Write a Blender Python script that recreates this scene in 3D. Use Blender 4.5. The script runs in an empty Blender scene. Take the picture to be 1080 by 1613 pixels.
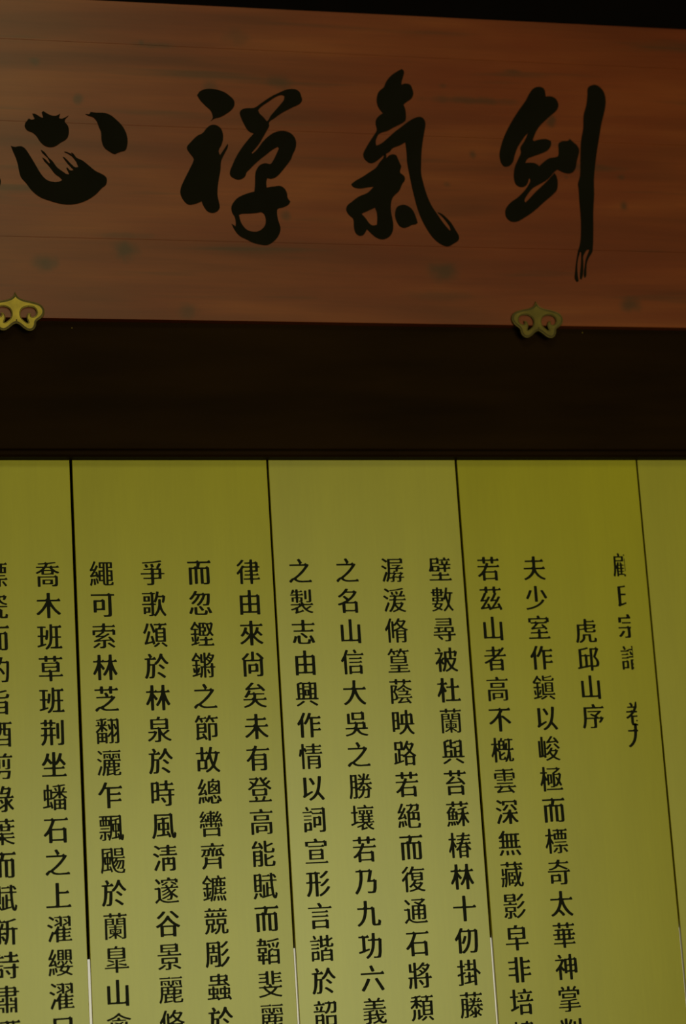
import bpy, bmesh, math
from mathutils import Vector, Matrix
from mathutils.geometry import tessellate_polygon

S = bpy.context.scene
COL = S.collection

# ------------------------------------------------------------------ camera
YAW, PITCH, ROLL = 0.25566, 0.22104, -0.06312
cam_d = bpy.data.cameras.new('camera')
cam_d.sensor_fit = 'VERTICAL'
cam_d.sensor_height = 36.0
cam_d.lens = 3600.0 / 1613.0 * 36.0
cam_d.clip_start = 0.05
cam_d.dof.use_dof = True
cam_d.dof.focus_distance = 5.62
cam_d.dof.aperture_fstop = 1.7
cam = bpy.data.objects.new('camera', cam_d)
COL.objects.link(cam)
fw = Vector((math.sin(YAW) * math.cos(PITCH), math.cos(YAW) * math.cos(PITCH), math.sin(PITCH)))
rt = Vector((math.cos(YAW), -math.sin(YAW), 0))
up = rt.cross(fw)
r2 = math.cos(ROLL) * rt + math.sin(ROLL) * up
u2 = -math.sin(ROLL) * rt + math.cos(ROLL) * up
cam.matrix_world = Matrix(((r2.x, u2.x, -fw.x, -1.49691), (r2.y, u2.y, -fw.y, -5.49657), (r2.z, u2.z, -fw.z, 1.57862), (0, 0, 0, 1)))
S.camera = cam

# ------------------------------------------------------------------ world, daylight, exposure
w = bpy.data.worlds.new('world'); S.world = w; w.use_nodes = True
bg = w.node_tree.nodes['Background']
bg.inputs[0].default_value = (0.80, 0.90, 1.0, 1); bg.inputs[1].default_value = 0.3

def area(name, loc, rot, sx, sy, power, col):
    d = bpy.data.lights.new(name, 'AREA'); d.shape = 'RECTANGLE'; d.size = sx; d.size_y = sy
    d.energy = power; d.color = col
    o = bpy.data.objects.new(name, d); COL.objects.link(o); o.location = loc; o.rotation_euler = rot
    return o
# daylight through the tall open doorway in the wall behind the camera
area('doorway_daylight', (1.3, -11.05, 1.75), (math.radians(90), 0, 0), 5.0, 3.4, 395, (.93, 1.0, .46))
# unseen light added high in the same wall for sheen on the sign's left
area('sign_sheen_light', (-2.0, -11.05, 9.3), (math.radians(90), 0, 0), 4.0, 3.4, 175, (.95, 1.0, .45))

S.view_settings.view_transform = 'Standard'
S.view_settings.look = 'None'
S.view_settings.gamma = 1.0
S.view_settings.use_curve_mapping = False
S.view_settings.exposure = 0.0

# ------------------------------------------------------------------ materials
def new_mat(name, rough=0.5, spec=0.5, metal=0.0):
    m = bpy.data.materials.new(name); m.use_nodes = True
    nt = m.node_tree; b = nt.nodes['Principled BSDF']
    b.inputs['Roughness'].default_value = rough
    b.inputs['Specular IOR Level'].default_value = spec
    b.inputs['Metallic'].default_value = metal
    return m, nt, b

def N(nt, typ, **kw):
    n = nt.nodes.new(typ)
    for k, v in kw.items(): setattr(n, k, v)
    return n

def ramp(nt, fac, stops):
    r = N(nt, 'ShaderNodeValToRGB')
    e = r.color_ramp.elements
    while len(e) < len(stops): e.new(0.5)
    for i, (p, c) in enumerate(stops):
        e[i].position = p; e[i].color = (*c, 1)
    nt.links.new(fac, r.inputs[0])
    return r.outputs[0]

def noise(nt, scale=(1, 1, 1), s=1.0, detail=3.0, rough=0.5, dist=0.0, loc=(0, 0, 0)):
    tc = N(nt, 'ShaderNodeTexCoord'); mp = N(nt, 'ShaderNodeMapping')
    mp.inputs['Scale'].default_value = scale; mp.inputs['Location'].default_value = loc
    nt.links.new(tc.outputs['Object'], mp.inputs[0])
    n = N(nt, 'ShaderNodeTexNoise'); n.inputs['Scale'].default_value = s
    n.inputs['Detail'].default_value = detail; n.inputs['Roughness'].default_value = rough; n.inputs['Distortion'].default_value = dist
    nt.links.new(mp.outputs[0], n.inputs['Vector'])
    return n.outputs['Fac']

def plain(name, col, rough=0.5, spec=0.5, metal=0.0, var=0.12, s=6.0, scale=(1, 1, 1)):
    m, nt, b = new_mat(name, rough, spec, metal)
    lo = tuple(c * (1 - var) for c in col); hi = tuple(c * (1 + var) for c in col)
    nt.links.new(ramp(nt, noise(nt, scale, s), [(0.3, lo), (0.7, hi)]), b.inputs['Base Color'])
    return m

def mix(nt, fac, a, b_, mode='MIX'):
    n = N(nt, 'ShaderNodeMix', data_type='RGBA', blend_type=mode)
    if isinstance(fac, float): n.inputs[0].default_value = fac
    else: nt.links.new(fac, n.inputs[0])
    for sock, v in ((n.inputs[6], a), (n.inputs[7], b_)):
        if isinstance(v, tuple): sock.default_value = (*v, 1)
        else: nt.links.new(v, sock)
    return n.outputs[2]

def math_n(nt, op, a, b_=None, clamp=False):
    n = N(nt, 'ShaderNodeMath', operation=op, use_clamp=clamp)
    for i, v in enumerate((a, b_)):
        if v is None: continue
        if isinstance(v, (int, float)): n.inputs[i].default_value = v
        else: nt.links.new(v, n.inputs[i])
    return n.outputs[0]

# centre of each knot on the board (metres from the board centre), its radius, how grey, how stretched along the grain
KNOTS = [(-.59, .312, .010, .7, 1.0), (-.56, .309, .008, .5, 7.0), (-.868, .251, .012, .6, 1.2), (-.76, .152, .014, .7, 1.0), (-.861, -.293, .022, .75, 1.4),
         (-.657, -.254, .026, .8, 1.2), (-.415, .202, .017, .5, 1.2), (-.34, .342, .026, .35, 1.3), (-.229, .222, .022, .55, 1.5), (-.233, -.15, .014, .6, 1.0),
         (.183, -.292, .030, .75, 1.3), (.286, .037, .013, .7, .9), (.704, -.097, .014, .75, .8), (.695, -.373, .020, .75, 1.5), (.517, .142, .018, .7, .8),
         (.702, -.015, .008, .6, 1.4), (-.503, -.414, .020, .55, 1.3), (.30, .19, .011, .6, 12.0), (.62, .01, .010, .55, 9.0), (.16, -.36, .012, .3, 8.0),
         (.22, .23, .007, .5, 1.5), (.21, -.05, .008, .45, 1.2), (.545, -.02, .006, .5, 1.0), (.42, .28, .006, .5, 4.0), (-.65, -.215, .008, .4, 9.0)]

def sign_wood():
    m, nt, b = new_mat('lacquered_pine', 0.35, 0.50)
    grain = noise(nt, (0.45, 1, 5.5), 1.9, 4, 0.5, 0.25)
    fine = noise(nt, (1.2, 1, 45), 3.0, 4, 0.6, 0.1, (3, 0, 1))
    blot = noise(nt, (.9, 1, 1.9), 2.2, 3, 0.5, 0.3, (7, 0, 2))
    streak = noise(nt, (.5, 1, 9), 3.0, 3, 0.5, 0.2, (1, 0, 5))
    c = ramp(nt, grain, [(0.30, WOOD_D), (0.5, WOOD_M), (0.72, WOOD_L)])
    c = mix(nt, math_n(nt, 'MULTIPLY', ramp(nt, blot, [(0.40, (0, 0, 0)), (0.66, (1, 1, 1))]), 0.5), c, WOOD_R)
    c = mix(nt, math_n(nt, 'MULTIPLY', ramp(nt, streak, [(0.60, (0, 0, 0)), (0.74, (1, 1, 1))]), 0.6), c, KNOT)
    c = mix(nt, 0.14, c, ramp(nt, fine, [(0.35, (.55, .55, .55)), (0.65, (1.25, 1.25, 1.25))]), 'MULTIPLY')
    tc = N(nt, 'ShaderNodeTexCoord')
    wob = noise(nt, (1, 1, 1), 30.0, 2, 0.5)
    tot = None
    for x, z, r, a, st in KNOTS:
        x, z, r = x + .006, z + .0105, r * 1.15
        mp = N(nt, 'ShaderNodeMapping', vector_type='POINT')
        mp.inputs['Location'].default_value = (-x / st, 0, -z)
        mp.inputs['Scale'].default_value = (1 / st, 0, 1)
        nt.links.new(tc.outputs['Object'], mp.inputs[0])
        ln = N(nt, 'ShaderNodeVectorMath', operation='LENGTH'); nt.links.new(mp.outputs[0], ln.inputs[0])
        d = math_n(nt, 'ADD', ln.outputs['Value'], math_n(nt, 'MULTIPLY', math_n(nt, 'SUBTRACT', wob, 0.5), r * 1.2))
        mr = N(nt, 'ShaderNodeMapRange', interpolation_type='SMOOTHSTEP')
        mr.inputs['From Min'].default_value = r * 1.25; mr.inputs['From Max'].default_value = r * 0.15
        mr.inputs['To Max'].default_value = a
        nt.links.new(d, mr.inputs['Value'])
        tot = mr.outputs[0] if tot is None else math_n(nt, 'MAXIMUM', tot, mr.outputs[0])
    c = mix(nt, tot, c, KNOT)
    nt.links.new(c, b.inputs['Base Color'])
    bp = N(nt, 'ShaderNodeBump'); bp.inputs['Strength'].default_value = 0.05; bp.inputs['Distance'].default_value = 0.002
    nt.links.new(fine, bp.inputs['Height']); nt.links.new(bp.outputs[0], b.inputs['Normal'])
    return m

WOOD_D, WOOD_M, WOOD_L, WOOD_R = (.110, .018, .004), (.190, .034, .0072), (.275, .060, .013), (.17, .020, .0035)
KNOT = (.058, .023, .011)
PANEL_COL = (.415, .335, .0105)

def panel_mat(name, col, rough, spec):
    m, nt, b = new_mat(name, rough, spec)
    n1 = noise(nt, (3, 1, .5), 2.0, 3, 0.5, 0.2)
    n2 = noise(nt, (60, 1, 4), 2.0, 3, 0.6)
    lo = tuple(c * .93 for c in col); hi = tuple(c * 1.05 for c in col)
    c = ramp(nt, n1, [(0.3, lo), (0.7, hi)])
    c = mix(nt, 0.10, c, ramp(nt, n2, [(0.3, (.7, .7, .7)), (0.7, (1.15, 1.15, 1.15))]), 'MULTIPLY')
    nt.links.new(c, b.inputs['Base Color'])
    return m

M_WOOD = sign_wood()
M_PANEL = panel_mat('yellow_lacquer', PANEL_COL, 0.30, 0.46)
M_PANEL_P = panel_mat('pale_yellow_lacquer', (.42, .338, .020), 0.33, 0.68)
M_INK = plain('black_ink', (.0065, .006, .0032), 0.5, 0.06)
M_BRUSH = plain('black_lacquer_ink', (.0080, .0062, .0036), 0.55, 0.02)
M_DARK = plain('dark_brown_lacquer', (.014, .0055, .0012), 0.55, 0.02, 0, .25, 3.0, (.6, 1, 4))
M_VOID = plain('unlit_void_timber', (.004, .002, .002), 0.85, 0.05)  # near-black base colour carries the darkness of the unlit void
M_BRASS = plain('aged_brass', (.34, .225, .035), 0.40, 0.5, 0.7, .25, 30.0)
M_BRASS2 = plain('tarnished_shaded_brass', (.15, .098, .018), 0.42, 0.5, 0.6, .25, 30.0)  # tarnished rims; on the right bracket its dark tone paints in weaker light
M_PATINA = plain('tarnished_brass_groove', (.075, .046, .013), 0.5, 0.4, 0.5, .3, 40.0)
M_DARKPL = plain('dim_timber_wall', (.05, .032, .018), 0.8, 0.15, 0, .12)
M_FLOOR = plain('grey_floor_tiles', (.16, .14, .11), 0.5, 0.3, 0, .15, 2.0)

def emit_mat():
    m, nt, b = new_mat('daylit_window_paper', 0.7, 0.2)
    nt.links.new(ramp(nt, noise(nt, (1, 1, 1), 4.0), [(0.3, (.60, .59, .48)), (0.7, (.68, .67, .56))]), b.inputs['Emission Color'])
    b.inputs['Emission Strength'].default_value = 0.75
    b.inputs['Base Color'].default_value = (.6, .58, .5, 1)
    return m
M_PAPER = emit_mat()

# ------------------------------------------------------------------ mesh helpers
def obj(name, me, mat=None, parent=None, loc=(0, 0, 0)):
    o = bpy.data.objects.new(name, me); COL.objects.link(o); o.location = loc
    if mat is not None and me is not None and not me.materials: me.materials.append(mat)
    if parent: o.parent = parent
    return o

def empty(name, loc, label, cat, group=None, rotz=0):
    o = bpy.data.objects.new(name, None); COL.objects.link(o)
    o.empty_display_size = 0.1
    o.location = loc; o.rotation_euler = (0, 0, rotz)
    o['label'] = label; o['category'] = cat
    if group: o['group'] = group
    return o

def box_mesh(name, x0, x1, y0, y1, z0, z1, bev=0.0, seg=1):
    bm = bmesh.new()
    bmesh.ops.create_cube(bm, size=1)
    for v in bm.verts:
        v.co = Vector((x0 if v.co.x < 0 else x1, y0 if v.co.y < 0 else y1, z0 if v.co.z < 0 else z1))
    if bev > 0:
        bmesh.ops.bevel(bm, geom=bm.edges[:], offset=bev, segments=seg, affect='EDGES', profile=0.5)
    me = bpy.data.meshes.new(name); bm.to_mesh(me); bm.free()
    return me

def struct(name, x0, x1, y0, y1, z0, z1, mat, bev=0.0):
    o = obj(name, box_mesh(name, x0, x1, y0, y1, z0, z1, bev), mat)
    o['kind'] = 'structure'
    return o

def smooth_loop(P, n=3, corner=62.0):
    """closed Catmull-Rom through P, sharp where the outline turns hard"""
    L = len(P); P = [Vector((*q, 0)).xy for q in P]
    T = []
    for i in range(L):
        a, b, c = P[i - 1], P[i], P[(i + 1) % L]
        d0, d1 = b - a, c - b
        if d0.length < 1e-9 or d1.length < 1e-9: T.append(None); continue
        T.append(None if math.degrees(d0.angle(d1)) > corner else (d0 / d0.length + d1 / d1.length).normalized())
    out = []
    for i in range(L):
        a, b = P[i], P[(i + 1) % L]; d = (b - a).length
        ta = T[i] * d if T[i] is not None else (b - a)
        tb = T[(i + 1) % L] * d if T[(i + 1) % L] is not None else (b - a)
        for k in range(n):
            t = k / n
            out.append(a * (2*t**3 - 3*t*t + 1) + ta * (t**3 - 2*t*t + t) + b * (-2*t**3 + 3*t*t) + tb * (t**3 - t*t))
    return [(q.x, q.y) for q in out]

def area2(c):
    return 0.5 * sum(c[i - 1][0] * c[i][1] - c[i][0] * c[i - 1][1] for i in range(len(c)))

def inside(p, c):
    x, y = p; r = False
    for i in range(len(c)):
        (x0, y0), (x1, y1) = c[i - 1], c[i]
        if (y0 > y) != (y1 > y) and x < (x1 - x0) * (y - y0) / (y1 - y0) + x0: r = not r
    return r

def slab_mesh(name, shapes, y_front, y_back):
    """shapes: list of [outer, hole, ...] in (x, z); a thin solid between y_back and y_front, front towards -y"""
    V, F = [], []
    for loops in shapes:
        flat = [q for l in loops for q in l]
        tris = tessellate_polygon([[Vector((q[0], q[1], 0)) for q in l] for l in loops])
        b = len(V); n = len(flat)
        V += [(q[0], y_front, q[1]) for q in flat]
        V += [(q[0], y_back, q[1]) for q in flat]
        for t in tris:
            a2 = area2([flat[i] for i in t])
            if abs(a2) < 1e-13: continue
            t = tuple(t) if a2 > 0 else tuple(reversed(t))
            F.append(tuple(b + i for i in t))
        k = 0
        for li, l in enumerate(loops):
            ccw = area2(l) > 0
            fwd = ccw if li == 0 else not ccw
            for i in range(len(l)):
                i0, i1 = k + i, k + (i + 1) % len(l)
                if not fwd: i0, i1 = i1, i0
                F.append((b + i1, b + i0, b + n + i0, b + n + i1))
            k += len(l)
    me = bpy.data.meshes.new(name); me.from_pydata(V, [], F); me.update()
    return me

def nest(loops):
    """sort traced loops into outers with their holes"""
    res = []
    dep = [sum(inside(c[0], d) for d in loops if d is not c) for c in loops]
    for c, dp in zip(loops, dep):
        if dp % 2 == 0:
            res.append([c] + [h for h, hd in zip(loops, dep) if hd == dp + 1 and inside(h[0], c)])
    return res

def tube_mesh(name, P, r, closed=True, seg=6):
    """P: list of (x, y, z)"""
    n = len(P); V, F = [], []
    P = [Vector(p) for p in P]
    for i in range(n):
        a = P[i - 1] if (closed or i > 0) else P[i]
        c = P[(i + 1) % n] if (closed or i < n - 1) else P[i]
        t = (c - a).normalized(); s = t.cross(Vector((0, 1, 0)))
        s = s.normalized() if s.length > 1e-6 else Vector((1, 0, 0))
        u = s.cross(t)
        for k in range(seg):
            an = 2 * math.pi * k / seg
            V.append(P[i] + r * (math.cos(an) * s + math.sin(an) * u))
    for i in range(n if closed else n - 1):
        j = (i + 1) % n
        for k in range(seg):
            k2 = (k + 1) % seg
            F.append((i * seg + k, i * seg + k2, j * seg + k2, j * seg + k))
    me = bpy.data.meshes.new(name); me.from_pydata(V, [], F); me.update()
    for p in me.polygons: p.use_smooth = True
    return me

def dome_mesh(name, r, h, seg=12, rings=4):
    """a rivet or nail head whose top points to -y, flat back at y = 0"""
    V, F = [(0, -h, 0)], []
    for i in range(1, rings + 1):
        a = math.pi / 2 * i / rings
        for k in range(seg):
            t = 2 * math.pi * k / seg
            V.append((r * math.sin(a) * math.cos(t), -h * math.cos(a), r * math.sin(a) * math.sin(t)))
    for k in range(seg):
        F.append((0, 1 + k, 1 + (k + 1) % seg))
    for i in range(rings - 1):
        for k in range(seg):
            a, b = 1 + i * seg + k, 1 + i * seg + (k + 1) % seg
            F.append((a, a + seg, b + seg, b))
    F.append(tuple(1 + (rings - 1) * seg + k for k in range(seg)))
    me = bpy.data.meshes.new(name); me.from_pydata(V, [], F); me.update()
    return me

# ------------------------------------------------------------------ the setting
XL, XR, ZC = -7.0, 7.0, 12.0
struct('floor', XL, XR, -12.0, 2.0, -0.1, 0.0, M_FLOOR)
struct('ceiling', XL, XR, -12.0, 2.0, ZC, ZC + .1, M_VOID)
struct('wall_left', XL - .2, XL, -12.0, 2.0, 0.0, ZC, M_DARKPL)
struct('wall_right', XR, XR + .2, -12.0, 2.0, 0.0, ZC, M_DARKPL)
struct('wall_front', XL, XR, 1.8, 2.0, 0.0, ZC, M_VOID)
# wall behind the camera, pierced by the open doorway and a high opening added for the sheen light
wb = bpy.data.meshes.new('wall_back')
bm = bmesh.new()
for x0, x1, z0, z1 in ((XL, -3.95, 0, ZC), (3.85, XR, 0, ZC), (-3.95, -1.25, 0, 7.55), (-1.25, 3.85, 3.5, 7.55), (.05, 1.15, 7.55, 11.05),
                       (1.15, 3.85, 7.55, ZC), (-3.95, 1.15, 11.05, ZC)):
    r = bmesh.ops.create_cube(bm, size=1)
    for v in r['verts']:
        v.co = Vector((x0 if v.co.x < 0 else x1, -11.2 if v.co.y < 0 else -11.0, z0 if v.co.z < 0 else z1))
bm.to_mesh(wb); bm.free()
o = obj('wall_back', wb, M_DARKPL); o['kind'] = 'structure'

PX0, PX1 = -1.25, 1.25        # the row of panels
TOP = 3.02                    # panels run up behind the beam
# dark lacquered header beam with a bead along its bottom edge
struct('trim_1', -1.9, 1.9, -.03, .16, 3.012, 3.66, M_DARK, .003)
struct('trim_2', -1.9, 1.9, -.036, .16, 2.992, 3.0095, M_DARK, .005)
# upper beam behind the sign, dark open loft above it
struct('trim_3', -1.9, 1.9, -.022, .16, 3.66, 4.10, M_DARK)
struct('trim_4', -1.9, -1.262, -.05, .20, 0.0, 2.992, M_DARK, .006)
struct('trim_5', 1.262, 1.9, -.05, .20, 0.0, 2.992, M_DARK, .006)
struct('trim_6', -1.262, 1.262, -.05, .20, 0.0, .45, M_DARK, .006)
# behind the panels: a dark backing board, and below it a window of paper lit by the day
struct('trim_7', -1.262, 1.262, .10, .13, 1.775, 2.992, M_VOID)
struct('window_1', -1.262, 1.262, .12, .14, .45, 1.775, M_PAPER)

# ------------------------------------------------------------------ written characters
GLYPH = {
'上':[[88,26,84,27,17,27,15,29,15,36,17,38,74,39,82,43,82,176,83,178,88,179,99,179,104,178,106,176,106,124,149,123,164,132,172,122,176,115,171,112,106,111,106,39,108,38,161,39,176,47,185,38,188,30,183,27,103,27]],
'不':[[94,18,89,20,88,21,87,107,86,107,57,82,33,67,23,67,16,77,46,97,62,110,76,124,87,139,96,153,97,156,95,157,20,157,18,159,18,168,20,168,89,169,105,178,113,169,156,169,173,178,181,168,184,159,179,157,125,156,112,138,112,124,113,123,117,125,127,124,169,93,182,82,185,78,176,70,166,70,139,94,113,113,112,21,106,18]],
'乃':[[22,19,13,29,28,48,39,69,43,83,50,113,52,149,52,156,51,158,24,158,24,168,45,169,60,178,65,170,72,169,112,169,127,178,134,169,146,168,146,166,131,107,133,106,144,106,158,114,164,107,174,106,175,104,171,50,167,36,162,26,145,23,116,23,107,25,104,33,104,35,136,34,144,39,148,61,151,93,148,95,120,94,104,95,120,157,118,158,78,158,75,156,75,134,73,110,68,87,61,64,48,40,32,20,30,19]],
'之':[[26,22,16,32,22,40,38,52,52,56,83,77,113,104,127,118,138,133,136,134,26,134,24,136,24,145,97,146,98,148,97,151,82,176,92,182,99,182,103,180,119,156,118,154,109,148,109,146,131,146,146,155,152,147,161,146,168,141,168,139,158,125,128,92,108,75,73,50,73,48,76,44,88,38,113,35,163,37,174,43,178,39,185,37,184,30,186,25,109,24,90,25,71,30,52,42,46,37,34,23]],
'乍':[[83,18,78,19,77,21,77,139,69,139,63,138,49,117,35,101,25,101,15,108,31,127,41,140,49,154,61,180,67,182,83,178,72,153,74,151,93,152,98,151,160,151,174,159,176,159,183,150,186,143,186,142,182,140,101,139,100,113,101,111,149,111,165,120,173,110,176,103,171,100,102,100,100,98,100,73,101,72,103,71,152,71,168,80,176,70,179,62,174,60,101,60,100,58,100,20,94,18]],
'九':[[23,19,15,29,30,38,38,46,44,52,53,66,61,85,65,102,67,122,65,124,22,124,20,126,20,134,22,135,59,135,62,136,69,142,69,178,76,180,92,179,93,176,93,136,115,135,130,144,136,137,146,134,147,34,150,33,157,32,165,37,167,41,168,57,173,59,177,58,189,51,188,40,184,27,185,24,173,21,140,21,131,23,127,26,124,31,122,41,122,123,120,124,93,124,91,122,88,102,83,81,76,63,66,47,51,32,39,24,31,19]],
'仞':[[43,19,38,20,37,22,37,108,35,108,27,99,19,98,17,100,11,111,35,142,55,179,65,180,75,177,75,174,71,166,73,164,104,164,119,173,125,166,130,164,153,164,168,173,174,166,183,164,183,124,180,62,175,36,169,23,152,20,124,21,122,22,120,31,121,33,143,32,146,33,150,35,152,39,155,51,158,89,161,152,159,153,137,153,135,151,134,129,130,102,124,79,113,55,98,35,78,19,68,19,60,26,58,20,53,18],[60,29,79,43,93,61,102,81,108,107,111,134,112,151,110,153,71,153,69,154,68,158,60,144,60,85,63,89,70,101,81,130,90,130,99,127,100,125,90,97,80,80,70,79,61,83,59,83]],
'以':[[79,18,71,26,71,28,92,40,109,55,125,79,134,107,139,137,142,173,149,175,164,173,165,171,164,154,159,118,156,101,146,73,177,40,185,29,185,27,176,20,167,20,151,40,136,56,122,41,109,30,88,19],[32,37,26,46,32,54,34,61,34,165,35,167,41,168,52,168,57,167,58,165,58,66,61,66,91,79,99,79,102,70,54,45,41,37],[101,118,99,119,89,138,75,157,76,159,84,164,92,164,94,163,108,145,119,126,118,124,110,118]],
'作':[[115,18,109,19,109,21,109,137,107,139,104,138,92,118,80,103,71,103,61,111,61,21,60,19,54,18,44,18,38,20,38,104,36,105,29,98,21,98,14,110,28,128,38,141,58,180,67,180,76,177,78,176,61,140,61,112,70,121,83,141,99,177,101,178,106,179,121,175,113,154,113,152,165,151,179,159,187,151,190,144,189,143,185,140,134,140,132,139,132,113,161,113,175,121,183,112,186,105,181,102,133,102,132,100,132,74,163,73,177,81,185,72,188,65,183,62,132,62,131,20,125,18]],
'來':[[94,18,89,19,88,21,87,67,56,42,32,28,22,27,15,36,16,38,40,51,55,62,68,74,83,93,76,89,68,89,56,99,46,85,37,78,28,78,20,84,20,86,31,98,38,108,43,119,50,138,58,139,71,136,66,115,85,96,87,98,88,101,87,145,20,145,19,147,19,155,21,156,81,156,87,161,88,180,94,182,104,182,111,180,111,158,113,156,159,156,174,164,182,155,185,149,181,145,112,145,111,101,115,96,121,103,129,119,135,138,144,139,156,136,151,115,179,91,181,88,174,81,165,81,143,100,131,86,124,85,123,84,131,74,145,61,159,51,184,38,185,36,177,27,167,27,143,41,112,68,111,20,105,18]],
'信':[[42,17,37,19,37,20,36,106,35,107,28,99,21,99,19,100,14,110,35,141,52,180,60,180,71,176,62,154,63,152,163,152,176,159,178,158,186,145,186,144,182,142,64,142,62,143,61,148,60,148,57,141,57,20,56,19,52,17],[78,18,73,19,72,21,72,72,73,74,79,75,91,74,144,74,157,82,163,76,172,73,172,22,171,20,166,18,156,19,152,20,151,25,149,26,95,26,93,25,91,19,86,18],[94,35,146,36,151,40,151,65,149,66,93,65,92,63,92,37],[76,92,75,93,74,98,76,100,149,100,162,108,169,100,172,94,168,92],[76,117,74,119,75,124,76,126,149,126,162,133,169,125,172,120,168,117],[117,155,105,176,114,181,122,181,128,173,135,160,125,155]],
'六':[[28,20,17,27,16,29,39,60,60,98,62,99,70,99,83,95,83,92,71,69,46,32,37,20],[163,21,161,23,142,54,116,93,117,96,126,100,136,100,179,37,183,30,183,28,172,21],[17,122,16,124,16,131,18,134,159,134,175,143,184,133,187,125,182,122],[99,140,95,141,80,174,82,176,92,180,100,180,102,179,118,147,116,144,106,140]],
'削':[[27,19,23,20,23,22,23,130,28,133,41,132,52,132,53,180,58,182,69,182,73,181,73,179,74,132,86,132,99,133,105,130,104,29,100,24,91,20,65,21,62,28,63,30,81,30,84,32,84,61,82,62,44,62,43,60,42,21,37,19],[131,19,130,20,127,30,150,30,157,35,157,175,158,177,162,178,173,178,177,177,178,175,178,39,177,29,173,22,163,19],[122,62,118,64,117,66,117,157,118,159,122,161,132,161,136,159,137,157,137,65,136,64,132,62],[44,71,78,72,84,76,84,91,82,92,44,91,43,89,43,73],[44,101,78,101,84,106,84,120,82,121,67,120,44,121,43,119,43,103],[32,138,30,139,19,169,27,173,34,174,36,173,39,166,48,143,47,141,38,138],[89,138,80,141,79,142,92,174,99,175,111,172,110,168,97,140,95,138]],
'剪':[[24,18,18,26,19,28,46,33,61,39,71,46,76,53,80,61,78,62,24,63,22,65,22,70,23,72,160,73,169,72,171,71,166,39,160,22,145,20,113,21,111,28,111,30,136,29,142,31,146,41,149,61,147,62,103,62,101,61,96,51,90,42,79,33,67,27,51,22,31,18],[151,80,134,81,131,87,132,88,145,88,147,90,148,144,152,147,162,147,166,146,167,144,167,89,165,85,162,83],[36,81,32,82,31,84,32,143,37,144,94,144,100,143,100,91,98,85,87,81,71,82,70,83,69,88,81,89,82,92,81,98,52,98,50,97,49,82,45,81],[118,96,114,97,113,99,113,140,118,142,128,142,131,141,132,139,132,99,127,96],[51,105,80,105,82,107,82,116,79,117,51,117,50,116,50,108],[51,124,80,124,82,126,82,135,79,136,51,136,50,134,50,127],[20,154,18,157,18,162,20,163,58,164,58,166,51,179,63,182,69,181,77,171,78,167,74,165,74,163,117,163,129,181,137,182,148,178,140,166,140,164,163,163,175,170,181,163,184,157,179,154]],
'功':[[71,19,63,28,77,39,88,50,99,68,106,87,109,106,111,125,111,128,109,129,83,130,82,139,84,140,104,140,111,144,112,147,113,177,120,179,134,178,135,176,135,141,154,140,168,149,174,142,183,139,179,59,174,33,169,23,154,21,127,21,123,21,121,22,119,30,120,32,143,31,150,35,152,40,156,58,160,128,158,129,136,129,134,128,132,106,128,84,121,65,112,48,95,30,80,19],[17,52,15,54,14,63,37,69,41,73,41,147,39,149,16,150,15,159,17,160,34,160,48,168,55,161,67,160,82,168,90,159,93,152,88,149,66,149,64,148,64,79,66,77,83,82,91,82,93,80,94,72,60,62,58,58,50,59,26,52]],
'勝':[[26,18,17,23,16,25,22,50,25,79,26,172,31,174,43,172,72,174,76,172,77,121,79,119,91,119,105,127,110,125,114,137,112,138,83,139,82,140,82,147,84,148,106,148,117,155,119,157,122,180,128,182,139,179,136,150,137,148,146,148,146,150,142,155,156,176,162,176,171,174,171,172,168,166,156,149,158,148,175,147,176,145,176,139,134,138,132,137,127,121,129,119,163,119,177,127,184,119,186,113,186,112,182,110,157,110,155,109,157,106,164,98,184,84,179,77,171,78,169,77,166,44,165,33,162,26,162,23,148,21,127,21,125,22,123,30,140,30,146,34,148,41,150,69,148,70,133,70,130,69,123,50,117,40,109,32,100,25,87,19,82,19,76,27,71,22,64,20,45,20,43,30,56,30,58,32,59,84,57,86,45,86,43,85,40,51,35,29,31,19],[77,29,87,33,100,44,108,58,111,67,111,70,89,70,86,75,77,74],[97,79,113,80,115,97,120,100,133,98,132,81,133,79,143,80,155,88,136,110,126,110,120,108,109,94,96,82],[164,80,165,80,164,81,158,85,160,81],[78,88,83,91,93,99,100,107,100,110,78,110],[45,96,56,96,58,97,59,122,58,124,46,124,44,123,43,98],[45,134,56,134,58,135,59,160,58,162,46,162,44,161,43,137],[101,152,85,171,86,173,91,176,99,175,114,159,113,156,107,152]],
'十':[[94,18,89,19,88,21,88,102,17,103,16,104,16,112,18,114,80,114,87,118,88,121,88,179,94,182,105,182,111,180,112,179,113,115,161,114,176,123,185,113,188,106,183,103,113,102,112,20,106,18]],
'可':[[108,19,103,29,103,31,131,31,139,37,139,156,18,157,16,159,17,168,131,168,147,177,154,169,184,167,185,159,184,157,165,157,163,155,163,37,162,30,158,23,145,20],[40,49,35,50,34,52,34,128,41,130,86,129,101,138,108,130,116,128,116,65,110,63,96,64,58,64,57,62,56,50,50,49],[58,75,86,75,93,79,93,118,57,117,57,77]],
'名':[[57,18,52,19,51,21,50,74,49,74,31,70,23,70,21,71,17,80,49,90,80,103,79,107,56,126,56,128,62,132,73,133,99,115,110,123,124,135,132,144,136,152,134,153,80,153,59,136,37,123,28,123,21,130,21,132,43,145,55,155,65,164,79,181,89,181,101,178,100,176,92,165,93,163,130,163,144,171,150,164,157,163,163,160,164,157,158,147,144,130,124,112,96,93,98,91,137,92,151,100,157,93,166,91,166,20,160,18,145,19,144,21,144,27,142,28,76,28,74,27,73,19,67,18],[75,39,136,38,139,39,144,44,144,81,74,81,74,41]],
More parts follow.
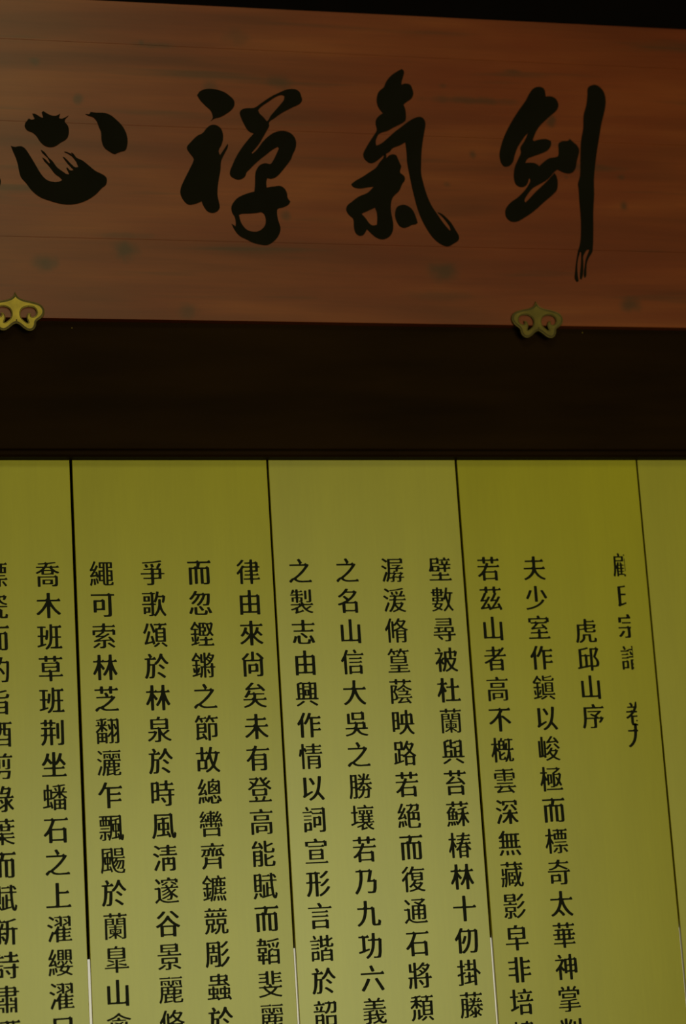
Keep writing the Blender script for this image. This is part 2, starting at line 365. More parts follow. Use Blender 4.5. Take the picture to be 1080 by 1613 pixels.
'吳':[[21,18,16,25,16,27,46,34,59,39,68,45,74,51,80,61,78,63,19,63,17,65,17,72,74,73,86,81,88,92,88,96,86,97,38,96,32,98,32,163,33,165,47,167,53,164,54,107,81,107,94,115,99,109,104,107,137,107,152,115,157,108,167,106,168,74,181,73,183,72,183,65,181,63,165,63,161,62,120,63,118,61,126,49,132,43,142,38,156,33,183,28,184,27,178,19,169,18,152,21,133,27,122,32,112,39,99,53,89,41,80,34,67,28,48,22,28,18],[108,73,137,73,143,75,145,79,145,96,111,97,107,76],[70,123,66,124,65,126,65,170,66,172,71,174,84,172,130,172,145,181,151,174,160,171,160,126,159,124,154,122,140,124],[87,133,130,133,133,134,139,139,138,162,136,163,87,163,86,161,86,135]],
'喬':[[34,18,30,19,29,21,29,84,30,86,35,88,48,86,144,86,157,94,163,88,172,85,172,34,170,27,166,23,157,20,133,20,131,22,128,27,130,29,142,30,152,37,152,75,151,78,51,78,49,77,49,75,49,20,44,18],[65,34,63,36,63,62,64,65,135,65,137,63,138,36,136,34],[83,41,111,41,118,46,118,57,116,58,83,58,82,56,82,43],[62,97,57,99,57,113,56,115,30,103,23,103,17,111,48,126,62,137,64,140,21,141,20,142,20,148,22,150,75,150,81,157,83,163,81,164,36,163,34,165,33,169,33,171,76,173,89,180,96,174,154,179,160,174,160,172,106,165,98,153,98,150,116,150,128,157,135,150,160,150,173,157,180,149,182,144,182,142,178,141,138,141,136,139,143,133,157,123,183,113,182,111,177,104,168,104,146,114,145,113,144,99,140,97,126,98],[78,104,117,105,125,110,125,120,123,121,77,121,76,119,76,107],[79,128,122,128,124,129,114,140,91,141,88,140,79,131,78,129]],
'坐':[[94,25,90,26,16,26,15,34,17,36,80,36,87,40,88,43,87,72,30,73,28,74,28,81,29,83,31,83,82,84,88,88,88,104,87,106,82,103,74,103,56,123,43,105,32,95,23,95,15,101,15,103,28,119,36,132,42,145,50,172,56,173,71,170,64,141,87,118,88,120,89,178,94,180,104,180,111,178,112,118,117,124,125,137,130,149,137,171,143,173,158,170,158,166,150,139,175,114,182,105,183,103,175,95,166,95,147,117,141,122,130,108,122,99,112,98,111,85,113,83,150,83,165,92,172,83,175,75,170,73,112,72,111,70,111,38,113,36,162,36,177,45,185,36,187,28,183,26]],
'培':[[88,18,84,19,83,21,83,82,89,84,102,83,143,83,157,91,162,84,171,82,171,20,165,18,152,20,151,21,150,26,148,27,106,27,104,26,103,19,97,18],[105,37,142,37,149,40,150,43,150,72,104,72,103,39],[18,43,16,45,14,54,33,61,35,63,35,125,34,127,15,127,14,136,16,137,35,138,36,178,41,180,51,180,55,179,56,177,56,138,58,137,75,137,76,135,75,127,58,127,56,126,56,72,58,71,69,75,76,75,77,73,79,65,77,63,27,43],[148,99,145,100,69,100,67,102,67,108,70,110,132,111,136,115,147,146,155,147,165,145,166,143,155,114,155,111,165,111,179,118,186,110,188,103,184,100,153,100],[97,115,96,116,88,143,96,146,104,146,106,145,110,136,115,119,105,115],[75,151,74,153,74,159,75,160,109,160,113,162,117,165,114,180,126,182,132,182,133,181,140,161,159,161,173,168,180,160,183,154,178,151]],
'塿':[[73,18,69,25,70,27,101,32,114,36,113,38,84,46,84,48,94,62,93,65,68,65,25,43,20,43,16,53,17,55,34,63,36,65,36,125,34,127,19,127,18,135,20,137,34,138,36,139,36,178,41,180,49,180,53,178,54,139,56,138,68,137,69,136,69,127,55,127,54,125,54,75,55,73,67,78,70,78,72,75,74,74,89,74,98,79,103,77,107,84,106,86,78,87,78,113,80,114,116,114,118,115,118,123,117,125,86,124,82,125,81,142,71,144,70,150,72,152,81,153,82,169,86,171,112,170,118,174,118,181,123,182,131,182,135,181,135,171,137,170,149,170,159,176,164,171,171,170,173,153,182,152,183,150,183,144,172,142,172,125,167,124,137,125,135,123,135,116,137,114,176,114,176,87,174,86,127,86,124,84,120,75,121,74,139,74,148,79,153,74,168,74,178,79,180,79,184,73,186,67,182,65,162,65,156,51,148,40,149,38,176,28,177,26,172,19,168,19,133,31,106,23],[129,44,133,45,139,52,143,60,144,64,113,64,105,53,105,51],[96,94,117,94,118,96,118,106,116,107,96,106,95,96],[137,94,154,94,159,98,159,106,157,107,136,106,135,96],[99,132,113,133,118,137,118,143,116,144,99,144,98,135],[137,132,148,132,151,133,155,137,155,143,136,144,135,135],[99,151,117,152,118,153,118,161,116,162,99,162,98,154],[137,151,154,152,155,153,155,161,153,162,136,162,135,154]],
'壁':[[94,23,91,24,17,24,15,25,15,31,16,33,18,33,80,33,84,35,90,39,90,54,89,56,36,56,34,58,34,64,36,66,82,66,89,71,90,79,95,81,105,81,109,80,110,67,112,66,146,66,160,74,167,65,170,60,169,58,165,56,111,56,110,54,110,36,111,34,163,34,177,41,184,33,187,27,182,24],[133,81,128,83,128,101,126,102,97,102,96,87,92,85,50,86,39,85,34,86,32,88,28,83,21,84,14,92,21,107,24,120,25,137,26,174,31,176,67,175,82,183,87,176,95,173,94,138,89,137,77,138,45,138,43,136,43,125,50,123,92,124,96,122,97,111,118,111,121,112,128,116,127,127,95,128,93,129,94,136,113,137,109,154,116,157,115,159,98,159,97,161,98,167,128,168,129,170,127,178,137,182,144,181,149,169,151,167,159,168,171,175,173,175,182,162,182,160,180,159,127,159,125,158,131,142,129,138,130,137,144,138,150,156,157,156,167,154,162,139,162,137,182,136,184,134,184,129,183,128,148,127,148,111,159,111,173,119,180,110,182,104,178,102,148,102,147,83,142,81],[53,94,69,94,77,99,78,101,78,115,52,115,51,96],[45,146,67,146,74,150,76,153,75,166,44,166,43,148]],
'壤':[[91,19,89,20,87,26,90,34,90,43,62,35,60,36,56,43,91,55,104,62,105,65,65,65,24,49,19,49,17,51,15,60,34,66,36,69,36,126,34,127,18,128,17,136,19,138,34,138,35,139,36,176,39,179,48,179,52,177,53,139,67,138,69,136,68,128,54,127,53,126,52,76,53,74,63,77,66,76,69,73,92,73,95,75,94,84,78,85,76,87,77,91,94,92,94,102,72,102,70,104,70,109,72,110,93,110,95,112,94,120,75,121,75,146,76,148,121,148,122,122,121,121,113,120,112,112,115,110,135,110,138,111,137,120,129,120,128,122,128,146,129,148,173,148,176,147,175,121,174,120,156,120,155,112,157,110,162,110,173,116,178,110,181,104,177,102,156,102,156,92,174,91,175,90,175,87,173,85,156,84,155,75,157,73,168,73,179,79,184,73,186,67,183,66,139,65,137,64,142,56,146,51,164,62,169,62,175,58,176,56,175,55,157,44,156,42,168,34,183,29,183,27,178,20,174,20,162,24,153,28,141,36,134,43,121,60,107,51,107,34,108,34,116,35,126,41,130,38,135,37,135,29,95,19],[114,73,137,74,138,75,138,83,135,85,113,84,112,83,112,76],[114,92,137,92,138,94,138,101,135,102,113,102,112,101,112,94],[153,127,158,126,160,128,160,141,157,142,145,142,144,140,144,128],[92,127,105,128,105,142,91,141,91,129],[66,157,65,160,65,165,66,166,112,167,115,170,112,179,122,183,127,181,136,166,168,166,178,172,184,166,186,160,182,157]],
'大':[[25,19,16,29,34,39,48,50,62,66,72,84,79,99,83,116,81,118,19,118,17,120,17,128,19,130,75,130,85,135,87,140,89,180,95,182,104,182,112,180,109,133,111,130,159,130,174,139,183,129,187,121,182,118,118,118,116,116,126,91,132,79,143,63,157,49,170,38,184,31,176,20,166,20,151,29,136,41,123,55,114,68,101,92,92,74,83,60,69,43,53,30,35,20]],
'太':[[169,19,152,29,136,43,124,56,114,71,102,96,86,63,90,60,108,45,121,31,121,28,112,21,103,21,90,36,75,49,60,35,42,24,32,19,22,20,15,29,34,39,49,51,63,68,73,85,79,102,84,120,82,122,19,122,17,124,17,133,75,133,79,135,85,139,87,141,88,180,95,182,104,182,111,180,110,137,112,134,160,133,174,142,176,142,183,133,187,126,186,125,183,122,119,122,117,120,124,99,133,81,144,65,158,49,172,38,186,30,178,19]],
'夫':[[22,19,16,27,16,29,33,36,48,45,62,56,73,69,79,78,83,90,80,92,19,92,18,94,18,103,75,104,86,110,87,114,87,142,31,142,30,144,30,153,80,154,87,159,88,180,94,182,104,182,111,180,111,156,112,154,147,154,162,163,165,162,172,153,175,146,175,145,171,143,112,142,110,105,112,103,157,104,172,112,175,112,182,103,185,96,185,94,181,92,116,92,113,90,121,73,130,62,141,51,156,41,170,35,185,30,185,29,180,20,169,20,152,25,137,33,118,47,100,69,91,56,81,47,68,36,51,27,32,19]],
'奇':[[110,19,108,20,106,27,106,29,130,29,137,34,137,100,18,100,16,102,16,109,139,110,144,111,162,110,176,118,178,117,184,109,186,102,183,100,162,100,160,99,160,36,157,25,154,21,144,19],[40,27,35,28,34,30,35,83,41,85,85,84,99,92,105,85,114,83,113,40,108,38,95,40,57,40,55,38,54,28,49,27],[57,48,84,48,91,52,93,55,92,74,56,75,55,51],[29,114,25,120,25,122,49,127,64,133,72,138,78,144,84,153,82,155,26,155,25,157,25,163,26,164,77,164,89,172,91,181,99,182,112,180,111,166,112,164,154,164,168,172,175,164,178,158,178,156,174,155,109,155,106,152,106,149,107,148,170,123,170,121,163,114,154,115,98,138,85,128,68,121,51,116]],
'宣':[[20,24,18,25,18,31,20,33,162,33,174,40,181,33,184,27,179,24],[51,48,47,49,46,51,47,111,52,113,65,112,125,112,138,119,143,113,152,111,152,49,147,47,133,49],[68,57,126,57,132,62,132,75,130,76,68,76,66,74,66,59],[68,84,125,84,132,89,132,102,130,103,68,103,66,101,66,86],[45,128,43,129,43,134,39,132,22,133,21,162,23,164,85,164,90,168,86,176,86,178,96,182,101,182,105,180,114,164,151,164,163,171,169,164,177,164,178,162,179,134,177,132,159,132,158,129,154,127],[43,135,46,136,136,136,149,143,157,135,158,152,155,154,44,154,42,152]],
'室':[[94,23,91,24,19,24,17,25,17,31,18,33,20,34,81,34,87,37,89,40,89,58,88,60,35,60,33,61,33,68,36,69,82,70,89,75,89,87,95,89,105,89,110,87,110,72,112,70,146,70,160,78,167,69,170,63,169,62,165,60,111,60,110,58,111,34,161,34,176,42,183,33,186,27,181,24],[151,85,141,95,139,96,68,90,48,87,41,88,38,97,58,111,71,123,73,126,71,127,39,128,38,129,38,134,36,135,20,136,20,164,22,165,84,165,90,169,87,179,99,183,105,182,115,165,152,165,166,173,172,165,180,165,181,162,181,138,180,136,165,135,164,134,166,130,162,128,99,127,69,102,71,100,128,104,129,107,118,118,125,123,132,123,151,108,166,93,166,91,159,86],[42,137,65,137,79,145,87,137,141,137,155,145,159,144,159,153,157,155,42,155,40,153,40,139]],
'將':[[60,18,56,19,55,21,55,79,53,81,45,81,44,80,41,48,36,29,31,20,27,18,23,19,14,25,21,49,24,74,23,81,14,82,14,90,30,92,53,91,55,94,55,119,27,119,22,121,22,172,28,174,36,174,41,172,41,131,43,129,53,129,55,131,55,178,56,181,70,182,75,180,76,144,77,142,91,150,102,159,123,181,130,181,140,178,140,176,134,168,136,166,147,166,160,174,162,174,168,167,173,166,178,162,170,147,156,130,140,117,125,108,108,100,88,94,81,94,77,100,76,97,76,91,77,89,134,89,141,94,142,114,148,115,156,115,161,114,163,90,165,90,178,97,185,89,188,82,183,80,164,79,162,79,162,34,160,27,157,24,147,21,121,21,119,22,117,31,133,31,141,37,141,79,78,79,76,77,75,20,70,18],[111,39,89,67,90,68,96,72,106,72,118,59,127,47,126,45,118,40],[77,102,95,108,109,115,108,118,94,130,94,132,98,135,108,135,123,123,131,128,132,130,131,132,115,145,115,146,118,149,127,150,143,140,153,152,155,157,124,158,106,144,88,133,80,133,76,134,76,104]],
'尋':[[104,19,102,20,100,28,122,28,127,32,127,55,127,57,64,57,64,55,79,46,88,37,87,35,81,29,75,28,48,50,48,51,52,56,52,57,17,58,15,60,15,66,18,67,123,68,127,71,127,80,105,80,99,82,56,78,21,77,20,79,19,84,20,85,44,87,48,89,49,92,48,106,24,107,23,109,23,115,54,116,93,115,95,113,94,108,93,107,68,106,68,91,70,89,81,90,92,96,99,87,100,113,101,115,106,116,168,116,173,115,173,82,168,80,148,80,147,69,149,68,168,68,178,73,184,67,186,60,182,58,148,57,147,29,145,24,142,21,132,19],[121,89,153,89,154,91,153,106,151,107,120,107,119,105,119,91],[145,125,36,126,35,132,37,134,138,134,140,134,141,136,141,145,139,146,43,146,41,147,41,149,41,153,43,154,139,154,141,156,141,164,139,166,38,166,36,168,37,173,39,174,134,174,146,180,150,175,156,175,160,173,160,128,160,127,156,125]],
'少':[[19,19,14,28,15,30,41,34,66,40,91,48,113,60,129,72,142,88,151,88,161,83,161,82,148,66,131,53,110,41,85,31,59,24,28,19],[92,72,87,73,86,75,86,179,87,180,92,182,102,182,108,180,109,179,109,75,108,73,103,72],[27,92,19,97,18,99,32,122,46,151,48,153,56,153,67,150,67,147,59,130,42,100,36,92],[166,94,164,95,151,118,134,147,134,149,141,152,150,153,153,152,170,125,184,101,183,99,175,94]],
'尙':[[34,18,29,19,28,21,28,125,24,128,17,135,41,154,56,171,66,171,76,168,76,166,60,148,40,132,40,130,48,128,80,128,87,132,88,135,88,179,89,180,94,182,104,182,110,180,110,131,111,129,142,128,154,136,147,144,123,165,124,168,132,173,141,172,163,154,179,139,180,136,172,128,172,36,171,28,168,22,156,19,128,19,126,20,124,28,125,30,142,29,150,35,149,118,108,118,95,117,90,118,53,118,51,117,50,116,50,20,49,19,45,18],[69,37,64,38,63,40,64,98,70,99,108,98,123,107,129,100,137,97,137,50,130,48,86,49,84,48,83,38,78,37],[86,59,108,59,115,63,116,66,116,88,85,88,84,61]],
'山':[[157,19,152,20,151,31,149,33,95,32,90,33,46,33,32,32,26,33,26,143,32,145,41,145,47,143,48,142,49,45,51,44,81,44,87,48,88,50,88,177,89,179,95,180,105,180,111,178,111,46,114,44,142,44,149,47,151,50,152,143,159,145,168,145,174,143,175,21,174,20,169,18]],
'峻':[[77,19,72,26,72,27,95,35,116,46,116,49,103,65,89,56,83,56,78,59,77,40,73,38,66,38,61,39,60,44,59,45,26,41,20,44,20,149,21,150,26,152,32,152,37,149,37,56,38,54,39,54,40,176,40,178,44,179,53,179,57,178,58,176,58,56,60,56,61,58,61,149,65,151,73,151,77,150,78,148,78,103,93,114,109,130,116,130,125,126,115,114,92,94,85,93,78,98,78,67,80,67,85,71,97,82,104,90,114,106,121,106,130,104,130,102,125,91,126,89,141,89,154,97,159,90,167,88,171,86,171,85,161,66,145,49,144,46,158,37,184,27,178,19,171,19,149,27,130,37,101,24,85,19],[130,57,135,60,142,69,147,77,147,80,118,80,116,79,116,76,119,70],[171,96,138,126,138,128,144,132,152,132,182,107,185,103,185,101,178,96],[166,131,159,140,157,141,87,134,85,135,82,143,98,157,117,181,125,182,134,179,135,177,111,149,111,147,149,150,149,153,136,168,143,172,151,173,163,161,181,138,180,136,173,132]],
'序':[[26,18,22,19,13,26,22,50,25,69,27,95,28,160,34,162,48,161,92,161,97,165,92,178,104,182,112,181,122,162,124,161,164,161,176,168,178,168,185,160,187,154,183,151,50,150,49,93,50,91,107,91,109,93,108,94,76,109,76,112,81,117,89,117,111,108,125,117,135,125,133,127,59,127,57,129,58,134,59,135,157,136,165,132,165,130,149,116,129,102,128,100,142,91,149,91,162,99,168,92,176,91,181,89,182,87,166,65,155,54,147,54,139,59,154,78,154,81,126,81,125,28,120,21,109,19,76,19,72,27,73,29,96,29,103,33,102,81,49,81,48,79,43,49,38,33,32,19]],
'形':[[23,18,14,27,26,46,31,59,34,73,36,99,34,101,14,101,13,109,15,111,30,111,36,116,37,157,35,160,17,160,16,162,17,169,44,171,71,170,85,178,92,171,117,169,117,160,103,160,101,157,101,112,103,111,119,111,120,103,118,101,103,101,101,99,100,20,94,18,85,18,78,20,78,99,76,101,61,101,58,99,56,71,53,56,48,43,41,30,33,19,31,18],[111,19,104,27,104,29,126,41,139,50,150,60,166,80,176,80,186,76,180,66,170,54,148,36,121,20],[121,81,113,87,113,89,139,106,162,128,172,128,181,125,181,122,169,110,149,93,130,81],[60,111,72,111,78,116,78,157,77,159,61,160,59,158,59,113],[119,133,112,139,111,141,135,157,156,177,166,178,176,174,176,171,165,160,145,144,128,133]],
'彫':[[23,18,20,19,13,26,20,49,23,77,24,172,30,174,42,173,94,173,108,181,113,175,121,172,121,148,122,146,142,159,160,176,168,177,177,173,178,171,174,167,160,154,137,137,129,136,123,140,121,139,121,97,122,95,143,109,163,130,171,130,180,125,175,117,161,104,138,87,130,86,123,93,121,92,121,35,122,33,134,41,145,51,155,62,167,81,175,82,185,78,185,75,180,66,163,44,144,28,131,19,124,19,119,24,116,22,107,19,78,19,75,27,75,29,94,29,101,35,101,104,99,106,79,106,75,105,45,106,43,104,42,76,38,44,34,31,29,20,27,19],[51,38,47,39,46,41,47,91,52,92,71,91,92,92,98,91,98,51,92,49,64,50,63,49,62,39,58,38],[64,57,73,57,81,63,81,84,63,83,63,60],[44,114,63,115,62,133,43,132,43,116],[82,114,101,114,101,132,82,133,81,116],[44,141,62,141,63,155,69,158,76,158,80,156,82,141,100,141,102,143,101,162,99,164,44,164,43,162,43,143]],
'影':[[63,19,48,20,45,21,44,29,57,29,59,31,59,61,57,62,28,63,28,94,111,94,111,63,80,62,78,26,73,21],[118,20,109,29,104,27,98,28,84,51,84,54,92,57,98,57,108,43,114,32,115,32,130,41,143,51,152,59,167,77,174,77,184,73,184,72,177,63,157,42,135,26,124,20],[27,26,20,31,19,33,28,44,34,56,41,57,51,54,51,52,48,45,37,30,33,26],[49,70,91,70,92,72,92,86,89,87,48,87,47,85,47,73],[123,82,116,88,116,90,141,107,163,129,170,129,180,125,179,123,168,110,149,94,130,82],[19,106,18,108,18,113,19,114,57,115,59,117,58,123,69,126,75,125,80,116,82,115,104,115,114,120,120,114,122,109,118,105],[31,127,27,128,26,130,26,173,27,175,32,176,87,175,99,181,103,176,113,174,114,140,113,128,108,127],[124,132,115,140,138,157,157,177,164,177,174,173,174,171,167,162,147,144,130,132],[47,135,88,135,93,139,94,146,91,148,48,148,46,145,46,137],[47,155,87,155,93,159,94,166,91,167,48,167,46,165,46,157]],
'律':[[117,18,113,20,112,44,111,46,66,47,64,49,64,55,66,56,105,56,112,61,112,72,111,74,74,74,72,76,72,81,73,83,104,83,112,87,112,97,111,99,76,99,74,102,74,107,76,108,104,109,109,111,112,114,112,126,67,126,60,117,59,22,59,20,55,18,44,18,39,21,39,91,37,92,27,82,21,82,19,83,14,93,35,114,55,141,63,141,75,136,105,136,111,139,112,142,112,152,77,153,75,155,75,161,77,162,106,162,112,167,113,180,118,182,127,182,133,180,133,164,134,162,146,162,158,170,164,164,172,162,173,137,184,135,186,133,185,127,174,126,173,125,172,100,167,98,135,99,133,97,133,85,134,83,155,83,168,91,175,82,177,76,173,74,134,74,133,72,133,57,135,56,164,56,177,64,183,56,186,49,182,47,134,46,133,44,132,20,128,18],[134,109,145,109,152,112,153,115,152,125,133,126,133,111],[23,135,17,143,17,145,35,160,52,180,60,180,70,176,70,174,60,162,44,147,30,136],[134,136,145,136,152,139,153,142,152,152,133,152,133,138]],
'復':[[43,17,40,19,39,20,39,95,37,95,26,85,21,85,18,86,13,96,36,118,55,144,60,145,69,142,71,143,80,156,91,180,93,182,99,181,110,178,105,165,107,163,166,163,176,168,178,168,183,162,185,157,182,154,100,153,98,152,92,142,94,141,101,140,145,140,157,146,162,141,171,139,171,91,166,89,124,90,115,77,117,76,141,76,152,82,157,77,164,76,170,73,170,71,162,60,143,41,157,35,184,29,184,27,180,20,173,19,156,22,127,33,125,32,125,29,117,29,94,22,76,19,68,19,65,26,65,28,97,35,111,40,112,42,96,58,79,46,73,47,66,53,67,55,79,63,91,73,102,88,101,90,89,89,85,91,84,129,83,130,80,128,75,128,68,131,58,118,58,20,54,17],[127,49,139,57,146,65,147,67,109,67,109,65,115,59],[104,97,146,98,152,102,152,110,150,111,104,111,102,109,102,99],[104,119,146,119,152,123,152,131,150,132,104,132,102,130,102,120],[22,136,16,143,15,145,38,165,51,180,57,181,67,177,67,175,62,169,43,148,28,136]],
'志':[[70,22,60,25,56,31,54,39,53,68,43,41,36,29,27,28,17,33,26,53,32,74,37,75,53,71,55,76,60,78,70,78,76,76,77,74,77,37,79,33,87,31,119,31,124,32,129,36,133,53,141,53,151,50,141,72,151,77,159,77,170,61,183,33,182,31,172,27,162,27,154,44,147,23,132,21],[114,59,96,74,77,88,76,90,83,95,92,95,122,75,130,68,130,66,123,59],[94,101,90,102,28,102,27,110,29,112,80,112,86,115,88,118,88,143,85,145,18,145,16,147,17,155,82,155,88,160,88,180,94,182,104,182,111,179,111,157,113,155,162,155,176,163,184,154,187,147,183,145,114,145,111,143,112,112,151,112,166,120,173,111,176,105,176,104,171,102]],
'忽':[[69,22,58,25,54,32,53,71,54,73,69,75,75,73,75,36,77,33,79,32,123,32,128,36,131,51,132,53,140,53,151,47,149,34,145,24,130,21],[26,29,17,33,15,35,23,52,30,72,35,73,48,70,49,68,46,56,37,35,34,30],[163,32,161,33,153,51,144,68,144,70,154,73,162,73,180,43,182,37,182,35,171,32],[107,49,86,75,86,77,94,81,103,81,123,58,124,54,116,50],[80,82,72,89,72,91,88,105,97,116,111,137,116,149,116,151,101,151,87,129,78,118,60,101,49,93,40,93,33,101,49,114,62,126,72,140,78,149,78,151,63,151,49,134,36,123,27,123,18,130,41,152,48,162,59,180,68,181,78,178,79,176,72,164,74,162,109,162,123,170,130,162,162,163,171,161,167,108,165,98,160,85,145,83,120,83,117,85,116,93,136,93,140,95,142,99,146,120,149,149,148,152,141,152,138,150,125,123,108,100,89,83]],
'情':[[39,18,35,19,35,21,34,116,29,99,22,99,14,102,13,104,18,123,21,145,24,147,32,146,34,147,35,180,40,182,48,182,53,180,53,155,63,154,71,140,72,144,73,145,112,146,113,147,113,156,111,158,69,159,67,161,67,166,68,167,107,167,113,171,113,180,118,182,128,182,132,181,132,169,134,167,161,167,172,174,174,173,179,166,181,162,181,160,177,158,134,158,132,157,132,148,134,145,173,145,175,144,174,138,134,137,132,135,132,125,135,123,166,123,178,130,184,123,187,118,186,116,183,115,127,114,64,115,62,117,62,122,63,123,108,124,113,128,113,136,111,137,72,137,72,131,65,127,60,127,58,128,55,136,53,138,53,20,49,18],[79,18,76,19,75,21,75,102,80,103,165,103,170,102,171,35,170,28,168,24,156,19,135,19,132,20,130,27,131,29,148,29,151,30,152,44,151,46,95,47,93,44,93,20,89,18],[95,55,145,55,151,60,152,69,149,70,95,70,93,68,93,57],[95,79,145,79,151,83,152,92,149,94,95,94,93,92,93,81]],
'成':[[25,18,14,27,23,48,27,65,29,87,30,150,36,152,50,151,97,151,104,156,104,180,110,182,119,182,126,179,127,153,128,151,155,151,157,152,157,154,150,159,129,173,129,175,134,180,141,180,154,174,173,162,173,160,168,154,168,151,184,150,185,142,183,140,130,140,128,138,131,104,135,88,137,89,142,99,152,123,161,123,173,120,170,110,161,90,143,60,150,44,155,37,160,34,161,35,163,39,166,64,175,64,185,57,183,36,180,29,176,24,171,21,165,20,149,21,138,28,126,42,97,20,89,20,86,21,80,28,80,30,102,46,118,62,110,98,105,138,103,140,54,140,52,138,53,114,68,114,83,123,89,115,97,113,96,77,94,55,92,48,81,45,51,46,49,55,64,55,73,61,75,89,75,103,53,103,48,55,45,44,40,30,33,19,31,18]],
'掌':[[64,19,61,25,61,27,82,27,89,31,90,34,89,43,20,44,18,45,18,50,20,52,85,52,90,56,90,63,89,65,30,65,28,67,28,72,31,73,88,73,90,75,90,84,87,85,38,84,37,85,35,90,37,92,89,93,153,99,159,94,158,92,110,86,109,84,109,74,155,73,166,80,172,73,174,67,170,65,111,65,109,63,109,53,111,52,164,52,176,58,182,51,184,46,184,45,180,43,111,43,109,42,108,26,104,21,94,19],[49,104,47,106,47,133,49,135,151,135,153,134,153,106,152,104],[68,112,128,112,134,116,134,126,132,127,68,127,66,125,66,114],[23,123,22,126,22,156,24,157,51,158,51,161,41,175,51,180,58,179,68,166,69,162,64,159,65,157,86,158,89,161,90,180,107,181,109,179,109,159,111,158,132,158,133,160,130,162,131,164,143,180,148,180,161,175,147,160,147,158,177,157,179,156,179,126,177,123,160,124,160,145,158,147,78,148,42,147,41,145,40,124]],
'掛':[[140,18,135,20,135,37,133,39,109,35,105,33,70,29,62,29,60,30,59,36,60,38,85,42,90,46,90,70,67,71,66,73,66,78,68,80,84,80,90,84,91,104,96,105,104,105,110,104,111,82,112,80,116,80,128,88,133,81,135,82,135,110,134,112,109,113,97,112,92,113,66,113,64,114,65,121,84,121,91,126,90,147,70,148,68,150,68,155,70,157,90,157,91,179,96,182,105,182,111,180,112,157,131,157,133,155,134,150,132,148,113,148,111,147,111,123,113,121,118,122,130,129,134,125,135,126,135,180,141,182,150,182,154,180,155,123,187,96,181,87,174,86,158,102,155,102,155,21,154,19,150,18],[39,19,21,19,18,27,19,29,34,29,36,31,36,81,34,82,23,78,16,78,14,80,13,87,14,89,36,97,36,132,34,134,15,135,14,143,16,145,35,145,36,180,41,182,50,182,55,180,56,179,56,146,71,145,73,143,72,135,58,134,56,133,56,104,58,103,66,105,72,105,74,104,75,97,73,95,56,88,55,28,54,24,51,22],[112,46,135,49,134,71,111,70,111,48]],
'故':[[85,19,79,27,79,29,104,43,117,54,124,63,108,105,106,105,101,98,95,97,94,96,93,40,87,38,44,39,42,37,41,27,36,26,23,27,21,29,22,99,27,102,41,101,46,101,47,134,45,136,15,136,14,138,14,145,16,146,39,146,46,150,47,152,47,180,53,182,62,182,69,179,69,147,79,146,93,155,102,144,105,152,112,180,118,182,132,179,133,177,126,151,127,148,144,148,157,156,165,148,184,148,186,147,186,138,175,137,173,136,163,97,148,63,153,55,162,45,185,28,178,19,169,19,154,29,135,47,120,34,108,26,93,19],[44,49,65,49,72,54,72,90,43,90,42,52],[136,85,140,92,146,112,151,134,149,137,124,138,122,136,127,111],[70,101,84,102,83,106,94,125,98,133,98,135,69,135,69,103]],
'數':[[112,18,106,25,106,27,124,44,133,58,137,67,126,104,120,96,115,96,109,100,109,87,108,86,73,86,65,84,69,81,67,76,68,74,97,74,104,71,103,67,97,57,84,42,85,40,100,32,100,30,94,25,88,25,71,33,50,24,28,18,22,19,19,24,19,27,43,33,53,38,55,39,53,41,31,49,41,63,40,65,23,66,21,67,21,72,23,74,48,74,54,84,52,86,24,86,24,112,55,113,57,115,57,121,56,122,34,121,29,122,28,141,17,143,17,150,28,151,28,167,30,169,34,170,56,169,57,171,58,180,61,182,68,182,73,180,74,171,75,169,99,170,104,168,105,151,116,150,116,143,105,141,104,123,99,121,75,122,74,120,74,115,75,113,106,113,109,111,111,112,120,137,128,178,131,180,143,179,145,177,140,149,141,147,163,148,184,146,183,137,173,137,171,135,165,99,155,67,166,48,174,38,183,30,183,28,177,21,171,21,161,30,146,48,135,35,125,24,117,18],[67,47,70,48,77,54,83,63,83,65,62,66,59,64,53,55,52,53],[42,93,57,93,57,105,41,106,40,95],[75,93,84,93,90,96,91,99,91,105,74,106,74,95],[146,94,147,95,150,107,154,135,152,137,139,137,137,135,138,125],[47,130,57,131,57,142,46,142,45,132],[75,130,86,131,86,142,74,142,74,132],[47,150,57,151,57,160,46,160,45,152],[75,150,86,150,86,160,74,160,74,152]],
'斐':[[22,19,17,26,17,29,61,37,82,43,84,46,64,61,49,76,20,77,18,79,19,85,50,86,62,93,69,86,86,86,91,90,87,96,76,97,71,98,71,108,69,109,18,110,18,116,19,118,63,118,69,122,71,125,71,133,69,134,27,134,25,137,25,141,27,143,64,143,70,148,70,157,21,158,19,159,19,165,22,166,63,166,70,171,72,180,76,181,85,181,89,180,90,178,91,101,104,101,113,87,116,86,163,86,175,93,182,86,184,80,180,77,151,76,137,60,119,47,118,45,149,35,181,30,182,28,177,20,169,20,133,27,101,38,61,25,30,19],[100,53,104,54,118,64,127,73,127,76,71,76,72,73,80,66],[114,96,110,97,110,99,110,180,115,182,125,182,129,180,130,168,132,166,160,166,172,173,174,173,180,166,182,161,182,159,178,158,131,158,130,156,130,145,132,143,155,143,169,150,175,142,177,136,173,134,131,134,130,132,130,120,132,118,164,118,177,126,183,118,185,111,181,110,131,110,130,108,129,97,125,96]],
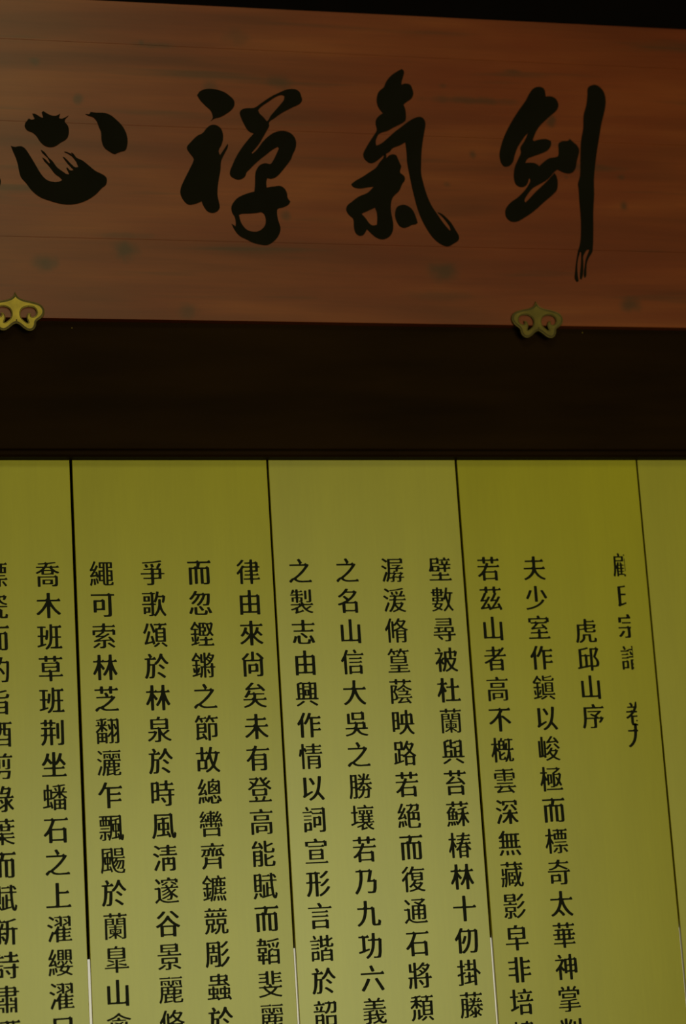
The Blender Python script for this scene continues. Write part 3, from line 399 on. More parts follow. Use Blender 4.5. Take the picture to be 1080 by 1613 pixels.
'新':[[150,19,146,20,145,22,145,108,144,110,143,110,128,110,126,109,125,78,122,60,115,34,107,21,99,21,91,28,97,43,85,43,72,67,72,35,70,27,66,25,58,22,40,23,38,31,49,32,51,34,51,81,49,82,17,82,16,84,16,90,18,91,46,92,51,97,51,111,49,112,16,112,15,114,15,120,17,121,53,121,64,123,74,149,79,151,91,148,93,147,85,122,104,122,105,124,105,152,104,153,20,153,18,155,18,162,46,163,51,167,47,178,58,182,65,181,74,163,76,162,84,162,97,170,105,162,106,164,110,165,134,169,162,178,169,177,176,171,176,169,171,167,128,157,126,156,127,121,139,121,151,128,157,122,164,121,183,120,185,119,185,110,168,110,166,109,166,22,165,20,161,19],[24,39,16,45,24,57,31,72,38,73,47,70,48,68,45,61,35,43,31,39],[100,54,101,55,103,64,104,81,72,81,72,70,80,74,88,73],[73,92,84,92,97,99,103,92,104,92,105,96,105,111,72,112,72,94],[37,124,36,126,31,147,39,149,47,149,52,140,55,127,45,124]],
'於':[[22,20,13,29,20,40,25,53,29,73,31,97,33,139,31,141,16,142,15,151,50,153,49,159,39,177,48,181,57,181,64,172,71,160,70,158,61,154,61,152,70,152,87,162,96,151,100,143,95,141,56,141,55,139,55,115,57,114,70,114,75,115,86,114,84,120,101,135,115,154,126,181,135,182,146,178,145,168,152,156,164,140,173,131,186,121,186,119,179,111,169,112,155,123,136,147,134,147,122,130,108,116,100,110,90,109,88,66,85,39,80,27,76,24,70,22,47,22,45,24,44,30,45,32,59,33,62,36,64,44,68,103,66,104,55,104,51,70,43,43,38,30,31,21],[149,23,127,39,103,53,103,56,109,62,118,62,140,50,160,37,165,33,159,25,157,23],[142,81,114,104,114,106,118,111,121,112,130,111,158,91,158,88,152,81]],
'旨':[[42,18,37,19,36,21,37,99,43,101,56,100,135,100,150,108,155,101,165,99,164,20,159,18,148,19,143,20,143,25,141,26,60,26,58,25,57,19,52,18],[59,36,136,36,143,41,143,58,140,59,60,59,58,57,58,38],[59,68,135,68,143,73,143,88,140,90,60,90,58,87,58,70],[67,119,45,120,38,123,33,128,30,140,30,178,31,180,36,182,47,182,53,180,53,161,55,160,102,165,145,173,154,173,160,166,158,164,128,158,54,149,53,147,53,135,55,132,58,130,69,129,142,130,147,131,151,134,155,149,163,149,176,144,173,131,167,122,143,119]],
'映':[[171,19,161,24,152,32,143,42,131,61,118,44,107,34,96,26,82,20,75,19,73,20,68,26,68,28,91,41,101,51,108,60,113,70,116,81,115,83,99,82,76,83,75,81,75,53,69,52,42,53,40,51,40,39,35,37,27,37,21,39,21,167,27,169,39,168,69,169,75,167,75,96,77,93,83,93,85,95,85,151,91,153,118,153,119,178,120,180,125,181,133,181,139,179,139,155,140,153,149,153,162,160,168,154,176,152,177,95,178,93,186,92,187,84,170,82,145,83,143,81,149,67,160,48,169,39,185,28,179,19],[42,63,53,63,55,64,55,104,54,106,43,106,41,105,40,65],[106,93,116,93,118,95,119,140,118,142,107,142,105,141,105,96],[141,93,154,93,156,95,156,140,155,142,141,142,139,141,139,96],[42,116,53,116,55,117,55,156,54,158,43,158,41,157,40,118]],
'時':[[121,19,119,21,118,29,135,29,143,35,143,80,141,83,80,83,79,81,78,55,73,53,42,54,40,52,40,40,35,38,27,38,21,40,21,169,27,170,51,169,65,177,70,171,78,169,79,127,81,125,111,125,119,130,119,149,83,150,82,151,82,157,84,160,111,160,114,161,119,165,119,179,121,181,134,182,140,180,140,162,142,160,158,160,171,168,179,159,182,152,178,150,143,150,140,148,140,127,141,125,158,126,162,125,184,125,187,123,187,117,185,115,166,115,164,114,164,93,184,92,185,91,185,85,183,83,166,83,164,82,164,36,163,27,159,22,149,19],[110,39,89,68,89,70,96,74,106,73,118,60,126,47,126,45,118,40],[42,64,51,64,58,69,59,105,57,107,43,107,41,106,40,66],[81,93,136,93,143,98,143,114,140,115,134,114,121,115,80,115,79,113,79,95],[42,118,52,118,58,122,59,157,57,159,43,159,41,158,40,120]],
'景':[[93,19,71,19,68,26,69,28,86,27,89,29,89,57,48,57,42,59,42,92,48,94,153,94,158,92,158,58,153,57,111,57,109,25,104,21],[166,21,145,33,122,43,121,45,127,50,134,51,168,36,178,30,179,28,173,22],[26,22,18,29,19,31,42,41,60,51,66,51,75,47,70,42,51,30,33,22],[63,66,84,66,95,73,101,67,133,66,138,70,139,83,136,85,63,84,61,82,61,68],[19,104,17,106,17,111,19,113,88,114,89,116,87,122,93,125,91,126,43,126,38,127,38,174,43,175,134,175,147,182,152,176,161,175,162,173,162,127,156,126,106,126,104,126,104,124,110,115,113,114,164,114,176,119,181,113,184,107,180,104],[59,134,87,134,99,141,105,134,135,134,142,138,142,145,140,147,59,147,57,145,57,136],[59,154,135,154,142,159,142,166,140,167,59,167,57,165,57,156]],
'有':[[57,18,53,19,52,21,51,93,49,93,30,77,22,77,15,86,31,100,42,112,56,133,62,146,60,147,19,147,17,149,18,157,57,158,71,166,76,180,81,181,97,177,91,160,93,158,161,158,174,165,176,165,182,157,185,151,185,150,182,148,87,147,85,146,75,127,77,124,132,124,147,132,152,126,161,124,162,34,161,27,157,22,146,19,116,20,114,21,112,28,112,30,133,30,139,34,140,52,139,54,76,54,74,52,74,20,68,18],[75,64,133,64,140,69,140,83,137,85,75,85,74,82,74,66],[75,94,133,94,140,99,140,113,137,115,75,115,74,113,74,96]],
'木':[[94,18,89,19,88,21,87,93,68,70,56,58,32,39,21,38,13,47,14,49,38,67,51,79,71,106,82,124,79,126,20,126,18,127,18,135,20,137,76,138,88,146,88,180,94,182,105,182,110,181,112,179,112,140,113,137,158,137,173,146,182,136,185,129,181,126,120,126,118,124,127,108,148,80,162,67,186,48,178,39,168,39,143,59,112,94,111,20,105,18]],
'未':[[94,18,89,19,88,21,88,70,87,72,66,53,43,36,31,29,23,29,21,30,15,37,15,39,37,52,50,62,71,82,80,95,78,97,19,97,17,98,17,105,19,107,72,107,87,116,88,119,88,138,87,140,31,141,30,142,30,150,32,151,81,152,88,157,88,180,94,182,104,182,110,181,111,179,111,154,112,152,148,152,163,160,171,151,174,144,170,141,112,140,111,109,114,107,160,107,174,116,176,116,183,107,186,100,182,97,121,97,119,95,132,79,149,63,163,52,185,38,178,29,168,29,144,44,112,73,111,20,105,18]],
'杜':[[50,18,45,19,44,21,44,81,27,56,18,57,12,66,29,96,37,117,42,133,40,136,16,136,15,138,15,144,17,146,35,147,43,151,44,154,44,180,50,182,60,182,65,181,67,179,67,147,69,147,82,155,90,146,93,139,89,136,69,136,67,135,67,125,86,95,78,86,70,86,67,88,67,87,66,20,60,18],[125,26,121,27,75,27,73,29,73,36,75,38,111,38,118,42,118,113,116,114,84,114,83,116,83,123,85,125,111,125,118,129,119,178,125,180,135,180,141,179,142,177,142,125,158,125,173,133,180,124,183,117,178,114,144,114,142,113,142,39,144,38,164,38,179,46,186,37,189,30,185,27]],
'林':[[54,18,49,20,48,21,47,81,34,60,28,53,19,53,13,62,31,93,41,117,45,130,43,132,17,132,16,134,16,142,18,143,38,143,47,148,48,179,49,181,63,182,70,180,71,143,74,143,87,151,93,144,96,143,116,143,125,148,126,151,127,180,133,182,142,182,148,181,149,179,149,143,161,143,175,151,183,142,186,135,186,134,181,132,155,132,153,130,157,115,168,89,175,76,186,60,186,58,178,49,169,49,162,59,150,80,149,20,142,18,133,18,127,20,126,82,124,81,112,61,99,46,90,46,83,56,97,74,106,89,118,115,123,131,121,132,71,132,70,130,71,126,98,94,91,84,82,84,80,85,72,97,70,97,70,21,64,18]],
'椿':[[95,16,91,18,91,19,90,69,89,70,81,64,76,64,67,72,87,89,95,100,98,105,96,106,74,106,73,108,73,113,75,115,91,115,103,122,107,120,110,128,110,131,83,131,82,133,82,138,84,139,104,140,115,147,117,153,115,155,79,155,77,157,78,163,80,164,111,164,120,170,123,180,127,182,141,179,139,166,140,164,160,164,173,171,179,163,181,157,177,155,138,155,136,153,133,141,135,139,154,139,168,147,174,139,177,133,172,131,131,131,129,129,125,117,127,115,137,115,149,122,155,115,162,115,176,122,182,114,184,109,184,108,181,106,160,106,158,105,161,98,168,89,185,73,177,65,172,65,164,71,162,70,162,19,157,17,147,17,144,19,143,25,142,27,111,27,109,26,108,18,104,16],[42,18,39,19,38,21,37,73,26,53,20,53,15,63,28,94,37,131,35,133,18,133,17,141,19,143,37,144,38,180,42,182,51,182,55,180,56,179,57,144,72,143,73,141,72,133,57,132,57,123,77,91,70,83,65,83,63,84,58,94,57,94,56,20,52,18],[110,36,138,36,143,41,143,54,141,55,109,55,109,53,109,38],[110,63,137,64,143,68,143,81,141,82,109,82,109,80,109,65],[112,91,136,91,142,94,143,96,138,106,123,106,118,103,111,93]],
'極':[[41,19,37,20,36,22,36,73,25,55,19,56,13,67,26,97,36,134,34,137,17,137,16,145,18,147,35,148,36,180,41,182,49,182,54,181,55,180,55,148,69,147,71,145,70,137,56,137,55,135,55,125,66,107,68,108,68,130,69,132,73,133,92,132,101,133,107,131,107,73,107,71,102,70,85,70,84,69,83,60,78,59,69,60,68,62,68,90,59,89,55,93,55,21,50,19],[60,27,59,29,59,34,61,37,163,37,177,45,184,36,187,30,182,27],[93,45,92,46,91,53,107,53,110,56,110,141,134,154,143,161,141,163,70,163,69,164,69,171,71,172,135,172,149,180,155,172,168,172,173,168,172,166,153,151,130,138,129,136,130,134,151,135,165,143,171,135,178,132,174,111,166,86,179,63,179,60,173,54,166,54,156,69,147,58,139,51,133,51,129,53,125,48,116,45],[129,63,131,64,139,72,146,85,131,109,137,114,143,114,152,104,154,103,158,119,159,124,158,126,129,126],[85,78,90,78,91,80,91,122,89,124,85,124,84,122,84,80]],
'槪':[[43,18,39,19,38,21,38,76,26,53,20,53,14,63,27,93,37,131,35,133,17,133,16,142,18,143,38,144,39,180,43,182,52,182,57,180,57,145,59,143,69,144,70,161,74,163,83,163,91,180,107,178,101,164,103,162,118,163,120,171,140,171,151,178,156,173,161,171,182,171,183,164,182,162,165,162,163,160,160,109,162,107,166,107,178,114,185,106,187,100,183,98,160,97,157,89,162,84,162,34,164,32,168,33,170,36,171,46,177,46,185,41,184,32,182,27,173,24,157,23,150,25,146,30,144,46,133,26,127,20,121,20,114,24,120,33,119,35,105,33,83,33,76,36,72,39,71,45,71,88,63,89,58,96,57,20,53,18],[92,42,101,42,108,46,110,48,111,55,112,56,117,56,124,52,125,45,126,45,136,71,141,93,141,97,129,97,105,99,87,99,75,97,74,94,83,94,87,92,88,72,111,85,117,85,122,79,121,78,113,72,88,58,88,45],[138,107,142,107,144,109,146,135,146,160,144,162,123,161,122,159,123,128,126,145,132,147,141,144,136,109],[89,108,97,108,104,112,104,127,88,127,87,110],[69,109,70,111,69,132,68,133,58,132,58,123],[89,135,97,136,104,140,104,153,88,153,87,138]],
'標':[[46,18,43,19,42,21,41,81,26,53,20,54,14,63,29,93,40,130,38,132,18,132,17,141,19,142,35,142,41,147,42,180,46,182,55,182,60,180,61,143,80,142,82,149,85,150,107,150,108,162,106,164,77,164,76,167,76,171,77,173,100,173,113,180,118,175,123,173,146,174,150,173,164,173,177,180,179,180,185,172,187,166,183,164,154,164,152,162,152,152,154,150,175,151,180,149,180,111,179,109,175,108,163,109,146,108,136,109,85,108,81,110,81,132,61,131,61,117,80,87,75,79,70,78,68,79,62,89,61,90,60,20,56,18],[123,19,105,19,102,26,103,28,116,27,120,29,120,63,76,64,75,65,75,72,113,73,125,80,130,74,137,73,165,73,177,79,179,79,187,67,187,66,184,64,139,63,138,26,134,21],[77,25,71,31,71,32,84,44,95,57,102,57,109,53,109,51,107,47,94,34,83,26],[171,25,148,50,149,53,155,57,162,56,184,34,184,31,178,26],[87,88,86,89,86,94,88,96,174,96,176,94,176,89,174,88],[100,117,107,117,108,118,109,139,107,141,101,141,99,140,99,119],[126,117,133,117,135,118,135,139,134,141,126,141,125,140,124,119],[153,117,161,117,162,118,163,139,161,141,153,141,151,140,151,119],[126,150,135,151,135,162,134,164,125,163,125,152]],
'歌':[[104,18,98,24,86,20,65,20,63,21,62,25,63,27,78,28,80,30,80,91,17,92,14,94,14,100,16,101,71,102,79,106,79,162,77,163,18,163,16,165,17,172,71,172,85,180,92,173,111,171,111,163,101,163,99,161,99,119,102,122,111,143,119,179,121,181,125,182,139,178,134,155,135,153,156,152,169,160,175,153,184,150,179,121,173,106,168,105,157,110,163,139,163,141,161,142,131,142,121,118,115,108,108,108,101,112,99,112,100,102,114,101,116,99,115,92,102,92,100,90,100,35,100,33,102,33,109,41,119,56,125,72,130,90,132,128,137,130,145,131,151,128,151,102,159,70,164,58,171,47,187,29,187,27,181,19,172,20,158,36,142,62,133,44,120,27,111,19],[29,33,24,35,24,36,24,78,30,79,41,78,69,79,75,78,74,43,69,41,44,42,42,41,41,35,37,33],[43,50,56,51,56,70,43,70,42,52],[30,114,26,116,25,117,26,150,31,151,41,150,68,151,74,149,74,116,68,114,58,115],[44,123,56,123,56,142,43,141,43,125]],
'泉':[[93,19,67,19,63,27,65,29,83,29,89,33,89,100,87,102,42,100,36,102,36,164,42,166,80,165,83,168,88,181,91,182,109,179,109,177,103,168,105,165,136,165,149,172,154,167,160,166,164,164,164,103,158,100,112,102,110,100,110,97,118,83,125,74,156,97,163,97,171,92,172,90,171,88,137,66,135,63,142,56,152,49,167,41,183,35,184,34,179,26,177,25,170,25,157,30,144,36,132,44,111,64,109,27,104,21],[22,24,16,32,16,34,32,43,43,51,56,65,61,75,59,77,21,77,20,79,20,86,55,87,67,93,72,88,78,87,84,84,84,82,79,71,72,59,62,47,52,38,41,31,29,24],[58,110,82,110,95,117,101,111,109,110,136,110,143,115,143,128,141,129,58,129,57,127,57,112],[58,138,136,138,143,142,143,155,141,157,58,157,57,154,57,140]],
'深':[[116,19,111,20,110,22,109,61,90,41,73,29,63,29,57,36,57,38,72,48,84,59,96,73,101,83,99,85,65,85,64,87,64,94,96,95,109,103,110,113,116,115,126,115,132,113,132,97,134,95,158,95,171,102,173,102,179,94,182,88,181,87,177,85,143,85,141,83,147,73,159,58,169,48,182,39,182,37,175,29,166,29,150,42,133,61,132,21,126,19],[28,22,19,29,19,32,45,85,48,86,55,86,62,79,62,75,37,24,35,22],[45,104,15,121,15,123,19,129,21,130,30,129,58,114,59,111,54,104],[73,107,66,113,66,115,82,129,96,147,105,147,115,144,115,142,107,131,91,114,82,107],[159,107,143,126,127,142,127,144,134,149,143,149,168,124,175,116,175,113,167,107],[66,141,65,143,64,158,59,152,50,153,23,170,24,172,29,179,39,178,63,164,65,165,65,170,67,171,150,171,164,179,171,172,178,171,179,169,179,144,178,142,158,142,158,159,156,161,88,162,86,160,85,142]],
'淸':[[82,18,78,19,77,21,78,100,83,102,108,101,120,107,125,102,145,101,157,107,162,102,171,100,172,31,171,26,168,23,157,19,133,19,130,20,128,28,142,29,151,35,151,55,151,57,99,58,97,56,97,20,92,18],[32,21,22,28,21,31,35,55,51,85,53,86,59,86,67,79,67,76,39,23,37,21],[98,67,108,67,113,70,114,89,113,91,99,91,97,91,97,69],[135,67,145,67,151,70,151,91,134,91,133,69],[47,104,16,122,16,124,20,130,23,131,31,131,44,124,59,115,59,113,54,105],[117,115,63,115,61,117,61,123,62,125,106,125,111,127,112,130,111,138,74,139,73,140,73,145,75,147,111,147,112,149,111,159,69,159,62,152,56,151,41,162,26,170,25,173,30,179,38,179,67,164,68,168,70,168,107,169,112,172,113,180,117,182,127,182,132,181,133,170,134,169,161,169,172,175,174,175,179,168,182,163,181,161,177,160,134,159,133,158,133,149,135,147,173,147,175,145,174,139,134,139,133,137,133,126,135,125,167,125,179,131,185,124,188,117,183,115]],
'湲':[[86,18,81,25,81,27,105,35,115,40,116,43,99,59,85,36,70,20,61,20,54,26,54,28,69,43,76,55,84,71,91,94,89,97,61,97,60,99,60,105,62,106,85,106,93,112,95,120,94,121,93,122,66,122,64,124,65,130,67,131,88,131,101,138,106,132,110,131,134,131,140,139,151,161,159,162,169,159,169,156,156,134,156,132,162,131,174,138,180,130,183,124,178,122,116,122,115,120,113,107,115,106,165,106,178,113,185,105,187,99,183,97,112,97,110,95,108,83,110,81,139,81,151,88,157,82,162,81,167,79,168,76,163,65,155,55,145,45,144,42,158,35,182,28,183,26,178,19,169,19,148,25,130,33,106,23,93,19],[29,22,20,29,20,32,46,84,48,86,54,86,61,79,62,76,36,24,34,22],[129,51,140,61,145,69,145,72,113,72,112,69,117,63],[43,104,16,122,15,124,19,130,25,131,29,130,54,115,54,112,50,105],[81,134,79,136,73,152,80,156,88,156,92,149,96,138,87,134],[113,136,112,137,107,157,115,159,123,159,127,151,129,139,120,136],[52,152,25,170,25,172,29,178,38,178,53,170,64,162,64,160,59,152],[68,159,66,161,65,165,66,167,115,172,159,181,166,180,172,174,171,172,160,170,130,165]],
'潺':[[99,19,83,19,80,24,81,26,92,26,95,27,95,41,94,43,80,41,73,41,62,20,56,20,47,26,58,54,61,78,36,21,29,20,19,27,45,87,52,88,60,82,62,82,64,105,63,158,62,157,56,151,50,151,22,170,22,172,27,178,34,179,63,161,64,173,68,175,152,175,165,181,170,175,177,175,178,173,178,144,84,143,83,141,83,115,84,113,122,114,124,119,137,125,135,127,96,127,95,129,95,133,96,134,161,134,165,131,165,129,142,117,142,115,163,114,175,121,181,113,183,108,179,106,142,106,141,104,141,94,138,89,131,87,115,87,114,85,116,82,124,81,128,79,131,81,151,81,162,88,168,81,177,81,181,78,181,76,164,62,163,56,165,54,184,54,185,53,185,48,183,46,164,46,162,24,158,20,150,18,132,19,130,25,131,27,141,27,145,28,145,46,126,46,122,49,114,47,112,45,111,24,108,21],[76,50,94,53,96,61,105,70,106,72,80,73],[129,55,145,55,146,62,156,70,157,72,127,74,113,61,112,58,114,56,127,58],[82,81,99,81,102,82,107,86,106,94,123,95,123,105,121,106,86,106,83,108,81,83],[46,104,16,122,16,124,20,130,22,131,29,130,57,115,57,112,52,105],[84,152,153,152,159,156,160,164,157,166,84,166,83,164,83,154]],
'濯':[[79,18,76,19,75,21,74,70,69,67,60,69,37,23,31,22,21,31,47,85,53,86,62,81,73,95,85,117,89,118,101,115,101,128,100,130,73,117,67,117,66,118,64,124,64,126,99,141,101,144,100,166,67,167,65,168,66,174,94,175,106,182,111,176,119,174,119,116,115,114,102,115,102,112,97,103,99,101,113,101,116,101,121,105,118,112,119,114,127,117,124,120,122,125,123,127,157,142,160,145,159,166,123,167,122,168,122,174,153,175,164,182,169,176,177,175,178,173,178,115,173,114,164,114,160,115,160,129,158,131,132,118,135,115,142,101,162,101,173,107,179,100,182,95,178,92,140,91,139,81,140,79,155,79,168,86,176,73,172,71,141,71,139,69,140,58,155,57,168,64,176,51,172,49,140,49,139,47,140,35,142,34,165,34,177,41,183,34,185,28,181,26,95,26,93,25,92,19],[95,34,115,35,120,39,120,48,118,49,94,49,93,37],[95,57,114,57,120,62,120,70,118,71,94,71,93,59],[95,79,114,79,120,83,120,91,118,92,94,91,93,81],[44,105,16,121,16,123,21,130,29,130,55,116,55,113,50,106],[85,140,70,154,70,156,75,160,82,160,96,147,96,145,91,140],[144,141,129,155,129,157,133,160,140,160,154,148,154,146,150,141],[55,152,27,170,27,172,32,178,34,179,40,178,66,163,66,161,61,153]],
'灑':[[83,18,82,19,79,27,82,32,83,37,83,68,82,70,78,69,73,42,68,29,63,20,61,19,58,19,49,25,57,44,60,62,62,118,67,121,111,120,112,122,110,127,101,128,100,149,98,151,78,151,77,127,63,127,63,157,115,158,116,156,116,135,118,133,123,133,125,135,125,156,126,158,178,158,179,129,178,126,185,113,181,111,144,111,143,109,143,101,145,99,174,99,177,98,176,71,146,70,145,57,146,55,147,55,170,63,173,62,177,56,168,52,146,44,145,32,146,29,148,28,162,28,169,32,170,43,175,43,185,39,181,22,169,20,141,19,132,22,128,29],[28,22,19,27,18,29,40,81,41,82,45,82,53,77,54,74,33,23,31,22],[100,32,122,36,128,35,128,70,110,70,100,69,100,60,101,58,125,58,127,55,127,52,125,51,100,50,100,34],[80,78,94,79,94,91,80,91,79,80],[112,78,126,78,126,91,111,91,110,80],[144,78,159,78,159,91,144,91,143,80],[80,99,94,100,94,111,80,111,79,101],[112,99,126,100,126,111,111,111,110,101],[41,105,17,122,17,124,21,128,27,129,51,114,51,112,46,106],[141,120,166,120,174,125,174,127,164,128,163,151,140,150,140,128,130,127,129,125,131,121],[150,129,148,131,143,143,148,146,153,146,155,144,160,132,155,130],[87,130,85,131,81,143,86,146,91,146,93,144,97,133,92,130],[44,152,22,172,22,174,27,178,31,179,34,178,55,161,55,158,50,152],[60,167,58,170,58,174,59,175,101,176,113,182,120,174,123,175,165,176,177,182,183,175,185,170,181,167]],
'無':[[166,18,144,51,145,53,154,56,161,56,179,32,183,25,183,23,173,19],[28,19,19,22,18,24,28,37,37,55,44,56,55,53,56,51,52,43,40,24,35,19],[74,20,72,22,70,50,87,52,90,43,92,23,90,22],[117,20,115,22,107,50,115,53,123,53,125,52,129,43,135,24,134,23,125,21],[46,65,43,66,19,66,17,67,18,75,34,76,41,81,41,107,23,109,22,116,24,118,41,119,42,131,40,134,33,128,26,128,17,135,36,156,53,180,60,181,71,177,64,163,65,160,86,162,91,160,107,160,119,162,123,160,140,160,152,162,177,160,177,152,176,151,160,150,158,149,158,119,177,118,178,111,176,108,160,108,158,107,158,78,159,76,161,76,175,84,182,75,185,68,181,66,157,66,152,64,140,66,123,66,119,64,107,66],[62,76,71,76,73,77,73,106,72,108,63,108,61,107,61,78],[94,76,104,76,106,77,106,106,104,108,94,108,93,107,92,78],[126,76,136,76,138,77,138,106,137,108,127,108,125,107,125,78],[62,118,71,118,73,120,73,148,72,150,63,150,61,149,61,121],[94,118,104,118,106,120,106,148,104,150,94,150,93,149,92,121],[126,118,136,118,138,120,138,148,137,150,127,150,125,149,125,121]],
'爭':[[61,19,59,21,57,28,57,30,83,30,88,33,88,59,33,60,32,61,32,67,34,69,83,69,88,73,88,89,86,90,16,90,14,92,14,98,16,99,82,99,88,104,88,118,86,120,36,120,35,122,35,128,84,130,91,134,92,136,85,156,97,160,102,160,104,159,112,140,111,138,98,134,99,131,108,129,128,129,131,132,127,135,127,136,145,164,153,164,164,160,165,158,145,131,146,130,158,130,163,129,164,100,185,99,186,97,186,91,164,90,164,62,163,60,158,59,144,60,111,59,110,31,108,26,104,22,94,19],[111,69,135,69,140,71,143,74,142,90,111,90,110,71],[111,99,135,99,140,101,143,104,142,119,111,120,110,101],[53,134,51,136,43,154,52,158,60,158,66,150,71,139,60,134],[29,162,26,168,28,170,95,174,154,182,162,181,168,174,167,173,153,170,108,166]],
'爾':[[35,18,31,19,30,21,30,122,29,124,23,125,16,132,37,143,55,157,58,158,65,157,71,155,72,153,52,137,51,134,81,134,90,140,90,158,87,160,20,160,19,162,19,169,81,170,96,178,101,172,108,170,123,170,137,178,144,170,159,170,173,178,175,178,182,169,185,163,184,162,180,160,145,160,143,159,144,157,167,145,184,134,177,127,172,126,171,125,171,32,168,23,157,19,130,19,128,27,140,28,150,35,151,37,151,47,147,44,141,44,134,49,120,35,110,35,109,20,104,19,94,19,90,22,89,45,85,43,80,43,73,48,60,34,50,34,49,19,45,18],[50,43,55,46,62,56,60,59,51,65,50,63],[110,43,114,46,122,57,121,60,110,66,109,64],[89,51,90,53,89,90,85,87,80,87,72,92,60,80,55,80,50,81,51,67,55,70,59,71,68,67,75,77,87,75,87,73,81,59],[150,51,151,54,151,124,149,125,110,124,109,122,110,110,114,113,119,113,128,110,134,118,146,117,146,115,140,102,149,92,146,87,143,86,139,87,132,92,120,80,110,81,110,68,114,71,119,71,128,68,134,77,147,76,148,73,141,60],[50,88,54,90,61,99,60,102,52,107,52,109,56,112,61,112,68,110,75,118,81,118,87,116,80,102,87,95,89,95,89,124,51,124],[110,88,114,91,121,99,119,102,111,107,109,105],[111,134,152,134,155,135,146,142,126,152,126,154,130,158,130,160,112,160,110,160,109,158,109,136]],
'班':[[74,19,67,26,67,27,78,37,87,48,94,61,97,75,99,97,100,180,106,182,114,182,119,180,120,170,122,168,140,169,145,170,161,169,174,176,176,176,182,168,185,161,181,158,161,158,159,157,159,104,161,103,179,103,180,101,180,96,178,93,161,93,159,92,159,37,161,36,165,36,179,43,186,35,188,28,184,25,157,25,153,24,104,26,103,33,104,35,131,36,138,41,138,92,136,93,122,93,120,92,117,73,114,58,106,43,96,30,83,20],[16,34,14,36,13,44,32,49,34,51,34,99,32,100,17,100,16,108,18,110,32,110,34,111,34,156,32,158,15,158,14,166,16,168,36,168,41,169,73,167,75,165,74,158,57,158,55,157,55,112,57,110,70,110,72,111,74,143,80,145,91,143,93,141,93,132,90,99,84,82,79,80,74,81,67,86,69,100,55,99,55,57,56,55,67,57,74,57,75,55,76,48,25,34],[121,103,136,103,138,105,138,156,137,158,122,158,120,157,120,106]],
'瓷':[[34,20,32,21,29,30,37,34,41,38,57,91,55,93,21,93,20,95,21,101,50,102,63,109,70,102,178,102,180,101,180,94,178,93,80,92,78,91,75,79,77,77,117,77,132,85,137,79,146,76,144,40,145,33,150,32,160,33,164,37,167,50,173,51,184,45,180,24,166,22,139,22,131,24,126,28,124,34,125,68,73,69,71,67,61,33,106,35,108,34,107,27],[105,40,77,58,76,60,80,64,88,64,114,49,117,46,113,41],[69,106,64,115,88,123,99,130,106,137,110,145,113,155,112,157,100,157,82,138,73,136,74,129,72,127,26,111,20,111,17,120,64,136,72,137,67,145,82,161,93,181,100,181,111,179,111,177,107,168,108,166,147,166,160,174,166,167,178,164,170,147,164,139,157,139,149,142,154,155,153,157,135,157,131,147,137,137,149,126,161,121,181,116,181,115,176,108,167,108,147,113,133,121,122,130,109,120,98,113,77,106],[59,149,44,158,26,166,25,169,30,174,37,174,51,169,67,160,71,157,67,150,65,149]],
'由':[[32,18,27,19,26,21,27,146,33,147,47,146,81,147,88,152,88,180,94,182,104,182,109,181,111,179,111,149,112,146,143,146,158,155,164,148,173,145,173,20,167,18,152,20,150,21,150,29,148,30,108,30,95,29,90,30,51,30,49,28,48,19,43,18],[50,41,80,41,87,45,87,82,50,82,49,43],[112,41,142,41,150,45,150,82,111,82,111,43],[50,94,80,94,87,98,87,135,50,134,49,96],[112,94,142,94,150,98,150,135,111,134,111,96]],
'登':[[71,22,19,23,18,25,18,30,20,33,61,33,66,38,59,55,72,59,77,57,86,40,85,38,78,35,79,33,110,33,115,40,123,58,127,60,142,55,132,36,132,33,162,33,175,40,182,32,184,26,180,23],[49,61,45,63,44,65,44,103,45,105,50,106,63,105,124,105,138,113,143,106,149,106,153,104,153,65,152,63,147,61,133,62],[66,71,125,71,132,77,132,95,130,96,66,96,65,94,65,73],[21,99,15,105,14,107,34,119,48,131,43,137,28,149,28,151,33,155,39,155,60,142,67,151,74,163,72,165,27,165,25,168,25,173,26,174,66,174,80,182,85,175,91,174,97,171,97,169,92,159,75,134,76,131,126,132,126,134,109,156,98,175,99,177,108,180,115,180,126,163,144,179,151,179,159,174,158,171,134,152,135,149,143,141,145,142,164,158,171,158,179,152,178,150,154,131,156,128,164,122,185,110,185,108,178,100,171,100,164,104,137,123,130,122,64,122,34,102,27,99]],
'皁':[[94,18,89,19,88,20,88,54,87,56,18,56,16,57,15,58,15,65,17,66,82,66,88,70,88,87,87,90,54,90,41,89,34,91,34,161,35,163,41,165,79,164,82,166,87,180,89,181,110,180,110,178,104,166,106,164,137,164,150,171,155,165,165,163,166,162,166,91,159,89,145,90,112,90,110,87,111,67,164,66,177,73,184,66,187,59,182,56,111,56,110,54,110,20,104,18],[57,99,82,99,95,107,101,100,108,99,137,99,143,104,143,121,141,122,58,122,56,120,56,101],[57,131,137,131,143,136,143,153,141,154,58,154,56,152,56,133]],
'矣':[[23,19,17,26,18,28,47,38,60,44,76,57,82,65,79,67,18,67,16,69,16,77,74,77,88,87,88,101,86,103,59,103,48,90,41,84,33,84,24,91,24,92,39,110,53,133,62,133,73,129,67,115,68,113,81,113,95,122,101,115,106,113,169,112,170,105,168,103,111,103,109,79,111,77,161,77,174,85,177,85,183,77,186,70,186,69,183,67,120,67,118,65,126,54,144,41,158,35,182,29,183,27,177,19,167,19,152,23,137,28,125,34,114,42,101,56,84,41,69,32,52,25,32,20],[161,125,145,140,37,133,35,135,33,143,53,159,76,182,85,182,96,179,97,176,67,149,67,147,132,150,133,151,132,153,117,166,125,172,133,172,159,152,178,133,178,131,170,126]],
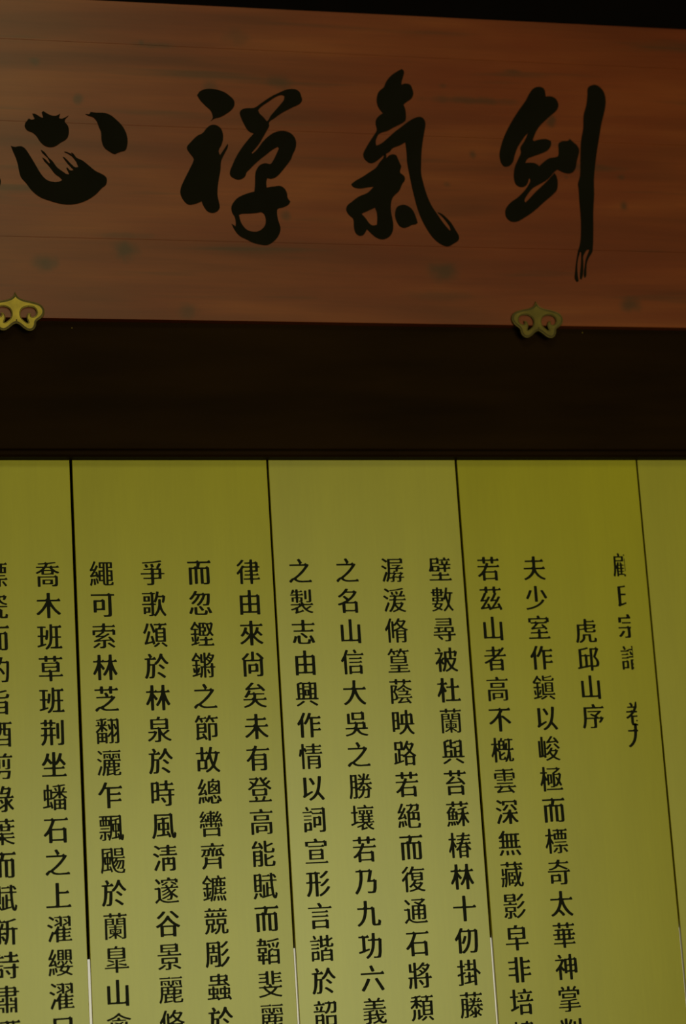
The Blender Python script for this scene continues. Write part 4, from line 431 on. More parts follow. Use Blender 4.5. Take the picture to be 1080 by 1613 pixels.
'石':[[55,18,50,19,49,21,49,76,28,60,20,60,12,69,34,91,46,107,62,137,69,155,67,157,19,157,18,159,18,167,62,167,76,176,84,167,159,167,173,176,175,175,182,167,185,160,185,159,181,157,94,156,72,109,74,107,140,107,155,116,161,109,171,107,171,20,165,18,154,18,149,20,148,30,146,31,75,31,73,30,72,19,66,18],[74,42,140,42,147,45,148,48,147,96,73,96,73,44]],
'神':[[46,18,41,19,40,21,40,81,38,81,27,72,20,72,18,73,14,83,29,96,40,107,54,126,61,139,58,140,17,140,16,142,16,149,76,151,82,149,84,152,89,154,113,153,120,158,121,180,127,182,136,182,141,180,141,155,142,153,152,153,165,161,171,154,179,152,180,63,174,60,164,60,159,62,157,68,142,68,141,20,136,18,127,18,121,20,120,68,105,68,104,67,103,60,97,59,88,59,83,61,82,76,78,74,72,74,62,84,61,82,61,20,55,18],[105,79,113,79,120,83,120,104,119,106,106,106,104,105,103,81],[143,79,152,79,158,83,159,104,158,106,144,106,142,105,141,81],[81,89,82,89,83,91,82,138,64,108,65,105],[105,116,113,116,120,120,120,140,119,143,106,143,104,142,103,118],[143,116,152,116,158,120,159,140,158,143,144,143,142,142,141,118],[51,154,37,174,37,176,44,180,54,180,68,161,67,159,59,154]],
'禽':[[34,17,31,19,30,20,30,73,36,75,48,74,80,75,86,85,84,87,46,86,41,88,41,127,46,128,54,128,59,127,60,103,88,113,87,115,68,121,68,123,71,126,79,126,103,119,119,128,126,128,131,126,131,124,119,117,118,115,119,113,138,105,138,103,133,99,126,98,103,109,72,98,65,98,60,102,60,96,62,95,133,95,140,100,141,127,146,128,155,128,159,127,159,88,154,86,108,87,106,85,102,76,104,74,151,74,164,75,169,74,170,31,169,27,167,24,155,19,132,20,128,26,128,32,124,39,122,41,63,34,59,44,67,54,73,64,72,66,52,66,50,65,49,63,49,20,44,17],[139,28,147,28,150,31,150,64,147,66,125,65,125,62,136,48,145,36,144,34,138,30],[83,46,115,49,116,51,110,60,115,63,115,65,95,65,82,49],[53,133,51,135,51,139,53,140,84,141,89,145,87,152,98,155,104,154,112,140,147,140,149,138,148,133,146,133],[22,135,16,141,17,144,46,153,62,159,76,167,97,182,103,182,110,179,111,173,132,161,150,155,182,146,184,145,178,137,170,137,130,149,98,165,80,154,56,144,29,135]],
'競':[[92,18,86,26,100,36,107,45,112,56,115,74,114,76,106,77,103,79,103,112,108,114,168,114,173,112,173,79,169,77,158,77,157,75,157,34,158,31,159,30,168,31,170,35,171,48,177,49,186,43,185,31,183,25,174,21,152,20,146,22,142,25,139,34,139,75,138,77,136,77,133,75,128,51,124,42,119,34,108,24,98,18],[25,19,18,27,28,38,33,46,36,56,39,74,38,76,31,76,27,78,27,112,32,114,88,114,92,112,93,79,92,77,83,76,82,75,82,51,84,50,94,55,99,55,101,53,102,46,70,27,64,27,60,37,64,45,64,75,62,77,58,77,57,75,53,52,46,34,39,26,32,20],[51,85,75,86,75,104,45,104,44,87],[126,85,155,86,155,104,121,104,120,87,121,86],[20,123,18,125,19,132,36,133,31,149,41,151,47,151,55,134,57,133,65,133,71,152,78,152,86,150,88,148,83,133,95,133,114,134,114,136,110,149,121,152,126,151,133,134,141,134,143,135,148,151,155,152,165,149,160,136,160,134,179,133,181,131,181,125,179,124],[23,159,21,161,22,167,44,168,49,171,47,179,58,182,63,181,70,168,80,168,91,174,99,167,122,168,126,171,125,179,139,181,141,180,147,168,159,168,171,174,177,167,179,161,175,158]],
'節':[[113,18,110,19,109,21,109,128,115,130,171,130,176,129,177,127,177,54,175,46,171,43,163,40,137,40,135,41,133,50,151,51,157,55,157,117,155,119,129,119,128,116,128,21,127,19,124,18],[28,23,21,32,26,39,27,47,28,129,33,130,74,129,87,136,92,131,100,129,101,71,95,69,47,70,46,68,46,43,47,41,49,41,72,47,73,49,65,61,73,66,80,66,96,45,105,31,105,29,97,24,90,24,82,35,80,36,33,23],[48,79,76,80,81,84,81,95,79,96,47,95,46,82],[48,104,76,105,81,109,81,120,79,121,47,120,46,106],[63,134,50,157,48,157,38,143,31,135,24,135,16,141,29,160,41,182,48,182,58,179,58,177,54,168,56,166,82,166,95,173,105,161,110,168,116,181,123,182,135,179,131,169,132,167,165,167,177,173,183,166,186,161,182,158,150,157,150,155,160,139,159,137,149,134,143,135,134,150,128,157,124,157,106,136,101,135,97,136,90,142,100,154,103,158,72,158,71,155,78,139,69,134]],
'篁':[[94,21,19,22,18,29,20,31,84,31,90,35,90,42,89,44,38,44,36,45,36,46,36,51,38,52,89,52,90,55,89,64,34,64,32,66,33,72,95,74,152,73,163,79,169,72,172,67,168,64,110,64,109,55,111,52,164,52,166,51,166,46,166,45,164,44,111,44,109,42,109,32,112,31,164,31,176,37,181,30,184,26,183,24,181,23],[43,83,40,84,39,86,39,129,40,131,44,132,83,131,85,133,90,143,92,144,105,143,108,142,109,140,104,133,106,131,136,131,146,138,142,140,130,158,124,158,121,157,111,145,105,144,95,150,100,156,100,158,74,158,74,156,80,142,70,138,65,138,55,156,53,158,50,157,33,138,27,137,19,142,18,144,33,160,45,182,50,182,61,180,57,168,59,166,84,166,95,173,104,162,108,169,114,181,118,182,131,179,128,169,129,167,163,167,174,173,180,166,183,161,180,159,152,158,150,157,158,144,149,138,153,132,159,132,162,129,162,86,161,84,157,83],[59,91,136,91,143,95,143,103,141,104,59,104,57,102,57,93],[59,111,135,111,143,115,143,122,141,124,59,124,57,121,57,113]],
'索':[[72,20,70,22,68,29,83,30,92,36,92,65,69,64,31,61,29,62,27,69,54,79,81,91,81,93,79,93,43,90,41,92,39,99,72,116,83,124,84,127,82,127,40,127,39,125,38,106,20,105,19,108,19,135,21,137,77,137,89,145,89,154,87,156,22,156,21,157,21,164,82,165,89,170,90,180,95,182,105,182,110,181,111,167,112,165,158,165,172,173,179,164,181,159,181,157,177,156,112,156,110,154,111,139,113,137,153,137,167,145,173,137,180,137,181,135,181,106,161,106,161,125,160,127,109,127,101,126,103,122,102,121,70,101,72,100,101,102,127,116,134,116,141,111,140,109,107,91,73,76,72,74,78,73,100,75,139,76,140,78,139,79,128,91,135,95,142,95,162,79,174,66,177,61,169,56,162,56,149,69,114,67,113,65,113,31,109,24,98,20],[29,22,22,28,21,30,40,41,58,55,66,55,75,51,74,49,68,44,49,30,36,23],[164,23,124,49,123,51,130,56,138,56,176,33,179,30,178,28,171,23]],
'絕':[[109,20,103,20,95,23,91,27,90,32,88,43,88,115,87,117,82,118,78,125,91,133,100,139,109,151,113,161,111,162,83,162,82,164,82,170,84,171,105,171,119,179,126,171,149,171,163,179,169,172,176,171,178,169,174,143,172,136,169,132,161,128,135,129,134,135,134,137,149,137,153,139,155,145,157,160,155,162,135,162,133,161,128,149,122,141,106,124,108,123,117,123,130,131,135,124,140,123,174,124,179,122,179,68,174,65,164,65,160,67,160,72,158,73,141,73,137,72,109,73,108,71,108,36,110,31,116,29,157,29,164,35,167,52,174,53,185,47,183,34,180,26,181,22,163,20],[26,23,17,26,15,28,24,65,29,67,41,64,51,67,56,66,59,49,61,31,50,28,45,29,41,61,31,26,30,24],[70,35,68,36,60,67,66,70,72,70,74,69,75,67,84,39,83,37,77,35],[19,76,18,77,16,85,29,99,42,119,41,120,24,116,18,116,17,118,15,126,21,133,28,145,43,179,51,180,60,177,61,174,38,130,50,130,63,153,70,153,77,149,78,147,62,119,42,91,53,92,59,96,61,99,58,109,65,112,71,112,73,110,77,99,83,80,75,77,68,77,67,78,65,84,63,85,25,76],[110,83,117,83,124,88,124,111,123,113,111,113,109,112,108,85],[144,83,153,83,160,88,160,111,159,113,145,113,143,112,143,85]],
'綠':[[101,19,99,20,97,28,111,28,121,35,121,53,119,53,91,37,84,36,78,43,72,42,67,43,60,68,67,72,74,71,81,49,83,48,119,68,121,71,121,104,79,104,78,102,84,83,83,82,76,79,69,79,67,84,65,84,27,77,22,77,20,79,18,86,31,101,42,119,40,120,26,117,20,117,19,119,17,126,30,145,47,181,55,181,62,177,63,175,39,130,47,130,49,131,62,155,69,155,77,149,61,120,43,93,44,91,56,92,62,96,63,99,59,111,65,114,73,114,77,109,78,113,79,114,123,114,136,116,139,127,138,129,111,129,105,128,88,130,105,180,109,181,123,179,124,177,122,170,123,168,140,168,153,176,159,169,169,166,156,115,158,114,164,114,177,122,184,113,186,107,182,104,155,104,150,103,143,104,141,102,149,85,164,99,171,99,178,94,177,91,158,75,157,72,167,59,185,41,185,39,179,31,171,32,159,43,142,64,141,32,138,23,127,19],[27,23,17,27,16,29,23,65,28,67,38,65,40,63,33,26,31,24],[49,31,45,33,41,64,43,66,53,68,57,67,58,65,61,36,60,33],[102,70,87,92,88,94,94,97,103,97,117,77,116,75,109,71],[113,138,133,139,144,146,147,158,118,158,112,141]],
'縹':[[124,18,108,19,105,26,106,28,118,27,121,29,121,64,120,66,79,66,78,68,78,75,69,73,66,74,63,82,62,83,25,76,20,76,19,78,17,86,30,101,42,118,40,119,19,116,18,118,15,126,21,133,29,146,46,181,53,181,61,177,62,175,54,157,38,130,40,129,50,130,63,154,69,154,78,149,75,141,57,112,58,111,68,113,71,111,79,86,80,79,80,75,114,75,126,82,131,77,138,75,165,75,178,82,185,74,187,70,187,68,183,66,140,66,139,26,135,21],[25,20,16,23,15,25,23,65,27,67,39,64,49,67,55,66,58,51,60,28,49,25,44,26,40,62,31,22,29,20],[82,25,75,30,74,32,85,43,96,57,103,58,111,55,110,50,96,33,88,25],[170,25,148,52,148,55,155,58,161,58,183,32,183,30,177,26],[67,38,65,40,57,67,63,70,70,71,72,68,80,42,79,40,73,38],[91,90,89,91,89,96,91,98,170,98,172,96,172,91,170,90],[43,90,53,92,60,96,56,109,42,93],[86,109,82,110,81,112,82,148,87,151,108,150,109,162,107,164,79,164,77,166,78,172,101,173,114,180,119,174,123,172,146,174,163,172,177,180,183,172,186,166,183,164,154,164,151,162,152,150,174,151,179,149,179,112,178,110,174,109,162,110,146,109,136,110],[100,118,107,118,109,119,109,139,107,141,101,141,99,140,99,120],[126,118,133,118,135,119,135,139,134,141,127,141,125,140,125,120],[153,118,159,118,161,119,161,139,160,141,153,141,152,140,151,120],[126,150,135,151,135,161,134,163,125,163,125,152]],
'總':[[116,22,108,25,105,29,103,54,96,36,92,31,85,31,79,34,78,36,78,40,67,39,59,65,59,68,67,70,73,70,81,47,89,68,94,68,102,66,104,69,108,70,116,70,120,69,122,67,122,34,125,32,140,32,148,36,151,48,156,49,164,46,152,68,159,72,167,72,178,54,184,42,184,38,176,34,171,34,169,34,167,38,164,29,164,26,163,24,152,23],[27,23,17,26,16,28,25,65,29,67,41,64,52,67,57,65,61,31,51,28,46,29,41,61,32,26,31,24],[137,52,121,75,121,77,127,79,134,79,149,62,151,58,150,56,142,52],[20,76,19,77,17,85,30,99,42,118,41,120,19,116,17,118,15,126,21,133,30,149,44,180,46,181,52,180,60,177,61,174,38,129,50,130,63,153,70,153,78,149,78,148,62,120,42,91,54,92,60,95,61,98,58,109,66,112,72,112,78,100,83,80,75,76,69,76,67,78,65,84,63,85,26,76],[92,82,88,84,87,86,88,165,93,167,114,166,120,181,126,182,138,179,133,168,134,166,152,166,164,173,169,167,176,165,176,84,171,82,160,83],[106,93,152,93,158,97,159,104,157,105,152,101,147,101,137,109,116,98,109,97,106,100,105,95],[106,104,124,113,126,116,126,118,117,125,113,123,106,123,105,106],[157,107,159,109,158,134,147,117,148,115],[134,125,137,126,141,134,142,137,142,138,128,138,122,130,122,129,128,129],[105,133,107,133,111,138,120,152,133,151,134,150,133,145,134,144,157,144,159,145,159,156,156,157,106,157,105,154]],
'繩':[[26,20,17,23,15,25,20,43,23,65,27,67,37,65,39,63,31,24,29,20],[136,21,121,22,113,26,109,34,108,50,82,49,78,51,77,75,75,75,67,73,65,73,61,82,25,76,20,77,17,86,29,99,42,118,40,119,20,116,18,118,16,125,22,133,31,147,46,181,52,181,60,177,60,175,49,152,37,130,39,129,49,131,62,154,67,154,75,149,76,147,74,142,56,112,57,111,66,113,69,112,77,88,78,120,82,121,106,121,108,123,108,135,86,134,81,136,82,173,86,174,172,174,177,172,177,136,173,134,149,135,148,123,150,121,175,121,179,120,180,52,175,50,149,50,148,33,150,30,162,31,169,36,171,45,176,45,185,41,182,27,182,24,168,22],[47,24,44,26,40,63,42,65,51,67,54,66,55,65,59,28,57,26],[130,31,132,31,132,33,132,162,131,165,127,165,125,164,124,162,124,42,125,34],[67,33,65,35,57,67,58,69,67,71,70,68,79,37,77,35],[95,59,106,59,108,60,109,79,108,81,96,81,94,80,94,61],[149,60,164,60,163,81,148,81,148,62],[42,90,53,92,58,95,55,109,41,92],[95,91,108,91,108,111,94,111,94,93],[149,91,164,91,163,111,148,111,148,93],[149,144,161,145,161,162,160,165,150,165,148,164,148,146],[98,144,108,145,109,162,108,165,99,165,97,164,97,146]],
'纓':[[74,19,70,25,71,27,98,32,115,39,114,41,87,49,98,66,98,68,72,69,71,75,61,75,59,81,58,82,21,76,19,77,17,84,28,99,40,117,38,119,19,116,16,125,27,144,41,180,43,181,49,181,57,178,58,176,49,154,37,130,39,129,47,130,59,154,65,154,73,149,70,139,55,113,56,112,64,113,67,111,76,78,91,78,103,84,107,83,111,94,103,106,108,110,114,110,119,105,124,99,120,93,124,91,130,98,138,110,140,111,150,108,151,106,138,87,133,87,128,88,124,80,124,78,137,78,149,84,155,78,182,78,184,76,184,70,183,69,163,68,156,55,147,43,148,41,180,27,180,25,173,20,167,20,134,34,104,23],[25,20,16,23,15,25,19,42,23,65,27,67,37,65,39,63,31,24,29,20],[48,26,44,28,41,64,42,65,51,67,54,66,55,64,59,29,58,28],[66,39,64,40,57,67,59,69,68,71,71,69,79,42,72,39],[128,47,131,48,138,55,142,64,143,68,119,69,116,67,109,56,109,53],[81,86,74,92,86,109,92,110,99,107,99,104,87,87,85,86],[171,87,156,107,157,108,164,112,164,113,133,113,129,115,129,173,130,176,134,177,173,177,177,175,178,116,175,113,167,112,182,92,176,88],[41,90,56,92,53,107,51,106,41,92],[81,113,78,114,78,116,78,175,83,177,120,177,124,175,125,115,120,113],[146,120,161,121,161,132,145,132,145,123],[95,121,109,121,109,132,94,132,93,123],[95,139,109,139,109,150,94,150,93,141],[146,139,161,139,161,150,145,151,145,141],[95,157,109,158,109,168,94,168,93,159],[146,157,161,157,161,168,145,168,145,159]],
'義':[[36,19,34,20,32,27,44,28,54,34,55,36,55,46,53,47,20,44,18,46,17,52,19,54,50,56,55,60,55,69,53,71,19,71,18,72,18,78,20,79,54,80,55,82,55,91,53,93,24,91,21,96,22,98,56,101,94,107,100,102,100,100,75,95,74,81,76,80,100,80,107,84,105,105,119,106,123,104,125,87,127,80,164,80,176,86,182,79,185,74,184,72,181,71,132,71,130,69,134,57,137,54,152,67,158,67,166,63,166,61,162,57,146,44,145,41,152,34,161,30,167,34,170,46,175,46,184,41,185,39,182,27,182,24,173,20,160,19,150,20,142,24,129,33,96,20,88,20,83,27,84,29,110,38,120,43,121,45,110,70,77,71,74,68,75,58,94,59,104,64,112,53,113,51,102,51,75,49,74,46,74,28,71,22,60,19],[160,83,133,98,133,101,138,106,144,106,167,94,170,92,170,90,165,84],[94,109,18,111,18,117,19,119,87,119,90,121,90,130,88,132,37,132,36,133,35,135,35,139,37,141,89,141,90,143,89,153,27,153,25,155,26,162,61,163,62,165,55,177,66,181,71,180,83,163,117,162,120,165,128,180,133,181,146,178,138,165,139,163,156,163,168,169,174,162,177,156,173,153,110,153,109,143,111,141,163,141,165,139,165,135,164,133,162,132,111,132,109,130,109,121,112,119,163,119,175,126,182,118,184,113,184,112,180,110]],
'翻':[[27,18,24,19,23,21,23,85,20,88,16,97,38,116,47,128,45,130,18,130,17,131,16,136,18,138,32,139,32,142,27,157,29,158,35,160,41,159,47,145,46,143,40,141,40,139,51,139,52,163,50,166,22,164,20,166,20,171,43,173,57,181,63,176,91,180,96,174,96,173,95,172,70,167,69,143,70,141,71,142,80,162,86,162,94,159,86,140,88,138,99,138,99,131,73,130,72,128,100,107,100,104,96,98,94,97,90,97,70,114,68,94,65,92,57,92,53,94,51,110,31,90,39,88,94,89,97,87,97,71,98,70,121,94,123,98,123,109,115,107,110,109,100,140,101,141,107,143,113,143,123,122,123,162,121,163,101,163,99,165,100,172,116,173,128,180,133,174,140,172,155,173,168,180,173,174,179,172,180,32,179,27,177,24,167,19,150,20,148,21,146,27,147,29,160,29,162,31,163,72,162,75,149,62,144,61,140,63,140,33,139,27,137,24,128,20,109,20,108,29,121,29,123,31,123,72,122,75,108,60,103,60,99,64,98,63,97,24,96,21,92,20,82,21,81,28,79,29,58,28,41,29,39,28,38,19,35,18],[40,38,53,38,52,55,39,55,39,40],[70,38,81,39,81,53,80,55,70,55,69,55,68,40],[40,63,53,64,52,79,39,79,39,65],[70,63,80,64,80,79,69,79,68,65],[140,74,142,74,161,94,163,98,162,109,153,108,151,109,144,131,141,137],[161,124,163,127,162,162,160,163,141,163,140,161,140,143,153,143]],
'者':[[59,18,55,19,54,21,53,76,51,76,30,67,23,67,20,68,15,76,61,97,85,111,79,114,17,114,16,121,18,123,70,124,78,128,77,149,34,149,32,151,32,158,72,159,78,164,78,180,84,182,94,182,99,180,99,161,101,159,124,159,137,166,144,160,157,175,164,174,173,170,173,168,162,155,132,125,134,124,162,124,176,131,183,123,185,116,181,114,116,113,88,94,90,93,132,93,146,101,151,94,161,92,161,20,156,18,145,19,140,20,139,24,137,25,77,25,75,24,74,19,69,18],[76,34,133,34,140,39,140,54,137,55,76,55,75,53,75,36],[76,64,132,64,140,69,140,82,137,83,76,83,75,81,75,66],[100,124,105,124,115,132,130,145,131,148,100,148,99,126]],
'而':[[31,18,26,19,25,21,25,131,31,133,58,132,74,142,80,137,85,158,83,160,17,160,16,162,16,171,77,172,93,181,101,172,160,172,175,180,178,180,185,171,188,162,183,160,111,160,110,158,103,134,105,132,116,133,144,132,161,142,167,134,175,131,176,33,173,25,168,22,160,20,134,20,132,20,130,24,116,23,110,25,109,120,109,121,107,122,91,121,89,119,89,26,82,23,73,23,67,25,67,120,65,122,50,122,48,121,48,120,48,20,41,18],[134,30,150,30,153,33,153,120,151,122,134,122,132,120,132,32]],
'肅':[[93,18,89,20,89,62,87,64,51,64,49,62,48,55,49,53,80,52,80,22,79,20,64,21,64,43,61,45,46,44,38,29,31,19,25,19,17,25,26,41,29,54,32,71,33,108,44,110,49,108,50,94,53,92,63,93,65,109,78,109,80,108,80,85,51,84,50,80,51,73,82,73,88,77,89,79,88,117,36,117,34,118,33,120,34,125,35,126,83,126,89,131,88,139,20,140,18,141,18,147,20,149,88,149,89,160,88,162,36,162,35,164,35,169,36,170,82,170,88,174,90,181,94,182,103,182,107,181,108,172,110,170,138,170,150,177,155,172,163,169,164,149,182,148,183,141,181,140,164,139,164,120,162,117,158,117,109,117,108,75,111,73,147,73,149,74,149,82,148,84,118,85,117,107,118,109,133,109,134,94,137,92,148,92,150,108,162,110,167,108,167,20,162,18,154,18,149,19,149,43,147,45,134,44,133,21,118,21,118,52,148,53,149,55,149,62,147,64,111,64,108,62,108,20,104,18],[110,126,139,126,144,130,145,139,142,140,109,140,108,138,108,128],[110,149,144,149,145,151,145,161,142,162,109,162,108,160,108,151]],
'能':[[30,18,26,19,25,21,25,116,31,119,68,118,82,125,86,119,94,117,96,116,96,32,94,26,90,22,82,19,59,20,56,27,56,29,72,29,75,31,75,54,73,55,46,55,45,53,44,20,39,18],[120,20,110,24,107,28,106,33,106,97,111,99,121,99,125,97,126,74,127,72,143,78,162,88,170,87,176,81,175,78,153,69,126,60,126,35,127,32,131,30,159,30,165,35,167,53,174,54,186,48,184,34,180,23,165,20],[46,64,66,64,70,65,75,69,75,81,73,82,46,82,45,80,45,66],[46,91,69,91,75,96,75,107,73,108,46,108,45,106,45,93],[120,105,110,109,106,117,106,180,111,182,121,182,125,180,126,156,127,154,159,167,168,167,174,161,173,158,126,142,126,119,128,116,132,115,157,115,163,120,166,135,172,135,184,129,183,121,179,107,164,105],[86,128,81,136,80,137,23,132,22,133,19,142,31,157,44,180,53,181,62,178,64,176,44,147,44,145,75,146,75,149,65,166,73,170,80,170,94,152,102,135,101,133,93,129]],
'脩':[[98,17,95,19,94,20,94,95,80,92,80,49,76,47,67,47,63,50,63,158,63,160,67,161,76,161,79,160,80,142,82,141,98,156,113,180,119,181,130,178,125,167,126,165,148,165,157,170,161,166,168,165,174,162,172,156,166,146,147,122,158,115,185,106,186,104,181,97,173,97,172,95,172,32,171,26,169,22,159,18,137,19,134,25,134,27,151,27,153,29,153,47,115,47,112,45,112,19,108,17],[39,18,36,19,35,21,35,107,33,107,24,96,20,95,17,97,12,108,33,140,49,179,55,180,65,178,66,176,53,142,53,21,53,19,49,18],[114,55,148,55,153,59,154,68,151,69,114,69,112,67,112,57],[114,77,148,77,153,81,154,90,151,91,114,91,112,89,112,79],[111,99,154,99,159,101,133,114,110,102,109,100],[81,104,107,114,119,121,120,124,104,140,91,129,85,129,81,131,80,106],[133,132,139,136,146,145,152,153,152,156,119,156,116,154,115,151,118,147,127,136]],
'臯':[[94,18,90,20,90,42,88,44,19,44,17,44,17,46,17,51,19,53,84,53,88,54,90,57,90,97,91,100,104,101,109,99,109,55,110,53,168,53,178,58,183,52,185,48,184,46,181,44,110,44,109,42,109,19,104,18],[159,58,136,63,113,68,112,70,114,74,116,75,131,74,153,70,162,74,169,63,164,58],[32,59,31,61,30,65,31,67,77,76,83,76,85,75,86,70,84,68,39,59],[73,81,37,92,36,94,39,99,45,99,78,91,82,88,81,83,79,81],[115,83,112,87,112,89,152,98,158,97,163,91,162,90,150,87],[42,103,39,104,38,106,38,166,39,168,43,170,85,169,87,171,92,181,96,182,110,180,106,171,107,169,136,169,146,175,151,170,158,169,161,168,162,106,161,104,156,103],[59,111,136,111,142,115,142,122,140,124,59,124,57,121,57,113],[59,131,136,131,141,134,142,141,140,143,59,143,57,140,57,132],[59,150,136,150,141,153,142,160,140,162,59,161,57,159,57,151]],
'與':[[26,19,20,26,20,28,45,41,67,55,75,56,84,49,84,48,77,43,51,28,34,20],[164,20,116,48,116,50,121,56,129,56,174,32,178,29,178,27,172,20],[38,60,17,61,15,63,16,71,31,71,33,73,30,163,30,166,63,180,71,180,75,174,77,179,83,181,91,181,96,179,96,163,98,162,104,162,118,170,123,164,125,172,143,172,156,180,162,173,170,171,168,73,170,71,184,71,185,62,161,60,150,61,123,61,119,60,107,61,89,60,51,61],[55,71,69,71,76,75,76,96,53,95,53,73],[97,71,104,71,105,73,105,121,81,121,77,123,75,129,52,128,52,108,53,105,76,104,78,111,89,112,95,110,96,73],[127,71,140,71,146,75,147,94,126,94,125,73],[127,104,140,104,148,109,149,115,149,128,126,128,125,106],[98,131,119,132,125,131,127,137,143,138,150,144,150,161,148,162,127,162,126,160,128,154,125,153,97,152,96,150,96,133],[75,138,76,140,76,169,51,161,52,139,54,139,67,147]],
'興':[[26,19,20,26,20,28,44,40,66,55,74,55,83,49,82,48,77,44,50,28,33,20],[165,20,117,48,116,51,121,57,128,57,173,33,178,30,178,28,172,21],[35,61,17,62,15,64,16,71,28,72,30,73,27,164,28,168,57,178,64,178,69,173,106,172,123,181,128,174,131,172,166,174,172,172,173,145,170,74,172,72,183,71,183,62,164,61,153,62,133,62,128,61,118,62,81,62,77,61,47,62],[50,72,58,72,65,77,65,94,64,96,51,96,49,95,49,74],[84,72,110,72,116,77,116,87,84,88,83,74],[136,72,144,72,151,77,152,91,151,95,135,95,134,74],[98,95,102,95,103,97,103,119,101,121,98,120,97,119,97,97],[136,104,152,105,153,128,135,128,134,107],[49,105,65,106,64,129,48,129,48,107],[84,127,89,128,96,127,109,128,116,128,117,129,116,140,114,142,84,142,83,140,83,130],[136,138,151,138,153,139,153,163,135,163,134,140],[48,139,63,138,65,139,65,166,47,161,47,140],[84,149,115,149,117,151,116,162,114,163,84,163,83,161,83,151]],
'芝':[[25,21,17,31,27,41,41,49,47,51,58,52,70,59,74,58,82,63,111,83,132,103,130,105,30,105,28,107,29,115,93,116,94,119,84,137,93,141,99,142,104,140,113,127,116,121,114,118,114,116,126,116,140,124,146,116,157,116,164,111,164,109,156,100,142,86,112,63,82,46,82,41,87,38,99,35,131,34,164,36,175,41,179,37,185,36,184,29,186,24,96,24,74,29,55,39,47,34,34,21],[63,133,57,136,57,151,56,153,19,153,17,156,17,162,18,163,51,164,57,169,57,180,63,182,73,182,79,180,80,165,82,163,113,164,120,169,121,180,127,182,137,182,143,180,144,164,159,164,174,172,182,163,186,156,181,153,144,153,143,151,143,136,136,133,127,133,121,135,120,151,119,153,81,153,80,151,79,135,73,133]],
'苔':[[45,18,41,19,40,21,40,75,41,77,46,79,59,78,134,78,148,86,154,79,163,77,163,22,162,20,157,18,143,19,142,21,141,27,139,28,64,28,62,27,60,19,55,18],[63,38,135,38,141,43,141,66,139,67,63,67,61,65,61,40],[159,85,146,98,66,93,33,90,31,91,28,99,58,120,81,141,90,142,100,137,100,134,84,120,65,106,64,104,134,107,135,109,134,111,114,128,121,134,130,134,156,113,175,93,175,91,167,85],[125,139,120,141,119,153,118,154,81,154,80,153,79,141,73,140,64,140,58,142,56,154,19,155,17,156,17,163,20,165,51,165,57,169,58,180,64,182,73,182,79,180,80,167,82,165,113,165,119,169,120,180,126,182,135,182,141,180,141,167,143,165,162,165,175,173,183,164,185,157,181,155,143,154,141,153,141,141,135,139]],
'若':[[58,18,53,20,52,21,52,58,30,45,22,45,15,54,34,67,44,76,61,96,67,106,67,109,65,110,18,110,16,112,17,119,74,120,82,139,84,141,92,140,103,137,98,122,99,120,162,120,175,128,177,127,184,119,187,113,183,110,92,109,77,85,79,83,139,83,153,92,159,85,168,83,168,20,162,18,148,20,147,21,146,26,144,28,76,28,74,26,73,20,68,18],[75,37,140,38,146,43,146,72,144,73,75,73,74,71,74,40],[63,135,58,137,56,153,20,153,18,156,18,162,19,163,52,164,57,168,58,180,63,182,73,182,78,180,79,165,81,163,114,164,120,168,121,180,127,182,137,182,142,180,143,164,161,164,175,172,183,163,186,157,181,153,143,153,142,137,135,134,126,135,121,136,120,151,119,153,81,153,79,152,78,136,73,134]],
'茲':[[168,21,162,34,160,35,113,29,90,21,83,22,80,32,78,34,28,27,19,28,17,36,33,52,56,81,54,82,22,79,20,80,18,87,32,106,49,138,57,139,58,152,56,154,19,154,18,156,18,164,51,165,57,169,58,180,64,182,73,182,79,180,79,166,81,164,113,165,119,169,120,180,126,182,135,182,141,180,141,166,143,164,161,164,174,172,176,172,185,158,185,156,182,155,142,153,142,137,146,134,146,132,135,113,121,93,123,92,142,93,156,114,164,114,174,110,168,99,152,76,124,43,126,42,150,45,154,49,147,61,147,63,156,67,164,67,176,48,185,27,184,25,176,21],[98,40,103,43,114,55,134,81,132,83,98,79,96,80,94,87,109,106,125,134,125,137,120,139,120,152,118,154,80,154,79,139,74,137,67,136,69,133,67,129,45,93,47,91,64,93,79,114,87,114,96,110,96,108,81,86,47,43,49,41,69,44,73,48,68,62,76,66,83,66,86,64]],
'荆':[[24,18,16,27,27,40,33,49,37,62,38,76,36,78,16,78,15,86,17,88,31,88,38,93,39,118,37,120,20,121,19,130,45,132,71,131,82,138,78,141,78,152,77,154,62,154,60,140,55,138,46,138,40,140,39,154,16,154,15,156,15,163,34,165,40,169,41,180,46,182,55,182,60,180,61,166,63,164,71,164,77,168,79,180,85,182,93,182,98,180,99,165,119,164,121,162,121,156,120,154,100,154,98,140,88,137,92,132,98,131,117,131,119,129,118,121,100,120,100,90,102,88,120,88,122,86,122,80,121,78,102,78,100,77,100,21,94,19,84,19,79,21,79,76,77,78,62,78,60,76,56,55,48,36,41,27,32,19],[135,19,134,21,132,29,148,30,156,36,157,175,157,177,162,178,172,178,177,177,178,175,177,29,174,23,163,19],[129,59,125,60,124,62,124,156,125,158,129,159,139,160,144,158,145,156,145,62,144,60,140,59],[61,88,72,88,78,93,79,118,78,120,62,121,60,120,60,91]],
